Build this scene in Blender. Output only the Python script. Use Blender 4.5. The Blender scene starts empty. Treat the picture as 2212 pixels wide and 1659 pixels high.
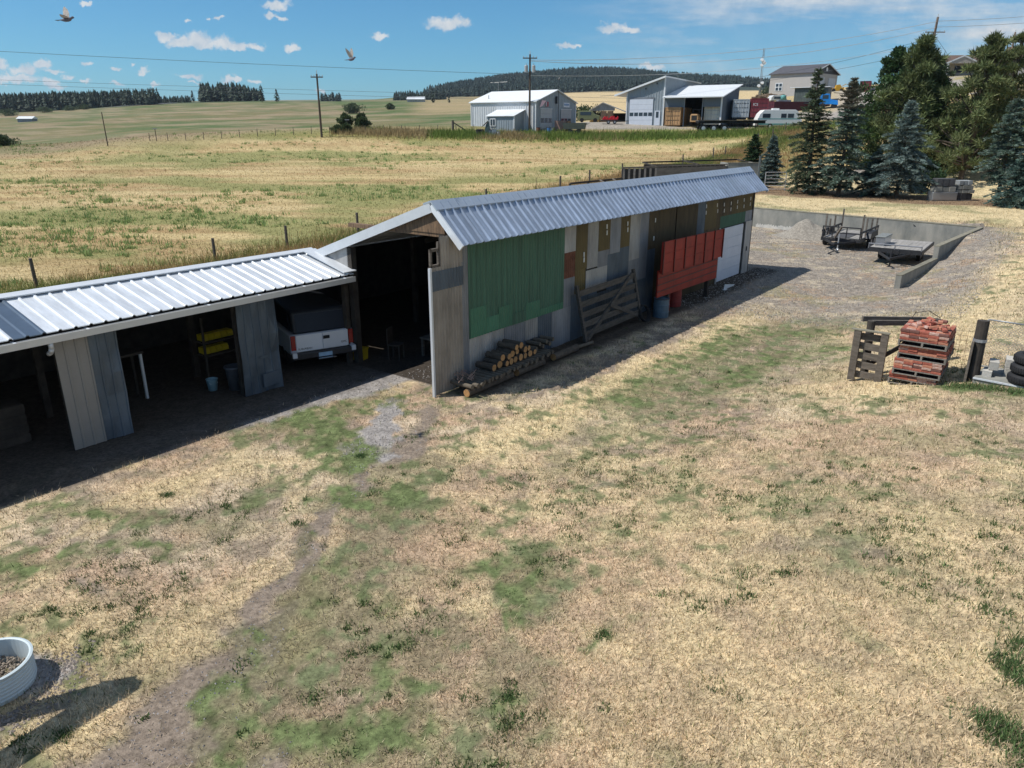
import bpy, bmesh, math, random
import numpy as np
from mathutils import Vector, Matrix
random.seed(7); rng=np.random.default_rng(7)
S=bpy.context.scene; COL=S.collection
# ---------------------------------------------------------------- camera model
CH=6.5; FP=736.; PITCH=math.atan((384-128)/FP)
AX=math.radians(52.6); CA,SA=math.cos(AX),math.sin(AX)
def ray(u,v):
    x=(u-512)/FP; y=(384-v)/FP
    F=math.cos(PITCH)+y*math.sin(PITCH); Z=-math.sin(PITCH)+y*math.cos(PITCH)
    return x/F,Z/F
def at(u,v,F):                      # survey point: direction and distance -> world point
    a,b=ray(u,v); return Vector((a*F,F,CH+b*F))
def gp(u,v,z=0.):
    a,b=ray(u,v); F=(z-CH)/b; return Vector((a*F,F,z))
def W(t,q,z=0.):                    # shed frame (t along the sheds, q back from the camera side) -> world
    return Vector((t*CA-q*SA, t*SA+q*CA, z))
def TQ(X,Y): return CA*X+SA*Y, -SA*X+CA*Y
K=1024/2212
cam=bpy.data.cameras.new('camera'); co=bpy.data.objects.new('camera',cam); COL.objects.link(co)
co.location=(0,0,CH); co.rotation_euler=(math.pi/2-PITCH,0,0)
cam.sensor_width=36; cam.lens=36*FP/1024; cam.clip_end=20000; cam.clip_start=.1; S.camera=co
# ---------------------------------------------------------------- materials
MATS={}
def nodes(name):
    m=bpy.data.materials.new(name); m.use_nodes=True; nt=m.node_tree
    return m,nt,nt.nodes['Principled BSDF']
def rampmix(nt,fac,c1,c2):
    n=nt.nodes.new('ShaderNodeMix'); n.data_type='RGBA'; n.inputs[6].default_value=(*c1,1); n.inputs[7].default_value=(*c2,1)
    nt.links.new(fac,n.inputs[0]); return n.outputs[2]
def M(name,col,rough=.7,metal=0.,var=.18,scale=3.,bump=0.,bscale=30.,col2=None,st=(1,1,1),spec=.4,rnd=.12):
    if name in MATS: return MATS[name]
    m,nt,b=nodes(name); L=nt.links.new
    tc=nt.nodes.new('ShaderNodeTexCoord'); mp=nt.nodes.new('ShaderNodeMapping'); mp.inputs['Scale'].default_value=st
    L(tc.outputs['Object'],mp.inputs[0])
    no=nt.nodes.new('ShaderNodeTexNoise'); no.inputs['Scale'].default_value=scale; no.inputs['Detail'].default_value=6; no.inputs['Roughness'].default_value=.65
    L(mp.outputs[0],no.inputs[0])
    mr=nt.nodes.new('ShaderNodeMapRange'); mr.inputs[1].default_value=.3; mr.inputs[2].default_value=.7; L(no.outputs[0],mr.inputs[0])
    c1=tuple(min(1,c*(1+var)) for c in col); c2=col2 or tuple(c*(1-var) for c in col)
    out=rampmix(nt,mr.outputs[0],c2,c1)
    oi=nt.nodes.new('ShaderNodeObjectInfo')
    hs=nt.nodes.new('ShaderNodeHueSaturation'); mv=nt.nodes.new('ShaderNodeMapRange'); mv.inputs[3].default_value=1-rnd; mv.inputs[4].default_value=1+rnd
    L(oi.outputs['Random'],mv.inputs[0]); L(mv.outputs[0],hs.inputs['Value']); L(out,hs.inputs['Color']); L(hs.outputs[0],b.inputs['Base Color'])
    b.inputs['Roughness'].default_value=rough; b.inputs['Metallic'].default_value=metal; b.inputs['Specular IOR Level'].default_value=spec
    if bump:
        n2=nt.nodes.new('ShaderNodeTexNoise'); n2.inputs['Scale'].default_value=bscale; n2.inputs['Detail'].default_value=4; L(mp.outputs[0],n2.inputs[0])
        bp=nt.nodes.new('ShaderNodeBump'); bp.inputs['Strength'].default_value=bump; bp.inputs['Distance'].default_value=.02
        L(n2.outputs[0],bp.inputs['Height']); L(bp.outputs[0],b.inputs['Normal'])
    MATS[name]=m; return m
def attr_mat(name,rough=.8,var=.35,scale=9.,fine=70.,bump=0.,spec=.15,trans=0.):
    m,nt,b=nodes(name); L=nt.links.new
    a=nt.nodes.new('ShaderNodeAttribute'); a.attribute_name='col'
    ge=nt.nodes.new('ShaderNodeNewGeometry')
    cur=a.outputs['Color']
    if var:
        for sc,am in ((scale*.28,var*.75),(scale,var),(fine,var*.8)):
            no=nt.nodes.new('ShaderNodeTexNoise'); no.inputs['Scale'].default_value=sc; no.inputs['Detail'].default_value=5; no.inputs['Roughness'].default_value=.7
            L(ge.outputs['Position'],no.inputs[0])
            mr=nt.nodes.new('ShaderNodeMapRange'); mr.inputs[1].default_value=.32; mr.inputs[2].default_value=.68; mr.inputs[3].default_value=1-am; mr.inputs[4].default_value=1+am
            L(no.outputs[0],mr.inputs[0])
            vm=nt.nodes.new('ShaderNodeVectorMath'); vm.operation='SCALE'; L(cur,vm.inputs[0]); L(mr.outputs[0],vm.inputs['Scale']); cur=vm.outputs[0]
        if bump:
            bp=nt.nodes.new('ShaderNodeBump'); bp.inputs['Strength'].default_value=bump; bp.inputs['Distance'].default_value=.03
            L(no.outputs[0],bp.inputs['Height']); L(bp.outputs[0],b.inputs['Normal'])
    L(cur,b.inputs['Base Color']); b.inputs['Roughness'].default_value=rough; b.inputs['Specular IOR Level'].default_value=spec
    if trans:
        tr=nt.nodes.new('ShaderNodeBsdfTranslucent'); L(cur,tr.inputs[0]); mx=nt.nodes.new('ShaderNodeMixShader'); mx.inputs[0].default_value=trans
        L(b.outputs[0],mx.inputs[1]); L(tr.outputs[0],mx.inputs[2]); L(mx.outputs[0],nt.nodes['Material Output'].inputs[0])
    return m
# ---------------------------------------------------------------- mesh builder
class MB:
    def __init__(s): s.v=[]; s.f=[]
    def add(s,vs,fs):
        o=len(s.v); s.v+= [tuple(x) for x in vs]; s.f+=[tuple(o+i for i in f) for f in fs]; return s
    def box(s,x0,y0,z0,x1,y1,z1):
        return s.add([(x0,y0,z0),(x1,y0,z0),(x1,y1,z0),(x0,y1,z0),(x0,y0,z1),(x1,y0,z1),(x1,y1,z1),(x0,y1,z1)],
          [(0,3,2,1),(4,5,6,7),(0,1,5,4),(1,2,6,5),(2,3,7,6),(3,0,4,7)])
    def obox(s,c,sx,sy,sz,R=None):
        R=R or Matrix.Identity(3); c=Vector(c); vs=[]
        for z in (-1,1):
            for x,y in ((-1,-1),(1,-1),(1,1),(-1,1)): vs.append(c+R@Vector((x*sx/2,y*sy/2,z*sz/2)))
        return s.add(vs,[(0,3,2,1),(4,5,6,7),(0,1,5,4),(1,2,6,5),(2,3,7,6),(3,0,4,7)])
    def beam(s,p0,p1,w,h,up=(0,0,1)):
        p0=Vector(p0);p1=Vector(p1); d=p1-p0; L=d.length; x=d/L; u=Vector(up); y=u.cross(x)
        if y.length<1e-3: y=Vector((0,1,0)).cross(x)
        y.normalize(); z=x.cross(y); R=Matrix((x,y,z)).transposed(); return s.obox((p0+p1)/2,L,w,h,R)
    def cyl(s,p0,p1,r0,r1=None,n=10,cap=True):
        r1=r0 if r1 is None else r1; p0=Vector(p0);p1=Vector(p1); x=(p1-p0).normalized(); a=x.orthogonal().normalized(); b=x.cross(a); vs=[]
        for p,r in ((p0,r0),(p1,r1)):
            for i in range(n):
                t=2*math.pi*i/n; vs.append(p+a*math.cos(t)*r+b*math.sin(t)*r)
        fs=[(i,(i+1)%n,n+(i+1)%n,n+i) for i in range(n)]
        if cap: fs+=[tuple(range(n))[::-1],tuple(range(n,2*n))]
        return s.add(vs,fs)
    def tube(s,pts,r,n=6):
        for a,b in zip(pts[:-1],pts[1:]): s.cyl(a,b,r,r,n)
        return s
    def prism(s,poly,axis,a,b):      # poly in the plane of the two other axes, extruded along axis from a to b
        n=len(poly); vs=[]
        for k in (a,b):
            for p,q in poly:
                vs.append((k,p,q) if axis=='x' else (p,k,q) if axis=='y' else (p,q,k))
        fs=[tuple(range(n))[::-1],tuple(range(n,2*n))]+[(i,(i+1)%n,n+(i+1)%n,n+i) for i in range(n)]
        s.add(vs,fs); return s
    def lathe(s,prof,n=16,c=(0,0,0)):
        vs=[(c[0]+r*math.cos(2*math.pi*i/n),c[1]+r*math.sin(2*math.pi*i/n),c[2]+z) for r,z in prof for i in range(n)]
        fs=[(k*n+i,k*n+(i+1)%n,(k+1)*n+(i+1)%n,(k+1)*n+i) for k in range(len(prof)-1) for i in range(n)]
        return s.add(vs,fs)
    def xf(s,mat):
        s.v=[tuple(mat@Vector(v)) for v in s.v]; return s
    def build(s,name,mat,parent=None,bevel=0,smooth=False,label=None):
        me=bpy.data.meshes.new(name); me.from_pydata(s.v,[],s.f)
        bm=bmesh.new(); bm.from_mesh(me)
        if bevel: bmesh.ops.bevel(bm,geom=bm.edges[:]+bm.verts[:],offset=bevel,segments=1,affect='EDGES',clamp_overlap=True)
        bmesh.ops.recalc_face_normals(bm,faces=bm.faces[:]); bm.to_mesh(me); bm.free()
        me.materials.append(mat)
        if smooth:
            for p in me.polygons: p.use_smooth=True
        o=bpy.data.objects.new(name,me); COL.objects.link(o)
        if parent: o.parent=parent
        if label: o['label']=label
        return o
def tag(o,label,cat,group=None,kind=None):
    if label: o['label']=label
    if cat: o['category']=cat
    if group: o['group']=group
    if kind: o['kind']=kind
    return o
def thing(name,label,cat,loc=(0,0,0),rz=0.,group=None):
    o=bpy.data.objects.new(name,None); COL.objects.link(o); o.location=loc; o.rotation_euler=(0,0,rz); o.empty_display_size=.2
    return tag(o,label,cat,group)
def kids(o): return [c for c in COL.objects if c.parent==o]
def dup(o,loc,rz,label,ch=None):
    c=o.copy(); COL.objects.link(c); c.location=loc; c.rotation_euler=(0,0,rz); c['label']=label
    for k in (ch if ch is not None else kids(o)):
        d=k.copy(); COL.objects.link(d); d.parent=c
    return c
def tri_mesh(name,V,mat,colors,parent=None,k=3):       # V (n*k,3) loose triangles/quads, colors (n,3) per face
    n=len(V)//k; me=bpy.data.meshes.new(name); me.vertices.add(n*k); me.vertices.foreach_set('co',V.astype(np.float32).ravel())
    me.loops.add(n*k); me.loops.foreach_set('vertex_index',np.arange(n*k,dtype=np.int32))
    me.polygons.add(n); me.polygons.foreach_set('loop_start',np.arange(0,n*k,k,dtype=np.int32)); me.polygons.foreach_set('loop_total',np.full(n,k,dtype=np.int32))
    me.update(); a=me.color_attributes.new('col','FLOAT_COLOR','POINT')
    c=np.ones((n*k,4),np.float32); c[:,:3]=np.repeat(colors,k,axis=0); a.data.foreach_set('color',c.ravel())
    me.materials.append(mat); o=bpy.data.objects.new(name,me); COL.objects.link(o)
    if parent: o.parent=parent
    return o
def text_mesh(body,size,name,mat,parent,R,loc,ext=.003):
    cu=bpy.data.curves.new(name,'FONT'); cu.body=body; cu.size=size; cu.extrude=ext; cu.align_x='CENTER'; cu.align_y='CENTER'
    t=bpy.data.objects.new('tmp',cu); COL.objects.link(t); dg=bpy.context.evaluated_depsgraph_get(); dg.update()
    me=bpy.data.meshes.new_from_object(t.evaluated_get(dg)); bpy.data.objects.remove(t); me.name=name
    me.transform(Matrix.Translation(loc)@R.to_4x4()); me.materials.clear(); me.materials.append(mat)
    o=bpy.data.objects.new(name,me); COL.objects.link(o); o.parent=parent; return o
# ---------------------------------------------------------------- numpy noise
def vnoise(x,y,sc,seed=0):
    x=np.asarray(x)/sc; y=np.asarray(y)/sc; xi=np.floor(x).astype(np.int64); yi=np.floor(y).astype(np.int64); fx=x-xi; fy=y-yi
    fx=fx*fx*(3-2*fx); fy=fy*fy*(3-2*fy)
    def h(i,j):
        n=(i*374761393+j*668265263+seed*974634777)&0xffffffff; n=((n^(n>>13))*1274126177)&0xffffffff; return ((n^(n>>16))&0xffff)/65535.
    return (h(xi,yi)*(1-fx)+h(xi+1,yi)*fx)*(1-fy)+(h(xi,yi+1)*(1-fx)+h(xi+1,yi+1)*fx)*fy
def fbm(x,y,sc,seed=0,o=4):
    s=0;a=.5;t=0
    for k in range(o): s=s+a*vnoise(x,y,sc/2**k,seed+k*17); t+=a; a*=.55
    return s/t
def ss(a,b,x): t=np.clip((x-a)/(b-a),0,1); return t*t*(3-2*t)
# ---------------------------------------------------------------- terrain
CP=[]
def cp(u,v,F): p=at(u,v,F); CP.append((p.x,p.y,p.z))
for X in (-90,-60,-40,-20,0,15):
    for Y in (38,55,70,87,100):
        z=max(0,(Y-38)*.06)
        if X<-40: z*=1-.25*(-40-X)/50
        if X==15 and Y<70: z=max(z,1.25)
        CP.append((X,Y,z))
for X,Y,z in ((-90,0,-.3),(-60,-20,0),(-30,15,0),(-40,25,0),(0,-25,.4),(30,-20,1.5),(30,15,1.6),(50,0,2.2),(45,35,2.0),(60,50,3),(25,50,1.3),(35,56,1.4),(45,60,1.8),(22,65,1.45),(32,66,1.7),(-150,50,0),(-150,0,-1)): CP.append((X,Y,z))
for a in [(0,148,102),(105,142.5,102),(157,140.5,103),(230,138,104),(323,135.5,106),(348,134.5,106),(430,132,110),(469,130,113),(512,128,115),(580,127,116),(640,126.5,117),(700,125,119),(787,123,122),(607,122.5,150),(660,121,150),(720,117,140),(745,115,135),
 (-150,158,150),(0,156,150),(150,150,150),(300,144,150),(430,137,150),(0,144,240),(150,132,240),(300,129,240),(430,127,220),(0,124,420),(150,116,420),(300,114,420),(430,113,380),
 (0,111.5,700),(80,109,700),(170,102.5,700),(300,101,750),(370,100.5,800),(450,100.5,650),(0,106,1300),(300,104,1300),(-400,115,700),(-400,112,1500),(-300,140,240),(230,106,560),
 (560,104,430),(620,106,380),(600,98,650),(650,114,240),(500,101,600),(700,104,380),(740,98,420),(760,92,500),
 (440,97,1200),(400,101,1000),(520,95,1200),(582,93,1150),(640,92,1150),(582,74,1700),(529,79,1700),(480,85,1700),(445,93,1700),(642,77,1700),(666,82,1700),(693,86,1700),(715,83,1500),(740,84,1500),(775,91,1500),(830,95,1500),
 (582,92,2400),(400,104,1800),(300,104,2400),(0,104,2400),(700,96,2400),(1100,95,2400),(1100,90,1400),(-400,108,2600),
 (865,171,75),(860,150,88),(871,112,125),(840,120,118),(830,93,170),(778,97,175),(860,87,240),(850,88,400),(812,106,143),(765,101,150),(955,92,115),(1010,90,112),(1000,106,95),(940,120,95),(937,77,150),(985,75,150),(1030,75,150),(1100,82,110),(1100,120,80),(1150,160,60),(980,72,220),(1100,75,300),(1000,85,700)]: cp(*a)
CP=np.array(CP); SC=100.
def _U(r2): return .5*r2*np.log(r2+1e-9)
def _fit():
    P=CP[:,:2]/SC; n=len(P); d2=((P[:,None]-P[None])**2).sum(2); Kx=_U(d2)+np.eye(n)*.003
    A=np.zeros((n+3,n+3)); A[:n,:n]=Kx; A[:n,n]=1; A[:n,n+1:]=P; A[n,:n]=1; A[n+1:,:n]=P.T
    return P,np.linalg.solve(A,np.r_[CP[:,2],0,0,0])
TP,TW=_fit()
def tps(x,y):
    x=np.asarray(x,float).ravel()/SC; y=np.asarray(y,float).ravel()/SC; out=np.empty(len(x))
    for i in range(0,len(x),20000):
        a=x[i:i+20000];b=y[i:i+20000]; d2=(a[:,None]-TP[:,0])**2+(b[:,None]-TP[:,1])**2
        out[i:i+20000]=_U(d2)@TW[:-3]+TW[-3]+TW[-2]*a+TW[-1]*b
    return out
# walls of the trailer pad, in pad coordinates: back wall runs at t=TB(q), right wall at q=QR(t)
def TB(q): return 48.9+(q-4.5)*.2
def QR(t): return 5.6-(t-35)*.08
def near(t,q):
    s=-q
    z=1.1*ss(-7.5,.5,s)
    out_r=ss(34,48,t)*1.0*ss(-9,-4,s)
    z=z+out_r*(1-.5*ss(-4,2,s))
    return z
def terr(x,y):
    x=np.asarray(x,float); y=np.asarray(y,float); sh=x.shape; x=x.ravel(); y=y.ravel()
    t,q=CA*x+SA*y,-SA*x+CA*y
    far=tps(x,y)
    w=ss(40,56,t+np.clip(-q-2,0,40)*.8); w=np.maximum(w,ss(26,34,q)); w=np.maximum(w,ss(8,25,-q)); w=np.maximum(w,ss(5,30,-t))
    z=near(t,q)*(1-w)+far*w
    pad=(t<TB(q)+.12)&(t>34.4)&(q>QR(t)+.12)&(q<30)
    wp=ss(29,23,q)
    zp=np.zeros_like(z); 
    z=np.where(pad,zp*wp+z*(1-wp),z)
    beh=(t>=TB(q)+.12)&(t<60)&(q<25)&(q>3)
    z=np.where(beh,np.maximum(z,1.22),z)
    rgt=(q<=QR(t)+.12)&(t>34.4)&(t<52)&(q>2)
    z=np.where(rgt,np.minimum(z,1.22),z)
    mic=.05*(vnoise(x,y,3.1,5)-.5)+.02*(vnoise(x,y,.9,6)-.5)
    mic=mic*np.where((q>12)&(q<24)&(t>0)&(t<36),0.2,1)
    big=np.clip((np.hypot(x,y)-120)/400,0,1)*2.5*(fbm(x,y,160,9)-.5)
    return (z+mic+big).reshape(sh)
def TZ(x,y): return float(terr(np.array([x]),np.array([y]))[0])
def lin(a,b,n): return list(np.linspace(a,b,n,endpoint=False))
def geo(a,step,r,end):
    o=[a]
    while abs(o[-1])<abs(end): o.append(o[-1]+step); step*=r
    return o

def on_ground(u,v,f0=30,f1=400):
    a,b=ray(u,v); F=np.arange(f0,f1,.25); h=terr(a*F,F)-(CH+b*F); i=np.argmax(h>=0); return Vector((a*F[i],F[i],TZ(a*F[i],F[i])))
def tree_at(u,v,vtop,f0=45,f1=140):
    p=on_ground(u,v,f0,f1); a,b=ray(u,vtop); return (p.x,p.y,p.z),CH+b*p.y-p.z
# ---------------------------------------------------------------- ground colours
def seg_w(x,y,pts,w):
    d=np.full(x.shape,1e9)
    for (ax,ay),(bx,by) in zip(pts[:-1],pts[1:]):
        vx,vy=bx-ax,by-ay; L=vx*vx+vy*vy+1e-9; t=np.clip(((x-ax)*vx+(y-ay)*vy)/L,0,1); d=np.minimum(d,np.hypot(x-ax-t*vx,y-ay-t*vy))
    return np.exp(-(d/w)**2)
def stroke(pix,z=.3):
    return [tuple(gp(a*K,b*K,z)[:2]) for a,b in pix]
def dots(pix,z=.3): return [stroke([p,(p[0]+3,p[1])],z) for p in pix]
GREEN=[(stroke([(830,860),(640,905),(720,960),(765,1000)],0),.55,1.3),(stroke([(700,1035),(870,1050)]),.4,.8),(stroke([(870,1075),(860,1020)]),.35,.9),
 (stroke([(640,1110),(620,1170)]),.2,.8),(stroke([(660,1230),(600,1330),(560,1430),(500,1520)]),.5,.85),(stroke([(500,1580),(620,1600),(840,1590)]),.45,.8),
 (stroke([(700,1200),(800,1280),(860,1400),(900,1500)]),.8,.45),(stroke([(1080,1200),(1170,1230),(1160,1300)]),.35,.95),(stroke([(0,1200),(120,1180),(280,1150),(400,1160)]),.35,.8),
 (stroke([(60,1070),(200,1085),(370,1075)]),.35,.6),(stroke([(1330,850),(1450,780),(1600,700),(1760,700)],.3),.9,.75),(stroke([(1560,790),(1700,740),(1800,730)],.5),.8,.7),
 (stroke([(2080,830),(2212,850)],1),.4,1.2),(stroke([(1450,960),(1600,950)],.4),.6,.35),(stroke([(1700,1080),(1900,1130)],.5),1.0,.3),(stroke([(950,1230),(760,1450)]),1.2,.35),(stroke([(500,1070),(600,1000)]),.4,.4),(stroke([(1040,1530),(1110,1560)]),.15,1.2),(stroke([(1290,1400),(1330,1380)]),.15,1)]
SOIL=[(stroke([(170,1659),(260,1600),(380,1510),(480,1430),(545,1330)]),.62,1.25),(stroke([(545,1330),(620,1210),(680,1110),(740,1040),(800,970),(835,930)]),.28,1.3),(stroke([(930,880),(900,930),(880,980)],0),.42,1.0),(stroke([(0,1520),(110,1500)]),.35,.8),
 (stroke([(500,1659),(560,1640),(620,1620)]),.3,.9),(stroke([(1000,890),(1250,815),(1500,705),(1700,620)],0),.4,.8),(stroke([(1100,1000),(1300,1020)]),.6,.45),(stroke([(2160,850),(1900,860)],1),.4,.5),(stroke([(1750,1000),(1850,1050)],.6),.6,.5),(stroke([(1600,1200),(1800,1230),(2050,1340)],.5),.7,.55),(stroke([(140,1210),(200,1230)]),.3,.8),(stroke([(60,1400),(120,1390)]),.25,.9),(stroke([(1500,980),(1700,1020)],.5),.5,.5)]
OLIVE=[(stroke([(900,980),(820,1080),(760,1180),(700,1300),(640,1420),(560,1500),(480,1620)]),.75,1.0),(stroke([(760,1250),(800,1400),(760,1550)]),.7,.9),(stroke([(1150,1180),(1170,1300)]),.6,.8),(stroke([(950,1380),(1100,1500),(1000,1620)]),.8,.6),(stroke([(200,1090),(420,1080),(600,1020)]),.4,.6),(stroke([(1420,860),(1700,700),(2000,640)],.3),1.3,.8),(stroke([(1700,1050),(1850,1250)],.6),1.,.5),(stroke([(560,940),(640,900)],0),.6,.8)]
GRAV=[(stroke([(855,870),(800,950),(815,990)],0),.35,1.5),(stroke([(560,890),(700,850),(900,800)],0),.75,1.6),(stroke([(900,800),(700,800),(500,850),(250,960)],0),1.6,.9),(stroke([(0,1450),(60,1440)],.2),.45,1.2)]
PINK=[(stroke([(1000,1100),(1250,1200),(1400,1150),(1700,1000),(2000,900)],.5),2.0,.75),(stroke([(1100,1400),(1300,1650)]),1.5,.7),(stroke([(1900,1250),(1700,1350)]),1.3,.35),(stroke([(900,950),(1000,900)],0),.5,1.0),(stroke([(300,1250),(100,1350)]),1.,.3)]
STRAW=[(stroke([(960,990),(1150,910),(1330,820),(1500,740),(1650,660),(1900,520)],.2),.75,1.0),(stroke([(1650,1100),(2000,1250),(2212,1500),(1700,1600)],.8),2.6,.6),(stroke([(620,1000),(500,1000),(300,1080)],0),.7,.7),(stroke([(60,1300),(250,1380),(480,1280)]),.8,.7),(stroke([(100,1600),(250,1500)]),.5,.7),(stroke([(2212,560),(2000,750),(1900,800)],1.2),1.6,.8),(stroke([(740,1000),(760,990)],0),.3,1)]
C_straw=np.array((.56,.45,.265)); C_pale=np.array((.55,.445,.32)); C_pink=np.array((.43,.30,.205)); C_green=np.array((.14,.165,.075)); C_dgreen=np.array((.105,.125,.062))
C_soil=np.array((.205,.165,.13)); C_grav=np.array((.27,.25,.235)); C_olive=np.array((.26,.24,.10)); C_gold=np.array((.50,.34,.13))
def mixc(c,k,w): w=np.clip(w,0,1)[:,None]; return c*(1-w)+k*w
def sumw(x,y,L,seed,am=.7):
    w=np.zeros(x.shape)
    dx=x+1.1*(fbm(x,y,.9,seed)-.5)+.35*(vnoise(x,y,.22,seed+3)-.5); dy=y+1.1*(fbm(x,y,.9,seed+50)-.5)+.35*(vnoise(x,y,.22,seed+4)-.5)
    for p,wd,s in L: w=np.maximum(w,seg_w(dx,dy,p,wd)*s)
    return w
def colour(x,y):
    t,q=CA*x+SA*y,-SA*x+CA*y; n=len(x); r=np.hypot(x,y)
    n1=fbm(x,y,2.2,1); n2=fbm(x,y,.55,2); n3=fbm(x,y,6,3); n4=vnoise(x,y,.13,4)
    c=np.tile(C_pale*.92,(n,1)); c=mixc(c,C_straw*.95,ss(.4,.62,n3)*.8)
    c=mixc(c,C_pink,ss(.42,.62,n1)*.75)
    c=mixc(c,C_soil*1.05,ss(.47,.61,.6*n2+.4*fbm(x,y,.25,33,2))*.75); c=mixc(c,C_straw*1.05,ss(.56,.66,fbm(x,y,.8,34))*.55); c=mixc(c,np.array((.20,.19,.10)),ss(.50,.66,fbm(x,y,1.4,23))*.55*ss(.3,.6,n3+.1))
    wst=sumw(x,y,STRAW,11); wpk=sumw(x,y,PINK,12); wol=sumw(x,y,OLIVE,16); wg=sumw(x,y,GREEN,13); wso=sumw(x,y,SOIL,14); wgr=sumw(x,y,GRAV,15)
    c=mixc(c,C_pink*(.8+.5*n2[:,None]),wpk*ss(.3,.6,n2)*1.0); c=mixc(c,C_straw*(.85+.35*n4[:,None]),wst*ss(.15,.5,n2+.2))
    c=mixc(c,np.array((.215,.18,.115))*(.7+.6*n4[:,None]),ss(.2,.7,wol*(.5+.9*n2))*.85*ss(.25,.5,fbm(x,y,.5,25)+.08)); c=mixc(c,C_dgreen*1.25,ss(.52,.60,(.5*fbm(x,y,.5,26,3)+.5*fbm(x,y,.2,28,2)))*ss(.2,.6,wol)*.85)
    c=mixc(c,C_green*.85,.85*ss(.56,.64,(.5*fbm(x,y,.5,21,3)+.5*fbm(x,y,.2,29,2)))*(ss(.40,.55,fbm(x,y,3.,22))))
    c=mixc(c,C_soil*1.1,ss(.35,.85,wso*(.6+.8*n2)))
    c=mixc(c,C_grav*(.8+.5*n4[:,None]),ss(.35,.8,wgr*(.7+.6*n2)))
    nf=.55*fbm(x,y,.45,24,3)+.45*fbm(x,y,.2,27,2); c=mixc(c,np.array((.155,.15,.075))*(.7+.6*n4[:,None]),ss(.25,.7,wg)*.55); c=mixc(c,np.array((.115,.145,.06))*(.6+.8*n4[:,None]),ss(.48,.60,nf+.16*(wg-.6))*ss(.15,.5,wg)*.95)
    # gravel pad with the trailers, and the gravel bank outside its right wall
    wp=ss(25.5,30,t+4*(n1-.5)+q*.12)*ss(54,51,t)*ss(1.8,3.4,q+1.6*(n1-.5)-.03*(t-30))*(t<TB(q)+1.2)
    g=C_grav*np.array((.92,.86,.76))*(.75+.5*n4[:,None]); g=mixc(g,np.array((.36,.24,.15)),ss(.5,.65,n2)*ss(.42,.6,n1)*.6); g=mixc(g,C_olive*.9,ss(.62,.72,n1)*.4)
    g=mixc(g,np.array((.45,.38,.28)),ss(.58,.68,fbm(x*.6,y,.5,31))*.75)
    c=c*(1-wp[:,None])+g*wp[:,None]
    c=mixc(c,C_soil*.35,ss(12.9,12.3,q)*ss(10.7+.5*n1,11.3+.5*n1,q)*ss(13,14,t)*(t<36))  # soil beside the long wall, its shade painted in by the dark tone
    # shed floor and the strip in front: dirt colour darkened to paint in shade
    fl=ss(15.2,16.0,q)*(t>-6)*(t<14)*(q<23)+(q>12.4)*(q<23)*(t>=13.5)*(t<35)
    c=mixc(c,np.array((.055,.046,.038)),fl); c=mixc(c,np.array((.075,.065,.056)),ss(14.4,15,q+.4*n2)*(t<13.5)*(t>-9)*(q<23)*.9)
    # strip beyond the back wall, litter under the spruces
    w2=(t>TB(q))*ss(50,52.5,t)*(q<26); gs=C_straw*(.75+.45*n2[:,None]); gs=mixc(gs,C_green,ss(.55,.7,fbm(x,y,3,41))*.55)
    c=c*(1-w2[:,None])+gs*w2[:,None]
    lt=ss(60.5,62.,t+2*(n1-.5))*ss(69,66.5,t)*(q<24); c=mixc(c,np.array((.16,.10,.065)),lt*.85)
    # verge and long grass between the sheds and the fence
    wv=ss(23,25,q)*ss(38,36,q); v=C_olive*(.8+.6*n2[:,None]); v=mixc(v,np.array((.32,.2,.1)),ss(.5,.65,n1)*.7); c=c*(1-wv[:,None])+v*wv[:,None]
    # the mown hay field
    wf=ss(35.5,37,q)*(r<400); st_=fbm(x*.16,y,1.6,51)
    f=np.tile(np.array((.40,.305,.155)),(n,1)); f=mixc(f,np.array((.53,.42,.22)),ss(.52,.62,fbm(x*.07,y,1.1,55))*.6); f=mixc(f,np.array((.31,.20,.10)),ss(.45,.62,st_)*.6); f=mixc(f,np.array((.50,.395,.215)),ss(.55,.7,fbm(x*.3,y,2.5,52))*.7)
    f=mixc(f,np.array((.21,.22,.085)),ss(.44,.62,fbm(x*.45,y,5,53))*.8*ss(.35,.6,fbm(x,y,25,54)+.15))
    c=c*(1-wf[:,None])+f*wf[:,None]
    # yard of the workshops
    az=x/np.maximum(y,1); wy=ss(-.02,.0,az)*ss(113.5,115,y)*ss(210,190,y)*ss(.62,.5,az)
    yd=np.array((.30,.27,.23))*(.8+.4*n2[:,None]); yd=mixc(yd,np.array((.42,.33,.17)),ss(.5,.6,fbm(x,y,14,61))); c=c*(1-wy[:,None])+yd*wy[:,None]
    br=ss(103.5,106.5,y)*ss(113,110.5,y)*(q>30)*(az>-.35); c=mixc(c,np.array((.20,.20,.06)),br*.8)
    # right hand hillside
    wh=ss(.38,.44,az)*ss(67,75,y); hh=np.array((.44,.33,.16))*(.8+.4*n2[:,None]); hh=mixc(hh,C_green,ss(.5,.6,fbm(x,y,9,62))*.5); hh=mixc(hh,np.array((.33,.30,.27)),ss(.47,.5,fbm(x,y*2.5,30,63)))
    c=c*(1-wh[:,None])+hh*wh[:,None]
    # rolling farmland beyond
    wfar=np.where(az<0.02,ss(106,122,r),ss(175,235,r))
    a=np.array((.185,.16,.08)); far=np.tile(a,(n,1)); s1=fbm(x*.8+y*.15,y*.8,30,71); s2=fbm(x*.7+y*.2,y*.6,95,72); s3=fbm(x*.35,y,11,74)
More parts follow.
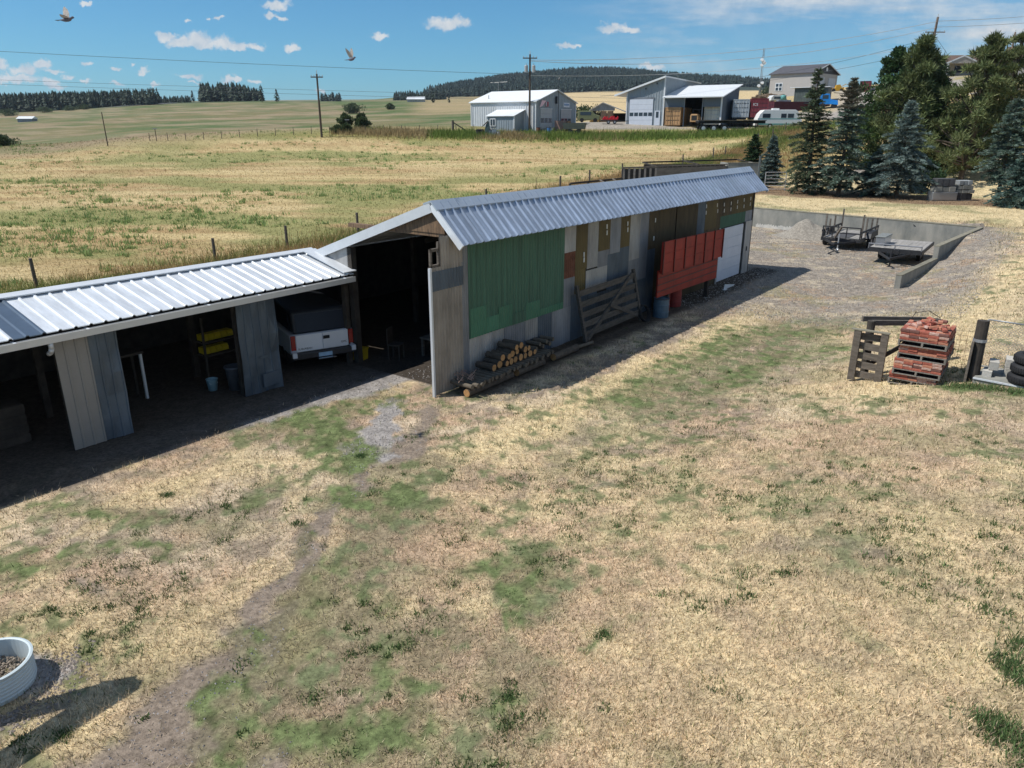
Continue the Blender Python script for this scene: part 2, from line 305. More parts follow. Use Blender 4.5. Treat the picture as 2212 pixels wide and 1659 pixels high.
    far=mixc(far,np.array((.08,.12,.042)),np.maximum(ss(.40,.54,s2)*ss(.36,.52,s1+.04),0)*.95); far=mixc(far,np.array((.27,.205,.13)),ss(.48,.6,s1)*.8*ss(.62,.5,s2)); far=mixc(far,np.array((.30,.24,.155)),ss(.55,.63,s3)*.6); far=mixc(far,np.array((.085,.125,.045)),ss(.54,.62,fbm(x*.5,y,16,73))*.6)
    tan=ss(.02,.06,az)*ss(200,240,r)+0*x; far=mixc(far,np.array((.50,.385,.215)),tan); fg=ss(-.14,-.1,az)*ss(.02,-.02,az)*ss(330,420,y); far=mixc(far,np.array((.36,.27,.15)),fg*.7)
    far=mixc(far,np.array((.045,.06,.05)),ss(1130,1230,r)*ss(-.12,-.07,az)); far=mixc(far,np.array((.06,.08,.04)),ss(690,720,r)*ss(-.15,-.22,az)*(r<1100))
    c=c*(1-wfar[:,None])+far*wfar[:,None]
    return np.clip(c,0.01,.95)
# ---------------------------------------------------------------- ground sheet
tl=sorted(set([-x for x in geo(8,1.,1.12,6000)]+lin(-8,0,40)+lin(0,25,270)+lin(25,48,115)+lin(48,53,40)+lin(53,75,60)+geo(75,.5,1.022,6500)))
tl=sorted(-x if x>8 and False else x for x in tl)
ql=sorted(set([-x for x in geo(16,.5,1.06,6500)]+lin(-16,-6,50)+lin(-6,15,224)+lin(15,24,45)+lin(24,48,70)+geo(48,.45,1.03,6500)))
tl=np.array(tl); ql=np.array(ql)
Tg,Qg=np.meshgrid(tl,ql,indexing='ij')
# bend the rows so that they follow the faces of the pad walls
bt=np.exp(-((Tg-50.5)/5)**2)*ss(30,20,Qg)*ss(-4,3,Qg); Tg=Tg+bt*(TB(Qg)-50.5)
bq=np.exp(-((Qg-5.0)/2)**2)*ss(28,34,Tg)*ss(62,52,Tg); Qg=Qg+bq*(QR(Tg)-5.0)*1.0
GX=Tg*CA-Qg*SA; GY=Tg*SA+Qg*CA; GZ=terr(GX,GY)
n0,n1_=GX.shape; me=bpy.data.meshes.new('ground'); V=np.stack([GX,GY,GZ],2).reshape(-1,3)
idx=np.arange(n0*n1_).reshape(n0,n1_); Fq=np.stack([idx[:-1,:-1],idx[1:,:-1],idx[1:,1:],idx[:-1,1:]],2).reshape(-1,4)
me.vertices.add(len(V)); me.vertices.foreach_set('co',V.astype(np.float32).ravel()); me.loops.add(len(Fq)*4); me.loops.foreach_set('vertex_index',Fq.astype(np.int32).ravel())
me.polygons.add(len(Fq)); me.polygons.foreach_set('loop_start',np.arange(0,len(Fq)*4,4,dtype=np.int32)); me.polygons.foreach_set('loop_total',np.full(len(Fq),4,dtype=np.int32))
me.polygons.foreach_set('use_smooth',np.ones(len(Fq),bool)); me.update()
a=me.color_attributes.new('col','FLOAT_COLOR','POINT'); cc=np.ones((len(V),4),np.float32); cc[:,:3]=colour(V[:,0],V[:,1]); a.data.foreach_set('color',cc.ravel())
GM=attr_mat('ground dry grass',.95,.38,14.,85.,bump=.5,spec=.1); me.materials.append(GM)
go=bpy.data.objects.new('ground',me); COL.objects.link(go); tag(go,'dry patchy grass ground with bare soil and gravel',None,kind='structure')
print('ground verts',len(V))
# ---------------------------------------------------------------- grass blades
BM=attr_mat('grass blades',.85,0,trans=.25,spec=.1)
def blades(name,x,y,h,w,lean,c,label,bright=(.7,1.35)):
    n=len(x); z=terr(x,y); th=rng.uniform(0,2*np.pi,n); ph=rng.uniform(0,2*np.pi,n)
    ln=lean*rng.uniform(.3,1.2,n); hx=np.cos(th)*ln*h; hy=np.sin(th)*ln*h; hz=h*np.sqrt(np.clip(1-np.minimum(ln,.97)**2,.05,1))
    wx=np.cos(ph)*w/2; wy=np.sin(ph)*w/2; V=np.empty((n,3,3)); V[:,0]=np.stack([x-wx,y-wy,z-.01],1); V[:,1]=np.stack([x+wx,y+wy,z-.01],1); V[:,2]=np.stack([x+hx,y+hy,z+hz],1)
    c=np.clip(c*rng.uniform(*bright,(n,1)),0,.95); o=tri_mesh(name,V.reshape(-1,3),BM,c); tag(o,label,'grass',kind='stuff'); return o
N=620000; r=np.exp(rng.uniform(math.log(3.6),math.log(52),N)); th=rng.uniform(-.86,.86,N); x=r*np.sin(th); y=r*np.cos(th); t,q=CA*x+SA*y,-SA*x+CA*y
c=colour(x,y); gr=(c[:,1]>c[:,0]*.98)
grv=(np.abs(c[:,0]-c[:,2])<.1)
ins=((q>11.2)&(t>13)&(t<35.5))|((q>14.9)&(t<14))
keep=~ins&(q<24)&(rng.random(N)>np.where(grv,.93,np.where(c[:,0]<.34,.45,.1)))&~((t>28)&(q>4.4)&(t<53)&(rng.random(N)>.12)&(t<TB(q)))
x,y,r,c,gr=x[keep],y[keep],r[keep],c[keep],gr[keep]; n=len(x)
h=np.where(gr,rng.uniform(.03,.08,n),rng.uniform(.03,.10,n))*(1+r/45); w=rng.uniform(.004,.010,n)*(1+r/12)
mixg=rng.random(n)<.3; cc=np.where((gr&~mixg)[:,None],c*1.15,c*.62+C_pale*.52); pk=rng.random(n); cc=np.where((pk<.12)[:,None]&~gr[:,None],np.array((.20,.20,.085)),cc)
blades('lawn_grass',x,y,h,w,.95,cc,'short dry straw coloured grass of the yard around the sheds',(.45,1.6))
# broadleaf weeds in the yard
def clumps(name,cx,cy,cr,per,h,w,col,label,spread=1.,lean=.8,bright=(.55,1.4)):
    n=len(cx)*per; X=np.repeat(cx,per)+rng.normal(0,1,n)*np.repeat(cr,per)*spread; Y=np.repeat(cy,per)+rng.normal(0,1,n)*np.repeat(cr,per)*spread
    C=np.repeat(col,per,axis=0) if col.ndim==2 else np.tile(col,(n,1)); return blades(name,X,Y,np.repeat(h,per)*rng.uniform(.5,1.2,n),np.repeat(w,per),lean,C,label,bright)
N=11000; r=np.exp(rng.uniform(math.log(5),math.log(32),N)); th=rng.uniform(-.8,.8,N); x=r*np.sin(th); y=r*np.cos(th); t,q=CA*x+SA*y,-SA*x+CA*y
WEED=[(stroke([(1080,1030),(1450,960),(1640,960),(1850,1130),(2060,1330)],.5),1.5,1.),(stroke([(560,1150),(700,1400),(900,1600),(1200,1650)]),1.2,.2),(stroke([(100,1100),(500,1050)]),1.3,.7)]
dens=-.02+fbm(x,y,1.4,81)*.55+fbm(x,y,.5,82)*.45+.16*(sumw(x,y,WEED,18)-.55); k=(dens>.47)&(q<11.8)&(q>-30)&~((t>26)&(q>4))&((q<15)|(t>14)); x,y,r=x[k],y[k],r[k]; m=rng.random(len(x))<.5; x,y,r=x[m],y[m],r[m]
cr=rng.uniform(.02,.07,len(x))*(1+r/30); clumps('yard_weeds',x,y,cr,26,rng.uniform(.04,.09,len(x)),rng.uniform(.014,.028,len(x)),np.array((.10,.15,.055)),'small green broadleaf weeds dotted over the dry yard')
# big green weeds at the right edge of the yard and by the tyres
P=[gp(2170*K,1450*K,1.),gp(2205*K,1420*K,1.),gp(2200*K,1490*K,1.),gp(2130*K,1585*K,1.),gp(2170*K,1600*K,1.),gp(2205*K,1640*K,1.),gp(2100*K,830*K,1.),gp(2140*K,838*K,1.),gp(2185*K,850*K,1.),gp(2070*K,826*K,1.),gp(1100*K,1530*K,.3),gp(1300*K,1400*K,.3),gp(640*K,1110*K,.2),gp(360*K,1070*K,0.),gp(780*K,985*K,0.),gp(130*K,1560*K,.2)]
clumps('leafy_weeds',np.array([p.x for p in P]),np.array([p.y for p in P]),np.array([.10]*6+[.13]*4+[.06]*6),260,np.array([.12]*10+[.06]*6),np.full(16,.018),np.array((.11,.17,.065)),'lush green leafy weeds at the right edge of the yard and beside the tyres')
# long verge grass along the fence
N=90000; t=rng.uniform(-4,112,N)**1.0; q=rng.normal(34.2,1.5,N); q=np.where(rng.random(N)<.35,rng.uniform(24,36,N),q); p=(t*CA-q*SA,t*SA+q*CA); k=(p[1]>8); x,y=p[0][k],p[1][k]; n=len(x)
tt=t[k]; g=fbm(x,y,5,91)+rng.normal(0,.07,n); cc=np.where((g>.52)[:,None],np.array((.19,.22,.07)),np.array((.40,.27,.13)))
blades('verge_grass',x,y,rng.uniform(.25,.6,n),rng.uniform(.015,.03,n)*(1+tt/60),.55,cc,'tall olive and tan grass along the fence behind the sheds',(.6,1.3))
# field stubble and weeds
N=60000; x=rng.uniform(8,60,N); y=rng.uniform(38,90,N); t,q=CA*x+SA*y,-SA*x+CA*y; k=(t>TB(q)+.6)&(q<31); x,y=x[k],y[k]; n=len(x); c=colour(x,y)
blades('bank_grass',x,y,rng.uniform(.06,.16,n),rng.uniform(.02,.05,n),.85,c*1.05,'short yellow grass on the bank between the retaining wall and the spruces',(.6,1.4))
N=150000; y=np.exp(rng.uniform(math.log(24),math.log(112),N)); x=rng.uniform(-.95,.62,N)*y; t,q=CA*x+SA*y,-SA*x+CA*y; k=(q>35.5); x,y=x[k],y[k]; n=len(x); c=colour(x,y)
blades('field_stubble',x,y,rng.uniform(.08,.2,n),rng.uniform(.02,.05,n)*(y/45),.85,c*1.05,'pale mown stubble of the hay field',(.65,1.4))
N=9000; y=np.exp(rng.uniform(math.log(28),math.log(111),N)); x=rng.uniform(-.9,.6,N)*y; t,q=CA*x+SA*y,-SA*x+CA*y; d=fbm(x*.5,y,7,95); az=x/y
k=(q>36.5)&(rng.random(N)<ss(.42,.62,d+.1*ss(-.3,.2,az))*.8); x,y=x[k],y[k]; n=len(x)
clumps('field_weeds',x,y,rng.uniform(.08,.3,n),16,rng.uniform(.15,.42,n),rng.uniform(.04,.09,n),np.array((.27,.35,.13)),'scattered green weeds standing in the hay field',lean=.6)
N=26000; u=rng.uniform(300,800,N); x=rng.uniform(-25,52,N)**1.0; y=rng.normal(108.6,1.4,N); g=fbm(x,y,7,97)+rng.normal(0,.05,N); cc=np.where((g>.5)[:,None],np.array((.16,.22,.055)),np.array((.35,.27,.14)))
blades('yard_edge_grass',x,y,rng.uniform(.3,.95,N),rng.uniform(.06,.12,N),.45,cc,'tall green and rusty grass at the far edge of the field below the workshops')

# loose stones on the gravel and the worn track
def stones(name,x,y,sz,col,label):
    n=len(x); z=terr(x,y); a=rng.uniform(0,6.28,n); V=np.empty((n,4,3))
    for k in range(3): V[:,k]=np.stack([x+sz*np.cos(a+2.09*k)*rng.uniform(.7,1.2,n),y+sz*np.sin(a+2.09*k)*rng.uniform(.7,1.2,n),z-sz*.2],1)
    V[:,3]=np.stack([x+sz*rng.uniform(-.3,.3,n),y+sz*rng.uniform(-.3,.3,n),z+sz*rng.uniform(.5,.9,n)],1)
    T=np.concatenate([V[:,[0,1,3]],V[:,[1,2,3]],V[:,[2,0,3]]],1).reshape(-1,3); C=np.repeat(col*rng.uniform(.55,1.5,(n,1)),3,axis=0)
    o=tri_mesh(name,T,attr_mat('stones '+name,.9,0),np.clip(C,0,.9)); tag(o,label,'stones',kind='stuff')
N=60000; r=np.exp(rng.uniform(math.log(4),math.log(24),N)); th=rng.uniform(-.85,.3,N); x=r*np.sin(th); y=r*np.cos(th); q=-SA*x+CA*y; k=q<14.3; x,y,r=x[k],y[k],r[k]
wgr=sumw(x,y,GRAV,15); wso=sumw(x,y,SOIL,14); k=rng.random(len(x))<np.maximum(ss(.4,.8,wgr),ss(.5,1.,wso)*.3); x,y,r=x[k],y[k],r[k]
stones('track_gravel',x,y,rng.uniform(.008,.02,len(x))*(1+r/25),np.array((.29,.27,.26)),'grey gravel stones on the worn track and before the tall shed')
N=26000; t=rng.uniform(26,51,N); q=rng.uniform(2.5,18,N); x=t*CA-q*SA; y=t*SA+q*CA; k=(t<TB(q)-.05)&(np.abs(q-QR(t))>.2); x,y=x[k],y[k]; stones('yard_gravel',x,y,rng.uniform(.02,.05,len(x)),np.array((.27,.25,.225)),'loose grey gravel stones over the trailer yard')
# ---------------------------------------------------------------- sheds
RZ=AX
def Rz(a): return Matrix.Rotation(a,3,'Z')
galv=M('galvanised roof',(.64,.67,.70),.48,.3,.2,1.6,.15,6,st=(2.5,.5,1),rnd=.05)
galv_b=M('blue grey visor roof',(.34,.40,.49),.42,.55,.25,1.4,.15,6,st=(3,.5,1),rnd=.06)  # blue grey base carries the sky reflection of the grazing-lit visor
galv_d=M('dark roof panel',(.13,.17,.22),.4,.5,.1,2)
trimw=M('white trim',(.66,.69,.72),.5,.2,.06,3)
zinc=M('weathered zinc sheet',(.22,.235,.26),.5,.35,.28,1.6,.1,12,st=(1,1,.35))
zinc_l=M('pale zinc sheet',(.34,.335,.325),.55,.25,.3,2.0,.1,12,st=(1,1,.3))
zinc_b=M('brownish zinc sheet',(.30,.27,.235),.6,.25,.35,2.4,.1,12,st=(1,1,.3))
zinc_d=M('dull blue grey sheet',(.10,.128,.16),.5,.35,.3,1.4,.1,12,st=(1,1,.4))
green_s=M('green wall panel',(.046,.118,.078),.55,0,.35,1.1,.08,14,st=(7,1,.35))
green_l=M('fresh green panel',(.05,.165,.10),.5,0,.12,2)
amber=M('amber fibreglass sheet',(.115,.085,.03),.45,0,.35,1.3,.08,10,st=(1,1,.5))
brownw=M('dark brown sheet',(.075,.055,.028),.6,0,.4,1.5,.1,10,st=(3,1,.5))
rusty=M('rusty sheet',(.15,.06,.035),.8,0,.4,5)
plyw=M('weathered plywood',(.20,.125,.07),.85,0,.4,3,.3,20,col2=(.06,.04,.03),st=(1,6,1))
oldwood=M('old grey timber',(.135,.115,.095),.9,0,.4,3,.5,30,st=(1,1,5))
darkwood=M('dark barn timber',(.05,.042,.035),.9,0,.4,3,.4,30)
whitep=M('white paint',(.55,.59,.66),.4,0,.05,2,spec=.5)
offw=M('off white sheet',(.235,.225,.21),.5,.05,.08,1.5)
blk=M('black rubber',(.018,.018,.02),.75,0,.3,8,.2,40)
slotm=M('white slot',(.75,.75,.7),.5)  # plain pale colour for the slot pieces set on the wall
def corr(mb,t0,t1,h0,h1,q,pitch=.076,amp=.009,thick=.004,wob=0):
    n=max(2,int((t1-t0)/(pitch/4))); ts=[t0+(t1-t0)*i/n for i in range(n+1)]; o=len(mb.v); rows=[]
    for k,h in enumerate((h0,h1)):
        for t in ts: mb.v.append((t,q+amp*math.sin(2*math.pi*t/pitch),h+(wob*math.sin(t*7.3) if k==0 else 0)))
    for k,h in enumerate((h0,h1)):
        for t in ts: mb.v.append((t,q+thick+amp*math.sin(2*math.pi*t/pitch),h+(wob*math.sin(t*7.3) if k==0 else 0)))
    N=n+1
    for i in range(n):
        mb.f.append((o+i,o+i+1,o+N+i+1,o+N+i)); mb.f.append((o+2*N+i+1,o+2*N+i,o+3*N+i,o+3*N+i+1))
    for a in (0,n): mb.f.append((o+a,o+N+a,o+3*N+a,o+2*N+a))
    mb.f+= [(o+i,o+2*N+i,o+2*N+i+1,o+i+1) for i in range(n)]+[(o+N+i+1,o+3*N+i+1,o+3*N+i,o+N+i) for i in range(n)]
    return mb
def ribroof(mb,t0,t1,qa,za,qb,zb,pitch=.3,rib=.028,thick=.02):
    """ribbed sheet from (qa,za) to (qb,zb), ribs running down the slope"""
    d=Vector((0,qb-qa,zb-za)).normalized(); nrm=Vector((0,-d.z,d.y)); 
    if nrm.z<0: nrm=-nrm
    prof=[]; t=t0
    while t<t1-1e-6:
        e=min(t+pitch,t1)
        for a,h in ((0,0),(pitch-.09,0),(pitch-.065,rib),(pitch-.03,rib),(pitch-.005,0)):
            if t+a<e: prof.append((t+a,h))
        # small stiffening bead
        t+=pitch
    prof.append((t1,0)); N=len(prof); o=len(mb.v)
    for off in (0,-thick):
        for (q,z) in ((qa,za),(qb,zb)):
            for t,h in prof: p=Vector((t,q,z))+nrm*(h+off); mb.v.append(tuple(p))
    for i in range(N-1):
        mb.f.append((o+i,o+i+1,o+N+i+1,o+N+i)); mb.f.append((o+2*N+i+1,o+2*N+i,o+3*N+i,o+3*N+i+1))
        mb.f.append((o+i,o+2*N+i,o+2*N+i+1,o+i+1)); mb.f.append((o+N+i,o+N+i+1,o+3*N+i+1,o+3*N+i))
    mb.f.append((o,o+N,o+3*N,o+2*N)); mb.f.append((o+N-1,o+3*N-1,o+4*N-1,o+2*N-1)) if False else None
    return mb
# --- tall shed
shed=thing('tall_shed','long tall patchwork metal shed with ribbed visor roof and green wall panels','shed',W(13.5,12.45),RZ)
def Sx(mb,t0=13.5,q0=12.45): return mb.xf(Matrix.Translation((-t0,-q0,0)))
Q0=12.45
def sheet(t0,t1,h0,h1,m,name='wall_sheet',dq=0,label=None,pitch=.105,amp=.016,wob=0):
    return Sx(corr(MB(),t0,t1,h0,h1,Q0-dq,pitch,amp,wob=wob)).build(name,m,shed,smooth=False,label=label)
TOP=4.18
Sx(MB().box(14.0,Q0+.02,0,34.8,Q0+.10,TOP).box(34.72,Q0+.1,0,34.8,22.4,2.0)).build('wall_framing',darkwood,shed)
sheet(14.0,14.37,0,TOP,zinc,dq=.012,wob=.01)
sheet(14.37,18.9,1.17,TOP,green_s,'green_wall_panel',dq=.03,label='big dark green wall panel',pitch=.13,amp=.014)
for i,(a,b,h0,h1) in enumerate([(14.40,15.1,1.18,1.98),(15.1,15.62,1.2,1.62),(15.62,16.25,1.18,1.8),(16.25,16.9,1.17,1.5),(16.9,17.6,1.17,1.68),(17.6,18.86,1.18,1.38)]):
    sheet(a,b,h0,h1,green_l if i!=3 else green_s,'green_patch_panel',dq=.045+.003*(i%2),label='brighter green patch panel' if i==0 else None,pitch=.13,amp=.008)
for i,(a,b,h0,h1,m) in enumerate([(14.37,15.9,0,1.17,zinc_l),(15.9,16.9,0,1.17,zinc),(16.9,17.5,.55,1.17,zinc_l),(16.9,17.5,0,.55,zinc_d),(17.5,18.3,0,1.17,zinc_d),(18.3,19.35,0,1.17,zinc),(18.9,19.5,1.17,2.08,zinc),(18.9,19.5,2.08,2.88,rusty),(18.9,19.5,2.88,TOP,zinc_l),
   (19.5,20.18,1.5,2.25,amber),(19.53,20.22,2.25,TOP,amber),(19.35,20.9,0,1.5,zinc_d),(20.22,20.92,2.2,TOP,zinc_l),(20.2,21.55,1.4,2.15,zinc_l),(20.92,21.62,2.68,TOP,amber),(20.92,21.62,2.15,2.68,zinc),(21.55,22.3,1.3,2.5,zinc_d),(21.62,22.32,2.5,TOP,zinc),
   (22.32,23.0,2.62,TOP,amber),(22.3,23.0,1.3,2.62,zinc_d),(23.0,23.75,2.1,TOP,zinc_l),(23.0,24.4,1.2,2.1,zinc),(23.75,24.4,2.1,TOP,zinc),(20.9,24.4,0,1.3,zinc_d),(24.4,25.0,0,2.3,zinc_d),(24.4,26.6,2.3,TOP,brownw),(26.63,28.6,2.3,TOP,brownw),(25.0,30.9,0,2.3,brownw),(28.6,29.35,2.3,TOP,zinc_d),
   (29.35,30.6,2.5,TOP,amber),(30.6,32.2,2.9,TOP,brownw),(32.2,34.7,2.9,TOP,amber),(29.35,31,2.3,2.9,brownw),(31.0,33.9,2.4,2.9,green_s),(33.9,34.72,2.3,2.9,zinc)]):
    sheet(a,b,h0,h1,m,'amber_wall_sheet' if m is amber else 'wall_sheet',dq=.012+.006*(i%3),wob=.012 if h0==0 else 0)
sl=MB()
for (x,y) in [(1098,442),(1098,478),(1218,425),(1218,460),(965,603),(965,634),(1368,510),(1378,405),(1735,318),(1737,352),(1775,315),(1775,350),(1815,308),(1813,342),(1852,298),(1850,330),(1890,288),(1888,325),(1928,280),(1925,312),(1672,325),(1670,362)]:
    u,v=416.67+x*.1733,150+y*.1733; a,b=ray(u,v); F=(Q0-.04)/(-SA*a+CA); t=CA*a*F+SA*F; z=CH+b*F; Sx(MB().box(t-.02,Q0-.05,z-.075,t+.025,Q0-.03,z+.075)).build('white_slot',slotm,shed)

# overhead garage door and jambs
g=MB()
for k in range(5): g.box(31.05,Q0-.05,.06+k*.46,33.72,Q0-.03,.50+k*.46)
g.box(31.05,Q0-.03,.06,33.72,Q0-.02,2.36); Sx(g).build('garage_door',whitep,shed)
Sx(MB().box(33.74,Q0-.03,0,33.98,Q0+.0,2.42)).build('door_gap',blk,shed)
Sx(MB().box(33.98,Q0-.07,0,34.72,Q0-.035,2.42)).build('door_jamb',zinc_l,shed); Sx(MB().box(30.9,Q0-.07,0,31.03,Q0-.035,2.42)).build('door_jamb',zinc_l,shed); Sx(MB().box(34.3,Q0-.1,1.05,34.36,Q0-.07,1.25)).build('door_handle',blk,shed)
Sx(MB().box(34.72,Q0-.05,0,34.86,Q0+.12,TOP-.3)).build('corner_trim',darkwood,shed)
# roof
RQ,RZh,EQ,EZ=12.85,4.76,11.9,3.79
for k in range(25):
    a=13.55+k*.87; b=min(a+.87,34.95)
    if b-a>.1: Sx(ribroof(MB(),a,b,RQ-.02,RZh-.02,EQ+random.uniform(-.012,.012),EZ,.29,.05)).build('visor_sheet',galv_b,shed)
Sx(MB().prism([(RQ-.20,RZh-.19),(RQ-.22,RZh-.15),(RQ,RZh+.06),(RQ+.25,RZh-.02),(RQ+.25,RZh-.06),(RQ,RZh+.01)],'x',13.5,35.0)).build('ridge_cap',galv_d if False else M('ridge cap metal',(.42,.48,.55),.35,.5,.08,1),shed)
Sx(ribroof(MB(),13.6,34.95,RQ+.02,RZh-.02,17.5,3.14,.3,.02)).build('back_roof',galv,shed)
Sx(ribroof(MB(),13.6,34.95,17.5,3.12,22.6,2.1,.3,.02)).build('lower_back_roof',galv,shed)
Sx(MB().beam((13.53,RQ,RZh-.11),(13.53,17.5,3.03),.05,.24)).build('rake_trim',trimw,shed)
Sx(MB().beam((13.53,RQ,RZh-.07),(13.53,EQ-.02,EZ-.05),.05,.16)).build('visor_rake_trim',trimw,shed); Sx(MB().beam((34.97,RQ,RZh-.07),(34.97,EQ-.02,EZ-.05),.04,.14)).build('visor_rake_trim',trimw,shed)
Sx(MB().prism([(12.5,4.02),(14.2,4.02),(13.1,4.52),(12.85,4.55),(12.5,4.3)],'x',13.6,13.68).box(13.62,12.5,3.93,13.78,16.1,4.03)).build('gable_board',plyw,shed)
for q in (12.52,16.05): Sx(MB().box(13.6,q,0,13.78,q+.18,4.0 if q<13 else 3.35)).build('door_post',darkwood,shed)
gm=MB(); gm.prism([(16.2,2.62),(17.45,2.95),(17.45,3.05),(16.2,3.48)],'x',13.60,13.64)
Sx(gm).build('gable_cheek',zinc_l,shed)
for t in (18,22.5,27,31): Sx(MB().box(t,14.5,0,t+.15,14.65,4.1).box(t,18,0,t+.15,18.15,3.0).beam((t+.07,12.6,4.3),(t+.07,17.5,2.9),.06,.15)).build('inner_post',darkwood,shed)
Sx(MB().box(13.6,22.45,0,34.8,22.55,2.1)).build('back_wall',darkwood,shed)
# open door leaf against the corner
leaf=thing('barn_door','tall corrugated barn door leaf swung open at the shed corner','barn door',W(12.85,12.3),RZ)
def Lf(mb): return mb.xf(Matrix.Translation((-12.85,-12.3,0)))
Lf(corr(MB(),12.86,14.0,.02,3.3,12.3,.105,.018,wob=.012)).build('door_sheet',zinc_b,leaf,label='brownish streaked corrugated sheet')
Lf(corr(MB(),12.86,14.02,2.72,3.2,12.282,.105,.018)).build('patch_sheet',zinc_d,leaf,label='darker patch sheet near the top')
Lf(corr(MB(),13.2,14.02,3.3,4.02,12.3,.105,.018)).build('upper_sheet',zinc_b,leaf)
Lf(MB().box(12.80,12.27,0,12.86,12.34,3.3)).build('edge_trim',trimw,leaf)
Lf(MB().box(12.87,12.31,3.3,12.93,12.37,3.75).box(12.87,12.31,3.68,13.2,12.37,3.75).box(12.87,12.31,3.3,13.2,12.37,3.36).box(13.15,12.31,3.3,13.2,12.37,3.9)).build('window_frame',oldwood,leaf)
Lf(MB().box(12.9,12.34,.3,14.0,12.40,.42).box(12.9,12.34,2.9,14.0,12.40,3.02).box(12.92,12.40,.02,13.02,12.45,3.3)).build('door_frame',darkwood,leaf)
# --- low shed
low=thing('low_shed','low open-fronted shed with bright ribbed roof and white gutter','shed',W(0,16.15),RZ)
def Lo(mb): return mb.xf(Matrix.Translation((0,-16.15,0)))
LRQ,LRZ,LEQ,LEZ=17.9,3.10,15.93,2.66
for a,b in [(5.02-.9*k-.9,5.02-.9*k) for k in range(13)]+[(5.62+.9*k,min(5.62+.9*k+.9,13.55)) for k in range(9)]:
    Lo(ribroof(MB(),a,b,LRQ,LRZ,LEQ+random.uniform(-.01,.01),LEZ,.3,.03)).build('roof_sheet',galv,low)
Lo(ribroof(MB(),5.02,5.62,LRQ,LRZ-.005,LEQ,LEZ-.005,.3,.03)).build('dark_roof_panel',galv_d,low,label='dark blue grey roof panel')
Lo(MB().prism([(LRQ-.16,LRZ-.0),(LRQ-.17,LRZ+.03),(LRQ,LRZ+.09),(LRQ+.2,LRZ+.04),(LRQ+.2,LRZ)],'x',-7,13.7)).build('ridge_cap',trimw,low)
Lo(MB().box(13.3,LEQ+.05,LEZ+.09,13.85,17.6,LEZ+.13).xf(Matrix.Identity(4)) if False else MB().beam((13.45,LEQ+.02,LEZ+.06),(13.45,LRQ-.2,LRZ+.07),.45,.03)).build('valley_flashing',trimw,low)
Lo(ribroof(MB(),-7,13.5,LRQ,LRZ,22.6,2.15,.3,.02)).build('back_roof',galv,low)
Lo(MB().prism([(15.80,2.60),(15.80,2.46),(15.92,2.46),(15.92,2.60),(15.905,2.60),(15.905,2.475),(15.815,2.475),(15.815,2.60)],'x',-7,13.5)).build('gutter',M('white gutter',(.62,.61,.58),.45,.1,.05,3),low)
for k in range(15): t=-6.4+k*1.36+.5; Lo(MB().box(t,15.79,2.585,t+.045,16.02,2.605)).build('gutter_bracket',trimw,low)
Lo(MB().tube([(5.62,15.86,2.47),(5.62,15.86,2.34),(5.62,15.93,2.25),(5.62,16.05,2.2)],.05,10)).build('downspout',trimw,low,smooth=True)
Lo(MB().box(-7,16.05,2.42,13.55,16.14,2.6)).build('header_beam',darkwood,low)
for t in (-2.5,2,5.8,9.9,13.4): Lo(MB().box(t,16.2,0,t+.14,16.34,2.55)).build('front_post',darkwood,low)
for t in (-2.5,2,6.2,10,13.4): Lo(MB().box(t,18.6,0,t+.14,18.74,2.9)).build('inner_post',darkwood,low)
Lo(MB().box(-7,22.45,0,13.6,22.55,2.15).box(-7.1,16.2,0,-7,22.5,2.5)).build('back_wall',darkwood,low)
def dpanel(name,label,t0,t1,m1,split=None,m2=None,bent=False):
    th=thing(name,label,'sliding door',W(t0,16.08),RZ)
    def T(mb): return mb.xf(Matrix.Translation((-t0,-16.08,0)))
    def ribs(a,b,bend=0):
        mb=MB(); n=int(round((b-a)/.225)); 
        o=0; pr=[]
        for i in range(n):
            x=a+(b-a)*i/n; wd=(b-a)/n
            pr+=[(x,0),(x+wd-.05,0),(x+wd-.04,-.018),(x+wd-.012,-.018)]
        pr.append((b,0)); o=len(mb.v); N=len(pr); hs=[.02,.5,1.,1.5,2.,2.46]
        for k,h in enumerate(hs):
            for x,d in pr:
                e=bend*max(0,(x-(a+b)/2)/(b-a))*(.06*math.sin(h*5)+.05*max(0,.8-h)); mb.v.append((x-e*.5,16.08+d-e+ (bend*.02*math.sin(x*9+h*4)),h))
        for k in range(len(hs)-1):
            for i in range(N-1): mb.f.append((k*N+i,k*N+i+1,(k+1)*N+i+1,(k+1)*N+i))
        o=len(mb.v); 
        for v in mb.v[:o]: mb.v.append((v[0],v[1]+.008,v[2]))
        for k in range(len(hs)-1):
            for i in range(N-1): mb.f.append((o+k*N+i+1,o+k*N+i,o+(k+1)*N+i,o+(k+1)*N+i+1))
            mb.f.append((k*N,(k+1)*N,o+(k+1)*N,o+k*N)); mb.f.append((k*N+N-1,o+k*N+N-1,o+(k+1)*N+N-1,(k+1)*N+N-1))
        return T(mb)
    ribs(t0,split or t1,0 if split else 1).build('door_sheet',m1,th)
    if split: ribs(split,t1,1).build('door_sheet',m2,th,label='blue grey dented sheet')
    T(MB().box(t0+.05,16.10,.1,t1-.05,16.14,.2).box(t0+.05,16.10,2.2,t1-.05,16.14,2.3)).build('door_rail',darkwood,th)
    return th
dpanel('sliding_door','sliding door of a beige and a blue grey sheet under the white gutter',5.74,7.0,offw,6.4,zinc_d)
d2=dpanel('sliding_door','dented blue grey sliding door beside the white pickup truck',9.88,11.0,zinc_d)
rs=MB().obox((.62,-.03,.95),.22,.006,.05).obox((.75,-.06,.33),.5,.02,.35,Matrix.Rotation(.05,3,'Z')); rs.build('patch_plate',zinc_d,d2)
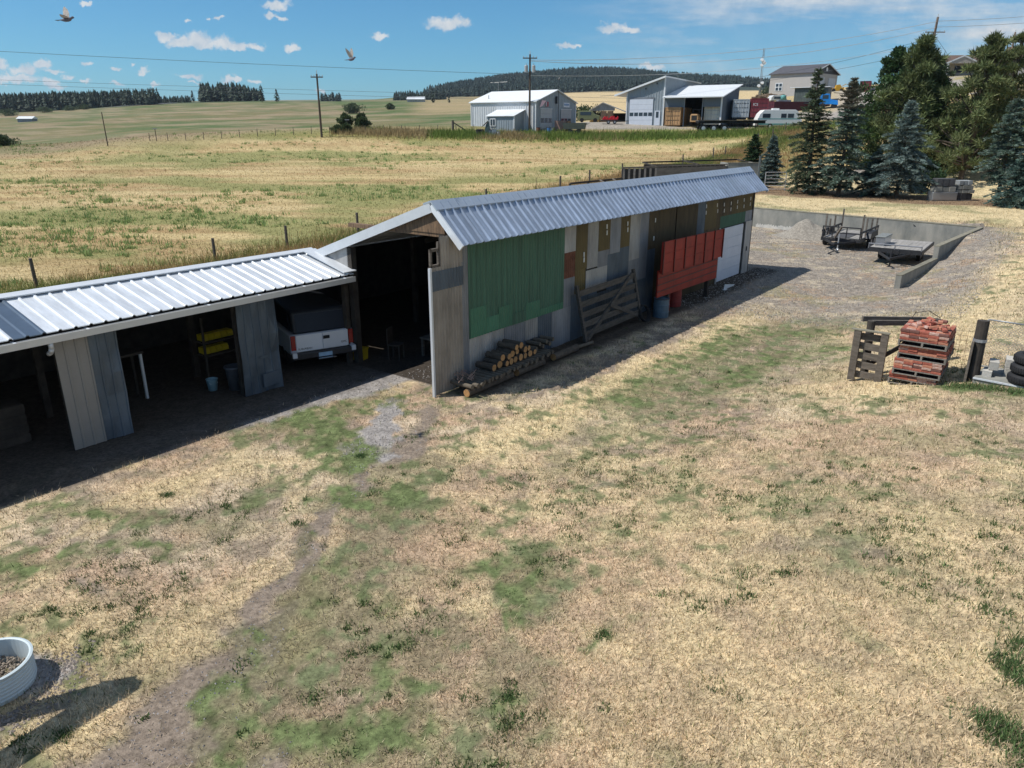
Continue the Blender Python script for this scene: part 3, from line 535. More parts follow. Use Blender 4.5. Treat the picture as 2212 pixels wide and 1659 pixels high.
# --- things inside the low shed
yel=M('yellow plastic',(.5,.38,.02),.5); bl=M('pale blue plastic',(.25,.42,.5),.5); bing=M('grey bin plastic',(.10,.11,.13),.5)
sh=thing('storage_rack','dark timber rack behind the yellow bins in the low shed','shelf',W(9.8,17.45),RZ)
for z in (.85,1.2): MB().box(-.1,0,z,1.1,.45,z+.04).build('shelf',darkwood,sh)
for x in (-.1,1.06): MB().box(x,0,0,x+.05,.05,1.9).build('post',darkwood,sh)
bm=None; k=0
for z,n in ((1.24,5),(.89,4)):
    for i in range(n):
        x=.0+i*.2; p=W(9.86+x*.9,17.6,z)
        o=MB().prism([(0,0),(.28,0),(.28,.16),(.05,.16),(0,.09)],'x',-.08,.08)
        ob=o.build('storage_bin',yel); ob.location=p; ob.rotation_euler=(0,0,RZ)
        tag(ob,'small yellow storage bin on the %s shelf in the low shed'%('upper' if n==5 else 'lower'),'bin','yellow bins on the %s shelf'%('upper' if n==5 else 'lower'))
b=thing('trash_can','grey plastic trash can standing behind the dented sliding door','trash can',W(10.12,16.9),RZ); b.scale=(.85,.85,.8)
MB().lathe([(0,0),(.2,0),(.25,.72),(.27,.74),(.27,.78),(.24,.78),(.19,.1),(0,.1)],18).build('can_body',bing,b,smooth=True); MB().lathe([(.28,.74),(.29,.76),(.28,.80),(.26,.80)],18).build('rim',bing,b)
b=thing('bucket','small pale blue bucket on the floor of the low shed','bucket',W(9.7,17.3),RZ)
MB().lathe([(0,0),(.11,0),(.145,.30),(.155,.31),(.135,.31),(.1,.03)],16).build('bucket_body',bl,b,smooth=True); MB().tube([(-.14,0,.3),(-.1,-.1,.2),(.1,-.1,.2),(.14,0,.3)],.006).build('handle',trimw,b)
tb=thing('work_table','white legged work table deep in the low shed','table',W(7.3,18.0),RZ); tb.scale=(1,1,1.38)
MB().box(0,0,.86,1.1,.6,.9).build('table_top',darkwood,tb)
for x,y in ((.02,.02),(1.0,.02),(.02,.5),(1.0,.5)): MB().box(x,y,0,x+.06,y+.06,.86).build('leg',trimw if x>.5 and y<.1 else darkwood,tb)
for nm,lb,ct,t,q,sx,sy,sz in (('wooden_crate','dark wooden crate beside the beige sliding door','crate',4.7,17.4,.7,.5,.9),('wooden_crate','low wooden crate farther left inside the low shed','crate',3.4,17.2,.8,.6,.55)):
    c=thing(nm,lb,ct,W(t,q),RZ)
    for i in range(4): MB().box(0,-.01,.03+i*sz/4,sx,.015,(i+.85)*sz/4).build('slat',darkwood,c)
    MB().box(0.01,.015,0,sx-.01,sy,sz-.02).build('crate_box',darkwood,c)
# benches in the tall shed
for i,(t,q,l) in enumerate(((15.2,14.6,'low plank bench inside the tall shed opening'),(17.6,15.2,'taller work bench behind the plank bench'))):
    c=thing('work_bench',l,'bench',W(t,q),RZ); H_=.55+.35*i
    MB().box(0,0,H_,1.9,.5,H_+.05).build('bench_top',oldwood,c)
    for x in (.05,1.78):
        for y in (.03,.42): MB().box(x,y,0,x+.07,y+.07,H_).build('leg',oldwood,c)
c=thing('chair','wooden chair between the truck and the benches','chair',W(14.6,15.5),RZ+.4)
MB().box(-.2,-.2,.43,.2,.2,.47).build('seat',darkwood,c); MB().box(-.2,.17,.47,.2,.2,.95).build('backrest',darkwood,c)
for x in (-.19,.15):
    for y in (-.19,.15): MB().box(x,y,0,x+.04,y+.04,.43).build('leg',darkwood,c)
c=thing('plastic_tote','yellow plastic tote on the floor beside the truck bumper','tote',W(13.9,16.3),RZ+.2)
MB().prism([(-.16,0),(.16,0),(.2,.32),(-.2,.32)],'y',-.15,.15).build('tote_body',yel,c); MB().box(-.22,-.17,.31,.22,.17,.34).build('lid',yel,c)
# --- pickup / utility truck
TR=thing('parked_truck','white utility truck parked nose-in under the low shed, tailgate showing','truck',W(12.72,16.5),math.radians(31)+math.pi/2); TR.scale=(.93,.93,.93)
# local: x forward, y left, rear at x=0
tw=M('truck white paint',(.64,.67,.72),.25,0,.03,2,spec=.6); gl=M('dark car glass',(.010,.014,.024),.3,0,.05,2,spec=.25); red=M('tail light red',(.28,.01,.012),.2,0,.1,4)
dk=M('dark bumper',(.05,.05,.055),.5,.3,.2,4); chrome=M('chrome',(.6,.62,.65),.15,1.,.03,4)
MB().prism([(0.03,.5),(5.4,.5),(5.45,.95),(4.2,1.12),(3.75,1.14),(0.0,1.14),(-.02,.8)],'y',-.97,.97).build('body',tw,TR,bevel=.03)
MB().prism([(.06,1.15),(3.85,1.15),(3.2,1.78),(2.7,1.84),(.35,1.84),(.2,1.8)],'y',-.84,.84).build('cabin',M('truck dark cabin',(.022,.027,.036),.5),TR,bevel=.04)  # cabin coloured near black to put the shade under the roof into it
MB().prism([(.03,1.2),(.04,1.2),(.19,1.72),(.17,1.72)],'y',-.74,.74).build('rear_window',gl,TR)
for s in (-1,1): MB().prism([(.4,1.2),(3.5,1.2),(3.0,1.7),(.5,1.7)],'y',s*.85-.01,s*.85+.01).build('side_window',gl,TR)
MB().box(-.045,-.80,.62,-.015,-.005,1.13).build('tailgate_panel',tw,TR,bevel=.006); MB().box(-.045,.005,.62,-.015,.80,1.13).build('tailgate_panel',tw,TR,bevel=.006)
for s in (-1,1): MB().box(-.05,s*.89-.07,.68,0,s*.89+.07,1.13).build('tail_light',red,TR,bevel=.01)
MB().box(-.20,-.98,.42,.02,.98,.60).build('bumper',dk,TR,bevel=.02)
for s in (-1,1): MB().box(-.21,s*.91-.07,.48,.0,s*.91+.07,.64).build('bumper_corner',tw,TR,bevel=.01)
MB().box(-.215,-.22,.44,-.2,.20,.56).build('licence_plate',M('licence plate',(.28,.42,.55),.4),TR)
MB().box(-.36,-.3,.40,-.2,.25,.42).build('bumper_step',chrome,TR)
MB().box(-.06,-.22,.93,-.045,-.02,1.03).build('tailgate_handle',blk,TR,bevel=.004)
RT=Matrix(((0,0,-1),(-1,0,0),(0,1,0)))
text_mesh('SUBURBAN',.085,'lettering',dk,TR,RT,Vector((-.048,.55,.70)))
text_mesh('GMC',.085,'lettering',dk,TR,RT,Vector((-.048,-.66,.76)))
for x in (1.0,4.3):
    for s in (-1,1):
        wv=MB().cyl((x,s*.72,.38),(x,s*.96,.38),.38,n=20).build('wheel',blk,TR); MB().cyl((x,s*.955,.38),(x,s*.975,.38),.21,n=14).build('rim',chrome,wv)
gatew=M('dark weathered gate boards',(.085,.076,.066),.9,0,.4,3,.5,30,st=(1,1,5))
# --- gutter end etc: wooden gate leaning on the tall shed wall
gt=thing('wooden_gate','weathered plank farm gate with diagonal brace leaning on the shed wall','gate',W(19.2,11.75),RZ)
def gz(x,z): return (x,.38*z/1.6,z)
for z in (.32,.62,.92,1.24,1.58): MB().beam(gz(.05,z),gz(3.75,z+.05),.035,.19).build('rail',gatew,gt)
for x in (.05,3.7): MB().beam(gz(x,.1),gz(x,1.85),.09,.12,up=(1,0,0)).build('upright',gatew,gt)
MB().beam((.15,.02,.15),(3.5,.37,1.72),.05,.14).build('brace',gatew,gt); MB().beam((1.7,.14,.98),(3.5,.06,.3),.05,.12).build('brace',gatew,gt)
# --- red truck bed side panels hung on the wall
rd=M('faded red paint',(.22,.017,.009),.6,0,.35,2,.1,20,st=(1,1,.6)); 
rp=thing('truck_bed_side','large red ribbed steel panel hanging on the shed wall beside the garage door','panel',W(23.6,11.55),RZ)
MB().prism([(0,.78),(5.3,.69),(5.3,1.75),(0,1.75)],'y',0,.05).build('lower_board',rd,rp)
for k in range(3): MB().box(0,-.02,.98+.24*k,5.28,0.0,1.0+.24*k).build('board_seam',dk,rp)
up=MB().prism([(-.0,1.66),(5.38,1.57),(5.42,2.67),(.0,2.76)],'y',-.12,-.06).build('upper_panel',rd,rp)
for k in range(7): x=.03+k*.885; MB().box(x-.022,-.155,1.62-.015*k,x+.035,-.12,2.76-.012*k).build('rib',M('dark red rib',(.09,.012,.008),.6),rp)
for z in (1.98,2.32): MB().box(0,-.135,z,5.38,-.12,z+.02).build('rib',rd,rp)
MB().box(1.0,.05,0,1.12,.2,.8).box(4.6,.05,0,4.72,.2,.75).build('support_post',darkwood,rp)
def barrel(t,q,z,m,l,r=.28,h=.68):
    b=thing('barrel',l,'barrel',W(t,q,z),RZ,None)
    MB().lathe([(0,0),(r,0),(r,.27*h),(r+.012,.3*h),(r,.33*h),(r,.64*h),(r+.012,.67*h),(r,.7*h),(r,h),(r+.01,h+.01),(r-.02,h+.01),(r-.02,h-.02),(0,h-.02)],20).build('drum',m,b,smooth=False)
    MB().lathe([(r+.012,h-.015),(r+.018,h),(r+.012,h+.015),(r-.01,h+.015)],20).build('rim',dk,b); return b
barrel(24.1,11.6,0,M('faded blue drum',(.10,.15,.19),.5,.1,.2,4),'faded blue grey drum below the left end of the red panel')
barrel(25.0,12.0,0,rd,'red drum next to the blue one under the red panel'); barrel(26.0,12.0,0,M('dark red drum',(.2,.025,.02),.6,0,.2,4),'darker red drum farthest right under the red panel')
hs=thing('hose_coil','dark coil of hose on the ground between the wooden gate and the drum','hose',W(23.1,11.6),RZ)
for k in range(3): MB().tube([(.32*math.cos(a/12*2*math.pi),.1+.05*k+.1*math.sin(a/12*2*math.pi),.3+.28*math.sin(a/12*2*math.pi)) for a in range(13)],.018).build('loop',blk,hs)
tp=thing('metal_flap','small bent white metal strip on the ground before the garage door','scrap',W(30.0,11.6),RZ)
MB().prism([(0,0),(1.1,.0),(1.2,.05),(.1,.22)],'y',0,.02).build('strip',trimw,tp); MB().box(-.1,-.1,0,.15,.02,.03).build('foot',trimw,tp)
# ---------------------------------------------------------------- log pile
wlog=M('log bark',(.085,.068,.052),.9,0,.4,8,.5,30); wend=M('sawn log end',(.40,.22,.09),.8,0,.25,10); wpost=M('peeled post',(.12,.10,.075),.85,0,.3,8,.3,30)
def log(t,q0,q1,z,r,label,group,z1=None):
    L_=abs(q1-q0); o=thing('cut_log' if r>.07 else 'fence_pole',label,'log' if r>.07 else 'pole',W(t,q0,z),RZ,group)
    dz=(z1 if z1 is not None else z)-z; dx=random.uniform(-.05,.05); MB().cyl((0,0,0),(dx,q1-q0,dz),r,r*.93,10).build('bark',wlog if r>.07 else wpost,o)
    d=Vector((dx,q1-q0,dz)).normalized(); MB().cyl(-d*.004,d*.01,r*.9,n=10).build('cut_end',wend if r>.07 else wpost,o); return o
for i in range(24):
    t=13.35+i*.165; log(t,11.42+random.uniform(-.06,.06)+.02*i*.3,12.2,.30,.062,'peeled pole lying in the bottom row of the stack beside the barn door','poles in the bottom row of the stack')
for a,l in ((13.3,'cross bearer log under the near end of the pole stack'),(15.4,'cross bearer log under the middle of the pole stack'),(17.2,'cross bearer log under the far end of the pole stack')):
    o=thing('bearer_log',l,'log',W(a,11.62,.12),RZ); MB().cyl((0,0,0),(1.3 if a>13.5 else 1.9,.03,0),.11,n=12).build('bark',wlog,o); MB().cyl((-.006,0,0),(.01,0,0),.1,n=12).build('cut_end',wend,o)
for i,(t,z,r) in enumerate([(14.55,.46,.10),(14.85,.47,.11),(15.08,.45,.085),(15.28,.46,.10),(15.5,.46,.095),(15.72,.47,.11),(15.95,.46,.09),(16.2,.46,.10),(16.45,.45,.08),(14.95,.64,.10),(15.17,.63,.09),(15.4,.64,.10),(15.62,.65,.085),(15.95,.64,.10),(16.15,.63,.08),(15.5,.81,.09),(15.72,.82,.10)]):
    log(t,11.72+random.uniform(-.04,.06),12.3,z,r,'thick sawn log with a pale round end on top of the pole stack','logs on top of the pole stack')
for i in range(6): log(16.75+.17*i,11.9,12.35,.44+.1*(i%2),.065,'short pole heaped at the far end of the stack','poles heaped at the far end')
o=thing('loose_pole','single bare pole lying past the far end of the log stack','pole',W(18.0,11.7,.12),RZ-.15); MB().cyl((0,0,0),(1.3,.05,0),.06,.05,8).build('bark',wpost,o); MB().cyl((1.29,.05,0),(1.31,.05,0),.045,n=8).build('cut_end',wend,o)
sk=MB()
for i in range(34): a=random.uniform(-.6,.6); x=random.uniform(0,.9); y=random.uniform(-.15,.35); sk.cyl((x,y,.40+random.random()*.05),(x+.35*math.cos(a),y+.35*math.sin(a),.42+random.random()*.06),.008,.005,5)
o=sk.build('kindling',M('pinkish kindling',(.42,.28,.22),.8)); o.location=W(13.35,11.6,0); o.rotation_euler=(0,0,RZ+.8); tag(o,'loose pinkish kindling sticks on the sunlit end of the pole stack','sticks',kind='stuff')
# ---------------------------------------------------------------- pad walls
conc=M('cast concrete',(.26,.25,.22),.9,0,.3,1.3,.3,14,col2=(.15,.16,.15),st=(1,1,.45)); concw=M('lime stained concrete',(.62,.60,.55),.9,0,.2,2.5,.3,14); lich=M('lichened coping',(.20,.185,.14),.95,0,.3,5,.4,30)
rw=thing('retaining_wall','long stained concrete retaining wall behind the two trailers','wall',W(50,18),RZ)
mb=MB(); cpb=MB(); segs=22
for k in range(segs):
    q0=4.6+k*(26-4.6)/segs; q1=4.6+(k+1)*(26-4.6)/segs
    for mm,z0,z1,e in ((mb,-.3,1.25,0),(cpb,1.25,1.30,.015)):
        a,b=TB(q0),TB(q1); vs=[(a-e,q0,z0),(b-e,q1,z0),(b+.25+e,q1,z0),(a+.25+e,q0,z0)]; vs+=[(x,y,z1) for x,y,_ in vs]; mm.add(vs,[(0,3,2,1),(4,5,6,7),(0,1,5,4),(1,2,6,5),(2,3,7,6),(3,0,4,7)])
tr_=Matrix.Translation((-50,-18,0)); mb.xf(tr_).build('wall_face',conc,rw); cpb.xf(tr_).build('coping',lich,rw)
wsx=MB(); n=40
for k in range(n):
    q0=14.5+k*3.6/n; q1=q0+3.6/n; h0=.14+.10*vnoise(np.array([q0]),np.array([0]),.3,3)[0]+.08*abs(math.sin(k*1.7)); a=TB(q0)
    wsx.add([(a-.006,q0,0),(a-.006,q1,0),(a-.006,q1,h0),(a-.006,q0,h0)],[(0,1,2,3)])
wsx.xf(tr_).build('lime_stain',concw,rw,label='white lime stain along the foot')
rw2=thing('retaining_wall','stepped concrete side wall at the right of the flatbed trailer','wall',W(41,5.2),RZ)
def wal(t0,t1,z1,z0=-.3):
    m=MB(); c=MB(); n=8
    for k in range(n):
        a=t0+(t1-t0)*k/n; b=t0+(t1-t0)*(k+1)/n
        for mm,za,zb,e in ((m,z0,z1,0),(c,z1,z1+.04,.012)):
            vs=[(a,QR(a)-.1-e,za),(b,QR(b)-.1-e,za),(b,QR(b)+.12+e,za),(a,QR(a)+.12+e,za)]; vs+=[(x,y,zb) for x,y,_ in vs]; mm.add(vs,[(0,3,2,1),(4,5,6,7),(0,1,5,4),(1,2,6,5),(2,3,7,6),(3,0,4,7)])
    t2=Matrix.Translation((-41,-5.2,0)); m.xf(t2).build('wall_face',conc,rw2); c.xf(t2).build('coping',lich,rw2)
wal(34.0,39.6,.68); wal(39.6,48.9,1.26)
cb_=MB().tube([(0,0,1.1),(.1,-.4,.8),(-.15,-1.2,.35),(-.1,-1.5,.2)],.02).build('drain_hose',blk); cb_.location=W(TB(8)-.05,8.0); cb_.rotation_euler=(0,0,RZ); tag(cb_,'thin black hose hanging over the retaining wall near its right corner','hose')
# gravel heap
N=4500; a=rng.uniform(0,2*np.pi,N); rr=np.sqrt(rng.random(N)); hx=rr*np.cos(a)*2.1; hy=rr*np.sin(a)*1.3; hz=.95*np.exp(-2.2*rr**2)*(1+.15*np.sin(hx*3))-.05; mb=MB(); bmn=24
vs=[];fs=[]
for i in range(bmn+1):
    for j in range(36):
        r_=i/bmn; an=2*math.pi*j/36; X=r_*2.3*math.cos(an); Y=r_*1.45*math.sin(an); vs.append((X,Y,1.0*math.exp(-2.2*r_*r_)*(1+.18*math.sin(X*3))-.12*r_+.03*math.sin(X*9+Y*7)))
for i in range(bmn):
    for j in range(36): fs.append((i*36+j,i*36+(j+1)%36,(i+1)*36+(j+1)%36,(i+1)*36+j))
hp=MB().add(vs,fs).build('gravel_heap',M('heaped gravel',(.28,.255,.215),.95,0,.45,9,1.,35,col2=(.17,.15,.125)),None,smooth=True); hp.location=W(48.6,13.6,0); hp.rotation_euler=(0,0,RZ+math.radians(95)); tag(hp,'low heap of grey gravel against the retaining wall left of the trailers','gravel heap',kind='stuff')
# ---------------------------------------------------------------- trailers
blackst=M('black painted steel',(.035,.036,.04),.5,.3,.3,5); deck=M('weathered deck planks',(.30,.285,.265),.85,0,.3,2,.4,20,st=(.4,5,1)); deckd=M('dark mat',(.06,.06,.065),.8)
def planks(mb,x0,x1,y0,y1,z,n):
    w_=(y1-y0)/n
    for i in range(n): mb.box(x0,y0+i*w_+.006,z,x1,y0+(i+1)*w_-.006,z+.04)
    return mb
# A: stake trailer. local x = toward hitch
pA=(gp(*(((2200+640*872/2212)/3*1.0,(550+400*872/2212)/3)),0))
def wheel(x,y,z,r,w_,par,s):
    wv=MB().lathe([(r*.55,-w_/2),(r*.92,-w_/2),(r,-w_/2+.03),(r,w_/2-.03),(r*.92,w_/2),(r*.55,w_/2)],20).xf(Matrix.Translation((x,y,z))@Matrix.Rotation(math.pi/2,4,'X')).build('wheel',blk,par); MB().cyl((x,y-w_*.45,z),(x,y+w_*.45,z),r*.56,n=14).build('rim',M('wheel rim',(.35,.35,.36),.5,.4,.1,4),wv)
ta=thing('stake_trailer','black utility trailer with upright wooden stakes, beside the gravel heap','trailer',W(44.4,10.7),RZ+math.pi-.0)
# front at x=0 ; body extends -x (away)
def TA(): return MB()
planks(TA(),-4.2,0,-1.0,1.0,.60,9).build('deck',deck,ta)
TA().box(-4.2,-1.06,.46,0,-1.0,.66).box(-4.2,1.0,.46,0,1.06,.66).box(-.06,-1.0,.46,0,1.0,.66).build('chassis',blackst,ta)
TA().box(-2.6,-.55,.641,-.4,.35,.665).build('rubber_mat',deckd,ta)
for s in (-1,1):
    TA().box(-4.2,s*1.03-.03,.95,0,s*1.03+.03,1.05).build('side_rail',blackst,ta)
    for x in (-.3,-1.4,-2.4,-3.4,-4.1): TA().box(x-.03,s*1.03-.025,.6,x+.03,s*1.03+.025,.96).build('rail_post',blackst,ta)
    TA().prism([(-2.9,.60),(-2.75,.88),(-2.5,.95),(-1.5,.95),(-1.2,.85),(-1.05,.60)],'y',s*1.2-.13,s*1.2+.13).build('fender',blackst,ta)
    for x in (-2.35,-1.6): wheel(x,s*1.2,.34,.34,.2,ta,s)
TA().box(-.05,-1.03,1.22,0.0,1.03,1.28).box(-.05,-1.03,.66,0,-.97,1.22).box(-.05,.97,.66,0,1.03,1.22).box(-.05,-.5,.66,0,-.45,1.22).box(-.05,.25,.66,0,.3,1.22).box(-.05,-1.0,.9,0,1.0,.95).build('front_frame',blackst,ta)
TA().beam((0,-.8,.5),(1.25,0,.45),.07,.1).beam((0,.8,.5),(1.25,0,.45),.07,.1).build('drawbar',blackst,ta); TA().box(1.2,-.06,.42,1.5,.06,.5).build('coupler',blackst,ta)
TA().cyl((.85,.12,.1),(.85,.12,1.0),.035,n=8).cyl((.85,.06,.1),(.85,.18,.1),.1,n=12).build('jockey_stand',M('zinc jack',(.4,.42,.44),.4,.5,.1,4),ta)
TA().beam((.05,-.3,.66),(.45,.1,1.35),.09,.09).build('spare_post',oldwood,ta)
TA().tube([(1.3,0,.45),(1.5,.1,.12),(1.8,-.1,.02),(2.1,.15,.02)],.03).build('chain',blackst,ta)
for i,(x,s,h,dx) in enumerate([(-.5,1,1.95,.0),(-1.4,1,1.7,-.05),(-2.6,1,1.6,.15),(-3.9,1,1.5,.1),(-.35,-1,1.9,-.12),(-1.2,-1,1.55,-.03),(-2.2,-1,1.65,.03),(-3.9,-1,1.9,.06),(-4.0,.2,1.4,0)]):
    o=TA().beam((x,s*.97,.66),(x+dx,s*.97+dx*.3,h),.08,.07,up=(1,0,0)).build('stake',oldwood,ta)
# B: flatbed
tbx=thing('flatbed_trailer','low flatbed trailer with grey plank deck beside the stepped concrete wall','trailer',W(41.0,7.25),RZ+math.pi+.03)
planks(TA(),-4.0,0,-1.2,1.2,.72,11).build('deck',deck,tbx)
TA().box(-4.0,-1.25,.60,.05,-1.2,.78).box(-4.0,1.2,.60,.05,1.25,.78).box(0,-1.2,.58,.06,1.2,.80).box(-3.9,-.6,.48,0,-.5,.7).box(-3.9,.5,.48,0,.6,.7).build('chassis',blackst,tbx)
TA().cyl((.05,-1.22,.98),(.05,1.22,.98),.03,n=8).cyl((.05,-1.2,.75),(.05,-1.2,.98),.025,n=6).cyl((.05,1.2,.75),(.05,1.2,.98),.025,n=6).cyl((.05,0,.75),(.05,0,.98),.025,n=6).build('front_rail',M('grey rail',(.25,.26,.28),.4,.4,.1,4),tbx)
for s in (-1,1):
    for x in (-2.6,-1.85): wheel(x,s*.9,.33,.33,.2,tbx,s)
TA().beam((0,-.7,.55),(1.2,0,.45),.07,.1).beam((0,.7,.55),(1.2,0,.45),.07,.1).build('drawbar',blackst,tbx); TA().box(1.15,-.06,.42,1.45,.06,.5).build('coupler',blackst,tbx)
TA().cyl((.8,.0,.0),(.8,.0,.85),.04,n=8).box(.7,-.1,0,.9,.1,.03).build('jack_stand',blackst,tbx)
TA().cyl((.25,.15,.7),(.45,.15,.7),.13,n=10).build('winch',blackst,tbx)
ab=thing('tool_box','aluminium tool box sitting on the front left corner of the flatbed trailer','tool box',W(42.2,8.15,.765),RZ+math.pi)
alum=M('brushed aluminium',(.55,.57,.6),.3,.8,.05,5); TA().box(-1.2,-.22,0,.35,.22,.42).build('box_body',alum,ab,bevel=.015); TA().box(-1.23,-.25,.42,.38,.25,.47).build('lid',M('dull aluminium lid',(.22,.23,.22),.6,.3,.1,5),ab,bevel=.01)
# ---------------------------------------------------------------- pallet stack and bricks
_c=on_ground(890,386,8,30); PT,PQ=TQ(_c.x,_c.y); PQ-=1.02; PT=float(PT); PZ=TZ(*W(18.6,2.4)[:2])+.0
bricks=[M('red brick',(.32,.105,.07),.9,0,.3,12,.5,60,col2=(.24,.06,.04)),M('orange brick',(.44,.19,.12),.9,0,.3,12,.5,60),M('brick with old mortar',(.42,.33,.28),.95,0,.35,15,.5,60,col2=(.3,.1,.06)),M('dark burnt brick',(.16,.075,.06),.9,0,.3,12,.5,60)]
def bmesh_brick(m):
    o=MB().box(-.1,-.048,-.029,.1,.048,.029).build('brick',m,bevel=.005); me_=o.data; bpy.data.objects.remove(o); return me_
BMS=[bmesh_brick(m) for m in bricks]
def put_brick(t,q,z,rz,lab,grp,tilt=0):
    o=bpy.data.objects.new('brick',BMS[random.choices(range(4),(5,4,2.2,1.4))[0]]); COL.objects.link(o); o.location=W(t,q,z); o.rotation_euler=(tilt,tilt*.7,RZ+rz+random.gauss(0,.035)); tag(o,lab,'brick',grp)
palw=M('grey pallet wood',(.20,.18,.155),.9,0,.35,4,.5,30,st=(1,5,1))
def pallet(z,label,dt=0,dq=0,tint=palw):
    p=thing('pallet',label,'pallet',W(PT+dt,PQ+dq,z),RZ); dl,dw=1.2,1.02
    for i in range(6): a=i*(dl-.1)/5; MB().box(a,0,.115,a+.1,dw,.135).build('top_board',tint,p)
    for i in range(4): a=i*(dl-.1)/3; MB().box(a,0,0,a+.1,dw,.018).build('bottom_board',tint,p)
    for y in (0,dw/2-.02,dw-.04): MB().box(0,y,.018,dl,y+.04,.115).build('stringer',tint,p)
    return p
z=PZ-.06; names=['lowest','second','third','topmost']; rows=[2,4,3,4]
for k in range(4):
    dt=random.uniform(-.03,.03); dq=[.08,.02,-.03,.0][k]; pallet(z,'grey wooden pallet, %s in the brick stack'%names[k],dt,dq); zb=z+.135
    lab='salvaged red brick stacked on the %s pallet'%names[k]; grp='bricks on the %s pallet'%names[k]
    for r_ in range(rows[k]):
        zz_=zb+.031+r_*.062; off=.05*(r_%2)
        for i in range(5): put_brick(PT+dt+.06+random.uniform(-.01,.012),PQ+dq+.10+i*.2+off*.3,zz_,math.pi/2,lab,grp)
        for i in range(5): put_brick(PT+dt+.24+i*.2+off*.3,PQ+dq+.055+random.uniform(-.01,.01),zz_,0,lab,grp)
        for i in range(5): put_brick(PT+dt+.24+i*.2-off*.3,PQ+dq+.97+random.uniform(-.01,.01),zz_,0,lab,grp)
    if k==3:
        for i in range(8):
            for j in range(4): put_brick(PT+.17+i*.1,PQ+.20+j*.205,zb+.031+.062*3+random.uniform(-.004,.006),math.pi/2,lab,grp)
        for i in range(26): put_brick(PT+random.uniform(.25,1.1),PQ+random.uniform(.15,.85),zb+.031+.062*4+random.uniform(0,.06),random.uniform(0,3),'broken loose brick tossed on top of the brick stack','loose bricks on top of the stack',random.uniform(-.3,.3))
    else:
        cm=MB().box(.12,.12,0,1.08,.9,.062*rows[k]).build('brick_core',bricks[3]); cm.location=W(PT+dt,PQ+dq,zb); cm.rotation_euler=(0,0,RZ); tag(cm,'inner bricks packed within the %s pallet load'%names[k],'bricks',kind='stuff')
    z=zb+.062*rows[k]+.004
if True:
    cm=MB().box(.12,.12,0,1.08,.9,.062*2).build('brick_core',bricks[3]); cm.location=W(PT,PQ,z-.004-.248); cm.rotation_euler=(0,0,RZ); tag(cm,'inner bricks packed within the topmost pallet load','bricks',kind='stuff')
# ---------------------------------------------------------------- timber crib behind the bricks
g0=TZ(*W(19.3,3.6)[:2])
cr=thing('timber_crib','weathered post and rail timber frame standing behind the brick pallets','timber frame',W(19.2,3.2,g0),RZ)
# ladder like front section between q 3.2 and 4.0
lad=[]
for y in (0,.62): MB().box(-.05,y,0,.05,y+.16,1.28).build('upright',oldwood,cr)
for k in range(5): MB().obox((.07,.38,.14+k*.245),.03,.62,.17,Matrix.Rotation(.04*(k%2),3,'X')).build('slat',oldwood,cr)
MB().box(-.06,-.02,1.28,.06,.85,1.31).build('top_plank',lich,cr)
MB().cyl((.45,.5,0),(.45,.52,1.45),.10,.095,12).build('corner_post',darkwood,cr); MB().cyl((1.75,-.75,0),(1.75,-.74,1.42),.13,.125,12).build('corner_post',darkwood,cr)
MB().beam((.45,.5,1.40),(1.75,-.72,1.32),.07,.13).build('top_rail',oldwood,cr); MB().beam((.75,.8,1.40),(1.95,-.45,1.33),.07,.13).build('top_rail',oldwood,cr)
MB().beam((.5,.5,.25),(1.75,-.7,1.2),.05,.1).build('brace',darkwood,cr)
MB().tube([(1.1,-.2,1.4),(1.25,-.3,1.62),(1.5,-.55,1.66),(1.8,-.8,1.45)],.008).build('wire_loop',blk,cr)
ps=thing('gate_post','thick round wooden gate post with a metal strap, right of the bricks','post',W(19.45,1.35,TZ(*W(19.45,1.35)[:2])),RZ)
MB().cyl((0,0,0),(.06,.02,1.42),.135,.125,14).build('post_shaft',darkwood,ps); MB().beam((-.17,.12,0),(-.10,.12,.95),.05,.16,up=(1,0,0)).build('side_plank',oldwood,ps); MB().lathe([(.137,.93),(.145,.93),(.145,1.0),(.137,1.0)],14,(.04,.01,0)).build('metal_strap',M('steel strap',(.4,.42,.45),.4,.6,.1,4),ps)
# wire panel between stack and post, chain link gate to its right
wire=M('galvanised wire',(.33,.34,.34),.5,.5,.1,4); rwire=M('rusty wire',(.16,.10,.07),.8,.2,.2,4)
wp_=thing('wire_fence','rusty welded wire panel between the brick stack and the gate post','wire fence',W(20.3,2.1,TZ(*W(20.3,1.9)[:2])),RZ-math.pi/2+.15)
m=MB()
for i in range(5): m.cyl((i*.14,0,0),(i*.14,.0,1.05),.004,n=4)
for i in range(9): m.cyl((0,0,.05+i*.12),(.56,0,.05+i*.12),.004,n=4)
m.build('wire_mesh',rwire,wp_); 
def cl_gate(loc,rz,wd,ht,label,frame=True):
    g_=thing('chain_link_gate' if frame else 'chain_link_fence',label,'gate' if frame else 'fence',loc,rz)
    pts=[(0,0,.08),(0,0,ht-.1),(.1,0,ht),(wd-.1,0,ht),(wd,0,ht-.1),(wd,0,.08)]
    if frame: MB().tube(pts+[pts[0]],.019,8).build('frame',wire,g_,smooth=True)
    m=MB(); s=.075; n=int((wd+ht)/s)
    for k in range(n):
        for sg in (1,-1):
            # diagonal clipped to the rectangle
            a=k*s-ht
            x0=max(0,a); z0=(x0-a); x1=min(wd,a+ht); z1=x1-a
            if x1-x0<.02: continue
            if sg<0: x0,x1=wd-x0,wd-x1
            m.cyl((x0,.0,.08+z0*(ht-.1)/ht),(x1,0,.08+z1*(ht-.1)/ht),.0028,n=3,cap=False)
    m.build('chain_mesh',wire,g_); return g_
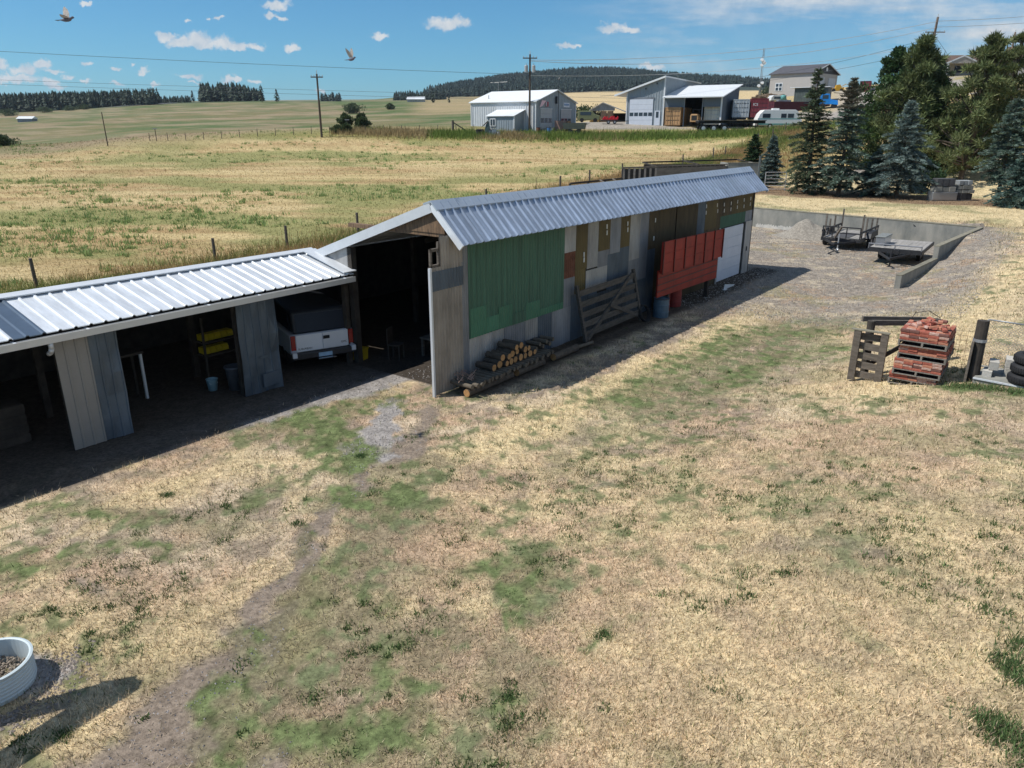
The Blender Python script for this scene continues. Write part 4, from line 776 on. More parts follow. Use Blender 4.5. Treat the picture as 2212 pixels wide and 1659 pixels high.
gz_=TZ(*W(20.3,1.0)[:2]); cg=cl_gate(W(20.35,1.42,gz_),RZ-math.pi/2-.1,.95,1.22,'small chain link gate with rounded top frame behind the cinder blocks')
MB().tube([(1.0,0,0),(1.0,0,1.5)],.035,10).build('gate_post',wire,cg,smooth=True); MB().box(.93,-.05,.95,1.06,.05,1.02).build('hinge',wire,cg)
cl_gate(W(20.3,.38,gz_),RZ-math.pi/2-.1,3.0,1.35,'chain link fence running off to the right behind the tyres')
cnd=M('cinder block',(.42,.40,.36),.95,0,.18,10,.6,50)
for i,(t,q,dz,lb,rz) in enumerate([(19.55,1.08,0,'cinder block lying lowest beside the gate post',0),(19.65,1.0,.19,'cinder block set on top of the lowest one',.1),(19.9,.70,.0,'tall pair cinder block nearest the tyres',.1),(19.92,.71,.2,'cinder block stacked on the block nearest the tyres',.1)]):
    b=thing('cinder_block',lb,'cinder block',W(t,q,TZ(*W(t,q)[:2])+.07+dz),RZ+rz); s_=.36 if dz==.19 or i==0 else .4
    MB().box(-s_/2,-.095,0,s_/2,.095,.035).box(-s_/2,-.095,.155,s_/2,.095,.19).box(-s_/2,-.095,.035,-s_/2+.035,.095,.155).box(s_/2-.035,-.095,.035,s_/2,.095,.155).box(-.02,-.095,.035,.02,.095,.155).build('block_shell',cnd,b,bevel=.004); MB().box(-s_/2+.036,-.06,.036,s_/2-.036,.06,.154).build('block_web',cnd,b)
sb=thing('concrete_slab','thin pale slab lying under the tyres and cinder blocks','slab',W(19.3,.35,TZ(*W(19.3,.6)[:2])+.0),RZ-.1); MB().box(-.2,-1.6,-.12,1.0,.95,.06).build('slab_body',conc,sb,bevel=.01); MB().box(-.23,-1.6,.02,-.2,.95,.055).build('edge_strip',trimw,sb)
for i,l in enumerate(('bottom tyre of the stack at the right edge','middle tyre of the stack at the right edge','top tyre of the stack at the right edge')):
    r_=.36; ty=thing('tyre',l,'tyre',W(19.35+.02*i,.33-.02*i,TZ(*W(19.3,.6)[:2])+.07+i*.225),RZ+i)
    MB().lathe([(.2,.01),(.24,0),(.33,.012),(.36,.05),(.365,.11),(.36,.17),(.33,.208),(.24,.22),(.2,.21),(.19,.11),(.2,.01)],28).build('tyre_body',blk,ty,smooth=True)
    m=MB()
    for k in range(40): a=2*math.pi*k/40; m.obox((.363*math.cos(a),.363*math.sin(a),.11),.012,.022,.11,Rz(a))
    m.build('tread',blk,ty)
# ---------------------------------------------------------------- ring planter
pc=gp(-11,668,.3); pz=TZ(pc.x,pc.y)
SCR=.80
rg=thing('ring_planter','pale blue grey ribbed plastic ring holding cobbles, bottom left corner','planter',(pc.x,pc.y,pz),0.); rg.scale=(SCR,SCR,SCR*.85)
pl=M('pale blue grey plastic',(.55,.63,.66),.45,0,.05,4)
prof=[(.56,.0)]
for k in range(6): prof+=[(.56,.05+k*.07),(.575,.065+k*.07),(.575,.085+k*.07),(.56,.10+k*.07)]
prof+=[(.585,.5),(.59,.53),(.56,.54),(.535,.53),(.535,.0)]
MB().lathe(prof,48).build('ring_wall',pl,rg,smooth=False); MB().cyl((-.25,-.15,.0),(-.28,-.0,.55),.03,n=10).build('stake',pl,rg)
V=[];Cc=[]
cob=MB()
for k in range(420):
    a=random.uniform(0,6.283); r_=.52*math.sqrt(random.random()); s=random.uniform(.02,.04); c=Vector((r_*math.cos(a),r_*math.sin(a),.06+random.uniform(0,.05)))
    ic=[Vector(v) for v in ((1,0,0),(-1,0,0),(0,1,0),(0,-1,0),(0,0,1),(0,0,-1))]; R_=Matrix.Rotation(random.uniform(0,6),3,'Z')@Matrix.Rotation(random.uniform(0,6),3,'X'); sc=(s,s*.8,s*.65)
    cob.add([c+R_@Vector((v.x*sc[0],v.y*sc[1],v.z*sc[2])) for v in ic],[(0,2,4),(2,1,4),(1,3,4),(3,0,4),(2,0,5),(1,2,5),(3,1,5),(0,3,5)])
co_=cob.build('cobbles',M('planter cobbles',(.25,.21,.17),.9,0,.5,14)); co_.location=(pc.x,pc.y,pz+.04); co_.scale=(SCR,)*3; tag(co_,'brown and grey cobbles filling the ring planter','cobbles',kind='stuff')
# stones round the ring
st=MB()
for k in range(600):
    a=random.uniform(-2.2,.9); r_=.62+abs(random.gauss(0,.22)); s=random.uniform(.012,.03); c=Vector((r_*math.cos(a),r_*math.sin(a),0)); c.z=TZ(pc.x+c.x,pc.y+c.y)-pz+.005 if k%10==0 else .0
    st.add([c+Vector((s,0,0)),c+Vector((0,s,0)),c+Vector((-s,0,0)),c+Vector((0,-s,0)),c+Vector((0,0,s*.8))],[(0,1,4),(1,2,4),(2,3,4),(3,0,4)])
so_=st.build('edging_stones',M('edging stones',(.27,.23,.2),.9,0,.4,14)); so_.location=(pc.x,pc.y,pz); tag(so_,'small stones scattered round the ring planter','stones',kind='stuff')
# ---------------------------------------------------------------- A frame whose shadow falls into the picture
sv=Vector((.70,.09,-1)); ap=gp(112,673,.2); h_=2.6; A_=ap-sv*h_
f1=gp(-70,724,.2); f2=gp(-160,846,.2)
af=thing('timber_a_frame','leaning timber A-frame left of the yard whose shadow crosses the grass','post frame',(A_.x,A_.y,.2),0.)
def foot(u,v,lift): g_=gp(u,v,.2); return g_
MB().beam((0,0,h_),(f1.x-A_.x,f1.y-A_.y,-.1),.26,.26).build('leg',oldwood,af); MB().beam((0,0,h_),(f2.x-A_.x,f2.y-A_.y,-.1),.26,.26).build('leg',oldwood,af); MB().obox((0.0,0,h_-.1),.3,.16,.3).build('head_block',oldwood,af)
# ---------------------------------------------------------------- fence along the field
fpost=M('fence post timber',(.10,.085,.07),.9,0,.3,5,.4,30)
wires=[]; fp=[]
for i,t in enumerate([5,12.5,21,25.4,30.5,37,43,49.5,53,57.5,63,68.5,76,84.3,88,93,98,103,108]):
    h_=1.25+.12*math.sin(i*2.1); X=W(t,35.3+.15*math.sin(i)); z0=TZ(X.x,X.y); thin=i in (5,7,11,15); nm='metal_stake' if thin else 'fence_post'
    o=thing(nm,('thin steel stake' if thin else 'rough dark wooden post')+' in the field fence, number %d counted from the left end'%(i+1),'fence post',(X.x,X.y,z0),RZ,'field fence posts')
    lean=random.uniform(-.05,.05); MB().cyl((0,0,-.2),(lean,lean,h_),.025 if thin else .085,.02 if thin else .075,8).build('shaft',rwire if thin else fpost,o); MB().cyl((lean,lean,h_-.005),(lean,lean,h_+.015),.02 if thin else .07,n=8).build('post_top',oldwood,o)
    fp.append((X.x,X.y,z0))
fw=thing('wire_strands','thin barbed wire strands strung between the field fence posts','wire',fp[0],0)
for k in range(3):
    m=MB(); 
    for a,b in zip(fp[:-1],fp[1:]): m.cyl((a[0]-fp[0][0],a[1]-fp[0][1],a[2]-fp[0][2]+.35+.35*k),(b[0]-fp[0][0],b[1]-fp[0][1],b[2]-fp[0][2]+.35+.35*k),.0035,n=3,cap=False)
    m.build('strand',rwire,fw)
# far field edge fence
for i in range(20):
    u=150+i*18; v=141-.32*i*18/18-.0; F=103+i*.45; p=at(u,v,F); z0=TZ(p.x,p.y); o=thing('fence_post','small far fence post on the field crest, number %d from the left'%(i+1),'fence post',(p.x,p.y,z0),0,'far fence posts along the field crest')
    MB().cyl((0,0,-.2),(0,0,1.0),.05,.04,6).build('shaft',fpost,o); MB().cyl((0,0,.99),(0,0,1.01),.035,n=6).build('post_top',oldwood,o)
# ---------------------------------------------------------------- trees
FM=attr_mat('conifer needles',.7,0,trans=.2,spec=.25); LM=attr_mat('broad leaves',.6,0,trans=.3,spec=.3)
bark=M('tree bark',(.11,.085,.065),.95,0,.4,4,.6,25,st=(1,1,.3))
def leaf_tris(c,d,ln,wd):
    """c centres (n,3), d unit directions (n,3) -> thin triangles"""
    n=len(c); r_=rng.normal(size=(n,3)); s=np.cross(d,r_); s/=np.linalg.norm(s,axis=1,keepdims=True)+1e-9
    V=np.empty((n,3,3)); L_=np.asarray(ln).reshape(-1,1)*np.ones((n,1)); w_=np.asarray(wd).reshape(-1,1)*np.ones((n,1))
    V[:,0]=c-s*w_/2; V[:,1]=c+s*w_/2; V[:,2]=c+d*L_; return V.reshape(-1,3)
def trunk_mesh(h,r,lean,limbs=None):
    m=MB(); k=8; pts=[Vector((lean[0]*h*(i/k),lean[1]*h*(i/k),h*i/k-(.3 if i==0 else 0))) for i in range(k+1)]
    for i in range(k): m.cyl(pts[i],pts[i+1],r*(1-.93*i/k),r*(1-.93*(i+1)/k),9,cap=False)
    for a,b,ra in (limbs or []): m.cyl(a,b,ra,ra*.25,5,cap=False)
    return m
def spruce(name,label,loc,h,R,col,dens=1.,base=.08,lean=(0,0),col2=None,gap=.25,group=None,droop=.25,topcol=None,shape=.85):
    root=thing(name,label,'tree',loc,0,group); cs=[];ds=[];ln=[];cl=[]; limbs=[]
    z=base*h; col=np.array(col); c2=np.array(col2 if col2 is not None else col*1.5)
    while z<h*.985:
        f=(z/h-base)/(1-base); rr=R*((1-f)**shape)*(.85+.3*random.random())*min(1,.55+f*6); nb=max(4,int(9-5*f)); a0=random.random()*6.28
        for b in range(nb):
            if random.random()<gap*.35: continue
            a=a0+6.283*b/nb+random.gauss(0,.25); L_=rr*random.uniform(.6,1.15); up=.28*f-droop*(1-f)+random.gauss(0,.08); bs=Vector((lean[0]*z,lean[1]*z,z))
            tip=bs+Vector((math.cos(a)*L_,math.sin(a)*L_,L_*up)); limbs.append((bs,tip,.012*h/8+.004*L_))
            n=int(dens*(26+60*L_)); s=rng.random(n)**.8; side=rng.choice([-1,1],n)
            ax=np.array((math.cos(a),math.sin(a),up)); nx=np.array((-math.sin(a),math.cos(a),0)); spread=(1-s)*.42*L_+.05
            off=side*rng.random(n)*spread
            P=np.array(bs)+np.outer(s*L_,ax)+np.outer(off,nx); P[:,2]+= .10*np.sin(s*3.1)*L_-.06*np.abs(off)+rng.normal(0,.035*h/9,n)
            D=ax*.9+np.outer(side*.8,nx)+rng.normal(0,.35,(n,3)); D[:,2]+=.15; D/=np.linalg.norm(D,axis=1,keepdims=True)
            cs.append(P);ds.append(D);ln.append(rng.uniform(.12,.30,n)*(.7+.04*h)); tone=random.uniform(.7,1.3); tipb=(s>.6)*.35
            cc=col*tone*(1+tipb[:,None]*1.)+0; m=rng.random(n)<.28; cc=np.where(m[:,None],c2*tone,cc); 
            if topcol is not None and f>.72: cc=cc*.4+np.array(topcol)*.6
            cl.append(cc*rng.uniform(.7,1.3,(n,1)))
        z+=h*.030*(1.25-.5*f)*random.uniform(.8,1.2)
    n=int(24*dens); P=np.array((lean[0]*h,lean[1]*h,h*.95))+np.c_[rng.normal(0,.03*R,n),rng.normal(0,.03*R,n),rng.uniform(-.06,.03,n)*h]; D=rng.normal(0,.3,(n,3)); D[:,2]+=1; D/=np.linalg.norm(D,axis=1,keepdims=True)
    cs.append(P);ds.append(D);ln.append(np.full(n,.3));cl.append(np.tile(col,(n,1)))
    cs=np.vstack(cs);ds=np.vstack(ds);ln=np.concatenate(ln);cl=np.vstack(cl)
    tri_mesh('crown',leaf_tris(cs,ds,ln,ln*.36),FM,np.clip(cl,0,1),root); trunk_mesh(h,.016*h+.04,lean,limbs).build('trunk',bark,root); return root
def puffy(name,label,loc,h,R,col,mat,kind='pine',nclump=70,lf=.3,base=.25,lean=(0,0),group=None,col2=None,per=170,cr=.8,squash=.55):
    root=thing(name,label,'tree' if h>2.2 else 'bush',loc,0,group); cs=[];ds=[];ln=[];cl=[];limbs=[]; col=np.array(col); c2=np.array(col2 if col2 is not None else col*1.6)
    for k in range(nclump):
        f=((k+.5)/nclump); z=h*(base+(1-base)*f); prof=math.sin(math.pi*min(1,(f*.82+.22)))**.7 if kind!='pine' else (1-f)**.6*min(1,.5+f*3)
        a=k*2.4+random.uniform(-.5,.5); r_=R*prof*random.uniform(.25,1.2); c=np.array((lean[0]*z+r_*math.cos(a),lean[1]*z+r_*math.sin(a),z+random.uniform(-.04,.04)*h))
        rad=cr*random.uniform(.6,1.25)*(.55+.5*prof); n=int(per*random.uniform(.7,1.2)); d=rng.normal(size=(n,3)); d/=np.linalg.norm(d,axis=1,keepdims=True); rr=rad*rng.random(n)**.45
        P=c+d*rr[:,None]*np.array((1,1,squash)); bump=1
        D=d*.7+rng.normal(0,.5,(n,3)); D[:,2]+=.45; D/=np.linalg.norm(D,axis=1,keepdims=True)
        cs.append(P);ds.append(D);ln.append(rng.uniform(.6,1.3,n)*lf); tone=random.uniform(.6,1.35); cc=np.tile(col*tone,(n,1)); m=rng.random(n)<.3; cc[m]=c2*tone; cl.append(cc*rng.uniform(.7,1.3,(n,1)))
        zb=max(.1*h,z-.22*h*random.random()-.05*h); limbs.append((Vector((lean[0]*zb,lean[1]*zb,zb)),Vector(c),.012*h*.6+.02))
    cs=np.vstack(cs);ds=np.vstack(ds);ln=np.concatenate(ln);cl=np.vstack(cl)
    tri_mesh('crown',leaf_tris(cs,ds,ln,ln*(.22 if kind=='pine' else .75)),mat,np.clip(cl,0,1),root); trunk_mesh(h*.92,.018*h+.04,lean,limbs).build('trunk' if h>2.2 else 'stem',bark,root); return root
def plc(u,v,F): p=at(u,v,F); return (p.x,p.y,TZ(p.x,p.y))
BLUE=(.085,.125,.095); BL2=(.165,.21,.18); GRN=(.055,.085,.045); GR2=(.10,.125,.06)
spruce('spruce_tree','tall thin-topped green spruce nearest the tubular gate',*tree_at(807,193,66),2.9,(.06,.085,.05),1.15,.06,lean=(-.035,0),col2=(.13,.145,.08),gap=.9,shape=.95)
spruce('spruce_tree','dense blue spruce with a browning top beside the thin-topped spruce',*tree_at(838,196,77),2.4,BLUE,1.15,.08,lean=(-.0,0),col2=BL2,topcol=(.16,.12,.085),shape=.7)
spruce('spruce_tree','silvery blue spruce standing alone in the middle of the row',*tree_at(896,198,101),2.7,(.11,.15,.135),1.25,.10,col2=(.20,.25,.235),shape=.75)
spruce('spruce_tree','blue spruce with bare lower trunk right of the stone pallets',*tree_at(996,205,97),1.95,BLUE,1.2,.26,col2=BL2,shape=.7)
spruce('spruce_tree','pale blue spruce cut by the right edge of the view',*tree_at(1036,207,80),2.2,(.09,.13,.12),1.1,.06,col2=BL2,topcol=(.2,.14,.09),shape=.65)
spruce('spruce_tree','low wide blue spruce at the bottom of the right edge',*tree_at(1018,207,155),2.2,(.07,.12,.10),1.1,.03,col2=BL2,shape=.6)
spruce('young_spruce','small dark green spruce by the end of the field fence',*tree_at(751,181,134.5),1.6,(.035,.065,.03),1.2,.02,col2=(.05,.09,.035),shape=.75)
spruce('young_spruce','small silvery spruce between the dark young spruce and the tall spruce',*tree_at(769,184,136),1.35,(.10,.14,.125),1.2,.02,col2=BL2,shape=.75)
spruce('spruce_tree','low blue green skirted spruce filling under the alone standing silvery spruce',*tree_at(872,195,152),1.7,BLUE,1.0,.02,col2=BL2,shape=.6)
puffy('pine_tree','broad olive green pine behind the silvery spruce',*tree_at(904,172,42),4.0,(.10,.13,.05),FM,'pine',95,.5,.08,col2=(.15,.175,.07),per=190,cr=1.0)
puffy('pine_tree','biggest olive pine with puffy branches behind the stone pallets',*tree_at(960,181,40),3.9,(.11,.14,.055),FM,'pine',135,.42,.10,lean=(.06,0),col2=(.17,.19,.08),per=170,cr=.68)
puffy('pine_tree','slim second leader pine rising at the right of the biggest pine',*tree_at(990,172,33),1.9,(.11,.14,.055),FM,'pine',45,.34,.35,lean=(.04,0),col2=(.125,.14,.06),per=200,cr=.75)
puffy('leafy_tree','dark round leafy tree at the left of the broad pine',*tree_at(884,150,50),3.0,(.035,.07,.025),LM,'leaf',70,.28,.2,col2=(.06,.11,.035),per=200,cr=1.1)
puffy('leafy_tree','bright green leafy tree between the two big pines',*tree_at(922,168,74),2.9,(.06,.10,.03),LM,'leaf',70,.26,.12,col2=(.12,.17,.05),per=200,cr=.9)
puffy('leafy_tree','yellow green leafy tree right of the big pine on the bank',*tree_at(985,155,105),2.6,(.07,.12,.03),LM,'leaf',50,.26,.08,col2=(.13,.19,.05),per=170,cr=.9)
puffy('leafy_tree','mid green leafy tree filling the gap below the bright one',plc(938,178,72),5.2,2.6,(.06,.095,.03),LM,'leaf',50,.24,.05,col2=(.10,.15,.045),per=190,cr=.9)
puffy('shrub','yellowish green shrub at the right of the big pine',plc(980,165,76),4.2,2.2,(.075,.12,.035),LM,'leaf',36,.24,.05,col2=(.13,.19,.05),per=170,cr=.85)
puffy('shrub','dark green shrub behind the browning blue spruce',plc(864,172,76),4.4,1.9,(.045,.08,.025),LM,'leaf',36,.22,.05,col2=(.09,.13,.04),per=190,cr=.75)
puffy('shrub','low green shrub at the foot of the big pine left side',plc(922,190,62),2.6,1.9,(.035,.075,.03),LM,'leaf',26,.2,.05,col2=(.06,.11,.04),per=150,cr=.7)
puffy('shrub','olive shrub in front of the blue truck',plc(866,140,95),2.8,1.7,(.07,.10,.03),LM,'leaf',22,.22,.05,per=140,cr=.7)
puffy('leafy_tree','dark small tree beside the utility pole on the hill',plc(936,92,128),5.0,2.0,(.03,.05,.025),LM,'leaf',26,.3,.1,per=120,cr=.9)
puffy('dead_conifer','brown dead conifer beside the grey garage',plc(853,96,112),4.4,1.2,(.14,.09,.06),FM,'pine',22,.3,.1,per=80,cr=.5)
puffy('dead_conifer','brown drooping conifer top above the right edge spruces',plc(1012,110,75),5.5,1.5,(.17,.12,.065),FM,'pine',26,.3,.3,per=120,cr=.6)
for i,(u,v,F,h,R,lb) in enumerate([(362,135,111,2.0,.95,'large grey green bush on the field crest right of the left utility pole'),(345,127,175,2.6,1.4,'round dark bush in the draw beyond the field'),(353,113.5,230,2.4,2.8,'wide low dark bush higher up the draw'),(390,109.5,290,2.0,1.6,'lone round bush on the far slope'),(338,133,140,1.2,1.,'small bush at the bottom of the draw'),(347,133,150,1.6,.9,'second small bush at the bottom of the draw'),(2,147,108,1.2,1.8,'dark bush at the left edge of the field crest'),(8,116,420,3.0,4.5,'pale green willow clump at the far left'),(45,112.5,460,2.6,4,'green willow clump below the left tree line'),(69,110.5,500,2.4,4,'third willow clump below the left tree line'),(84,109.5,520,3,3.6,'rightmost willow clump below the left tree line'),(584,121,190,2.6,5,'dark green thicket behind the metal shop beside the old barn')]):
    bp=tuple(on_ground(u,v,90,700)) if i not in (0,6,11) else plc(u,v,F); sc_=bp[1]/F; h*=sc_; R*=sc_
    puffy('bush',lb,bp,h,R,(.06,.09,.04),LM,'leaf',24,.12+.1*h,.08,col2=(.09,.12,.05),per=110,cr=R*.45,squash=.75,group='bushes on the far slopes')
# far conifers: woods as one mass, lone trees as things
def conifer_arr(P,H):
    """star skirts: P (n,3) bases, H (n,) heights -> triangles + colours"""
    T=[];Cc=[]; n=len(P)
    for lv in range(7):
        z=P[:,2]+H*(.10+.125*lv); r_=H*.25*(1-(lv*.13)**1.6)*rng.uniform(.75,1.25,n); top=z+H*.19
        for k in range(6):
            a=rng.uniform(0,6.28,n)+k*1.05; w_=.75
            A=np.stack([P[:,0]+r_*np.cos(a),P[:,1]+r_*np.sin(a),z-H*.02],1); B=np.stack([P[:,0]+r_*np.cos(a+w_),P[:,1]+r_*np.sin(a+w_),z-H*.02],1); C=np.stack([P[:,0],P[:,1],top],1)
            T.append(np.stack([A,B,C],1)); Cc.append(np.clip(rng.normal(1,.22,n),.5,1.6))
    return np.concatenate(T),np.concatenate(Cc)
def wood(name,label,x,y,h,col,kind='stuff'):
    P=np.stack([x,y,terr(x,y)-.5],1); T,b=conifer_arr(P,h); o=tri_mesh(name,T.reshape(-1,3),FM,np.array(col)*b[:,None]); tag(o,label,'wood' if kind else 'tree',kind=kind); return o
# forested hill
N=9000; u=rng.uniform(428,790,N); F=rng.uniform(1180,1760,N); a=(u-512)/FP*1.0; x=F*a*.985; y=F; g=ss(430,470,u)*ss(792,770,u)+.15*rng.random(N); z=terr(x,y); k=(rng.random(N)<g)&(z>26+12*(rng.random(N)))&((F>1330)|(u<700))
x,y=x[k],y[k]; print('forest',len(x)); wood('forest','dark pine forest covering the distant rounded hill',x,y,rng.uniform(10,17,len(x)),(.045,.070,.060))
N=1900; u=rng.uniform(-120,183,N); F=rng.uniform(640,760,N); k=(F-640<150-ss(120,183,u)*110); u,F=u[k],F[k]; x=F*(u-512)/FP; y=F; wood('forest','long dark pine wood on the left skyline',x,y,rng.uniform(9,16,len(x))*(1-.15*ss(80,180,u)),(.04,.062,.04))
N=300; u=rng.uniform(222,279,N); F=rng.uniform(690,760,N); x=F*(u-512)/FP; wood('forest','separate clump of tall pines right of the long wood',x,F,rng.uniform(8,17,N)*(1-.4*ss(250,285,u)),(.04,.062,.04))
N=90; u=rng.uniform(183,212,N); F=rng.uniform(700,740,N); wood('forest','thin low trees in the gap between the two pine woods',F*(u-512)/FP,F,rng.uniform(4,7,N),(.035,.055,.035))
N=260; u=np.concatenate([rng.uniform(334,352,60),rng.uniform(402,424,80),rng.uniform(424,450,120)]); F=rng.uniform(900,1000,N); wood('forest','scattered far trees along the skyline left of the forested hill',F*(u-512)/FP,F,rng.uniform(5,12,N),(.035,.055,.04))
N=60; u=rng.uniform(742,776,N); F=rng.uniform(430,470,N); wood('hillside_trees','thin young trees on the tan slope beside the radio mast',F*(u-512)/FP,F,rng.uniform(3,6,N),(.04,.06,.03))
for i,(u,v,F,h,l) in enumerate([(208,101,720,15,'lone pine left of the separate clump'),(200,101,725,9,'short pine left of the lone pine'),(193,101,725,10,'rounder short pine at the right end of the long wood'),(262,101,640,13,'pine at the right end of the separate clump'),(277,101,640,10,'last small pine right of the separate clump'),(433,97.5,560,7,'round tree beside the distant white farm barns'),(449,98,560,5.5,'second round tree beyond the distant white barns')]):
    p=at(u,v,F); z0=TZ(p.x,p.y); r_=thing('far_tree',l,'tree',(p.x,p.y,z0),0); T,b=conifer_arr(np.array([[0,0,0.]]),np.array([float(h)])); tri_mesh('crown',T.reshape(-1,3),FM,np.array((.03,.05,.032))*b[:,None],r_); MB().cyl((0,0,-1),(0,0,h*.5),.35,.15,6).build('trunk',bark,r_)

rp_=[on_ground(u,v,150,900) for u,v in ((96,109.3),(115,107.2),(135,105.6),(155,104.4),(175,103.4))]; vs=[];
for p in rp_: d=7; vs+=[(p.x,p.y-d,TZ(p.x,p.y-d)+.5),(p.x,p.y+d,TZ(p.x,p.y+d)+.5)]
o=MB().add(vs,[(2*i,2*i+2,2*i+3,2*i+1) for i in range(4)]).build('road',M('distant asphalt',(.22,.23,.24),.9)); tag(o,'grey road strip passing below the left pine wood',None,kind='structure')
# ---------------------------------------------------------------- workshops, yard and lines
wmet=M('pale ribbed cladding',(.56,.58,.60),.5,.1,.06,1,0,1); bmet=M('grey blue ribbed cladding',(.27,.31,.34),.5,.1,.07,1); roofw=M('white metal roof',(.66,.68,.69),.5,.1,.04,1); dglass=M('dark window glass',(.03,.04,.055),.12,0,.1,2,spec=.6)
tanm=M('tan container paint',(.42,.25,.12),.6,0,.15,3); mar=M('maroon container paint',(.17,.03,.04),.6,0,.2,3); gryc=M('pale grey container paint',(.40,.44,.47),.6,0,.12,3); crm=M('cream container paint',(.60,.58,.50),.6,0,.1,3); dgc=M('dark green grey container',(.08,.10,.095),.6,0,.2,2)
concp=M('pale yard concrete',(.42,.40,.37),.9,0,.15,2)
class Loc:
    def __init__(s,u,v,F,deg,name,label,cat,z=None,group=None):
        p=at(u,v,F); s.z=TZ(p.x,p.y) if z is None else z; s.o=thing(name,label,cat,(p.x,p.y,s.z),math.radians(deg),group)
def ribwall(x0,x1,y,z0,zt,pitch=.5,depth=.05,out=-1):
    """vertical ribbed wall in the xz plane at y; zt(x) gives the top"""
    m=MB(); x=x0; pr=[]
    while x<x1-1e-6:
        for a,d in ((0,0),(pitch*.70,0),(pitch*.78,depth),(pitch*.92,depth)):
            if x+a<x1: pr.append((x+a,y+out*d))
        x+=pitch
    pr.append((x1,y)); N=len(pr); o=0
    m.v=[(a,b,z0) for a,b in pr]+[(a,b,zt(a)) for a,b in pr]+[(a,y-out*.08,z0) for a,b in pr]+[(a,y-out*.08,zt(a)) for a,b in pr]
    for i in range(N-1): m.f+=[(i,i+1,N+i+1,N+i),(2*N+i+1,2*N+i,3*N+i,3*N+i+1),(N+i,N+i+1,3*N+i+1,3*N+i)]
    return m
def turn(m,a,tx=0,ty=0): return m.xf(Matrix.Translation((tx,ty,0))@Matrix.Rotation(a,4,'Z'))
def odoor(m,x0,x1,z0,z1,y,par,mat=whitep,win=None,name='overhead_door'):
    b=MB(); n=5
    for k in range(n): b.box(x0,y-.05,z0+(z1-z0)*k/n+.01,x1,y,z0+(z1-z0)*(k+1)/n-.01)
    d=b.build(name,mat,par)
    if win:
        w0,w1,nw=win; wb=MB(); s=(x1-x0)/nw
        for k in range(nw): wb.box(x0+s*k+s*.1,y-.07,w0,x0+s*(k+1)-s*.1,y-.052,w1)
        wb.build('window_row',dglass,d)
    return d
# left metal shop: x axis along the gable (toward the right, away), y axis = back along the long side... local frame: x = long side to the LEFT, built from near corner
A=Loc(535.3,127.2,112,0,'metal_shop','white metal workshop with lean-to shed, two roll-up doors and a flag','building'); o=A.o; o.rotation_euler=(0,0,math.radians(-35))
# long axis: from left end (x=-11.3) to corner (x=0), outer normal -y; gable at x=0 with normal +x, extends y 0..10.6
LL,WW,EH,RH=11.6,11.2,4.05,5.75
MB().box(-LL+.1,.1,-.8,-.1,WW-.1,EH-.1).prism([(.1,EH-.15),(WW-.1,EH-.15),(WW/2,RH-.15)],'x',-LL+.1,-.1).build('wall_core',bmet,o)
ribwall(-LL,0,0,-.8,lambda x:EH,.42).build('long_wall',wmet,o)
g=ribwall(0,WW,0,-.8,lambda x:EH+(RH-EH)*(1-abs(x-WW/2)/(WW/2)),.42); turn(g,math.pi/2).build('gable_wall',bmet,o)  # gable in darker, bluer cladding than the long wall: its shade is painted in
for s in (0,1):
    y0,y1=(-.25,WW/2) if s==0 else (WW+.25,WW/2); z0=EH-.02
    MB().add([(-LL-.3,y0,z0),(.3,y0,z0),(.3,y1,RH),(-LL-.3,y1,RH),(-LL-.3,y0,z0+.1),(.3,y0,z0+.1),(.3,y1,RH+.1),(-LL-.3,y1,RH+.1)],[(0,3,2,1),(4,5,6,7),(0,1,5,4),(1,2,6,5),(2,3,7,6),(3,0,4,7)]).build('roof',roofw,o)
MB().box(-.06,-.08,-.5,.10,.1,EH).build('corner_trim',roofw,o); MB().box(.02,WW-.1,-.5,.1,WW+.08,EH).build('corner_trim',roofw,o); MB().box(-LL-.05,-.1,-.5,-LL+.1,.02,EH).build('corner_trim',roofw,o)
def gab(x0,x1,z0,z1,name,mat,e=.06,d=.04):  # piece on gable face: x along the gable
    return turn(MB().box(x0,-e-d,z0,x1,-e,z1),math.pi/2).build(name,mat,o)
for a,b in ((1.2,4.3),(6.8,9.8)):
    d=MB()
    for k in range(5): d.box(a,-.1,.62*k,b,-.06,.62*(k+1)-.02)
    d=turn(d,math.pi/2).build('roll_up_door',M('grey white door',(.40,.42,.44),.5,0,.05,2),o)
    for k in range(3): turn(MB().box(a+.1+k*(b-a)/3,-.12,1.25,a-.1+(k+1)*(b-a)/3,-.101,1.85),math.pi/2).build('door_window',dglass,d)
    turn(MB().box(a-.1,-.13,3.1,b+.1,-.06,3.2),math.pi/2).build('door_frame',wmet,o)
gab(7.5,9.3,3.45,4.1,'shop_sign',M('sign white',(.62,.66,.72),.5)); gab(7.7,9.1,3.7,3.95,'sign_band',M('sign blue',(.18,.28,.45),.5),.11,.02)
gab(2.5,3.35,3.45,4.1,'poster',M('poster red',(.35,.09,.12),.6)); gab(2.52,2.8,3.5,4.05,'poster_panel',M('poster white',(.5,.5,.55),.6),.11,.02)
fl=turn(MB().add([(.55,-.35,3.3),(1.1,-.5,3.5),(1.9,-.6,4.2),(1.1,-.4,4.25),(.56,-.33,3.3),(1.11,-.48,3.5),(1.91,-.58,4.2),(1.11,-.38,4.25)],[(0,1,2,3),(7,6,5,4),(0,3,7,4),(1,0,4,5),(2,1,5,6),(3,2,6,7)]),math.pi/2).build('flag',M('flag pink white stripes',(.55,.25,.28),.8,0,.6,14,col2=(.6,.58,.6),st=(1,1,4)),o)
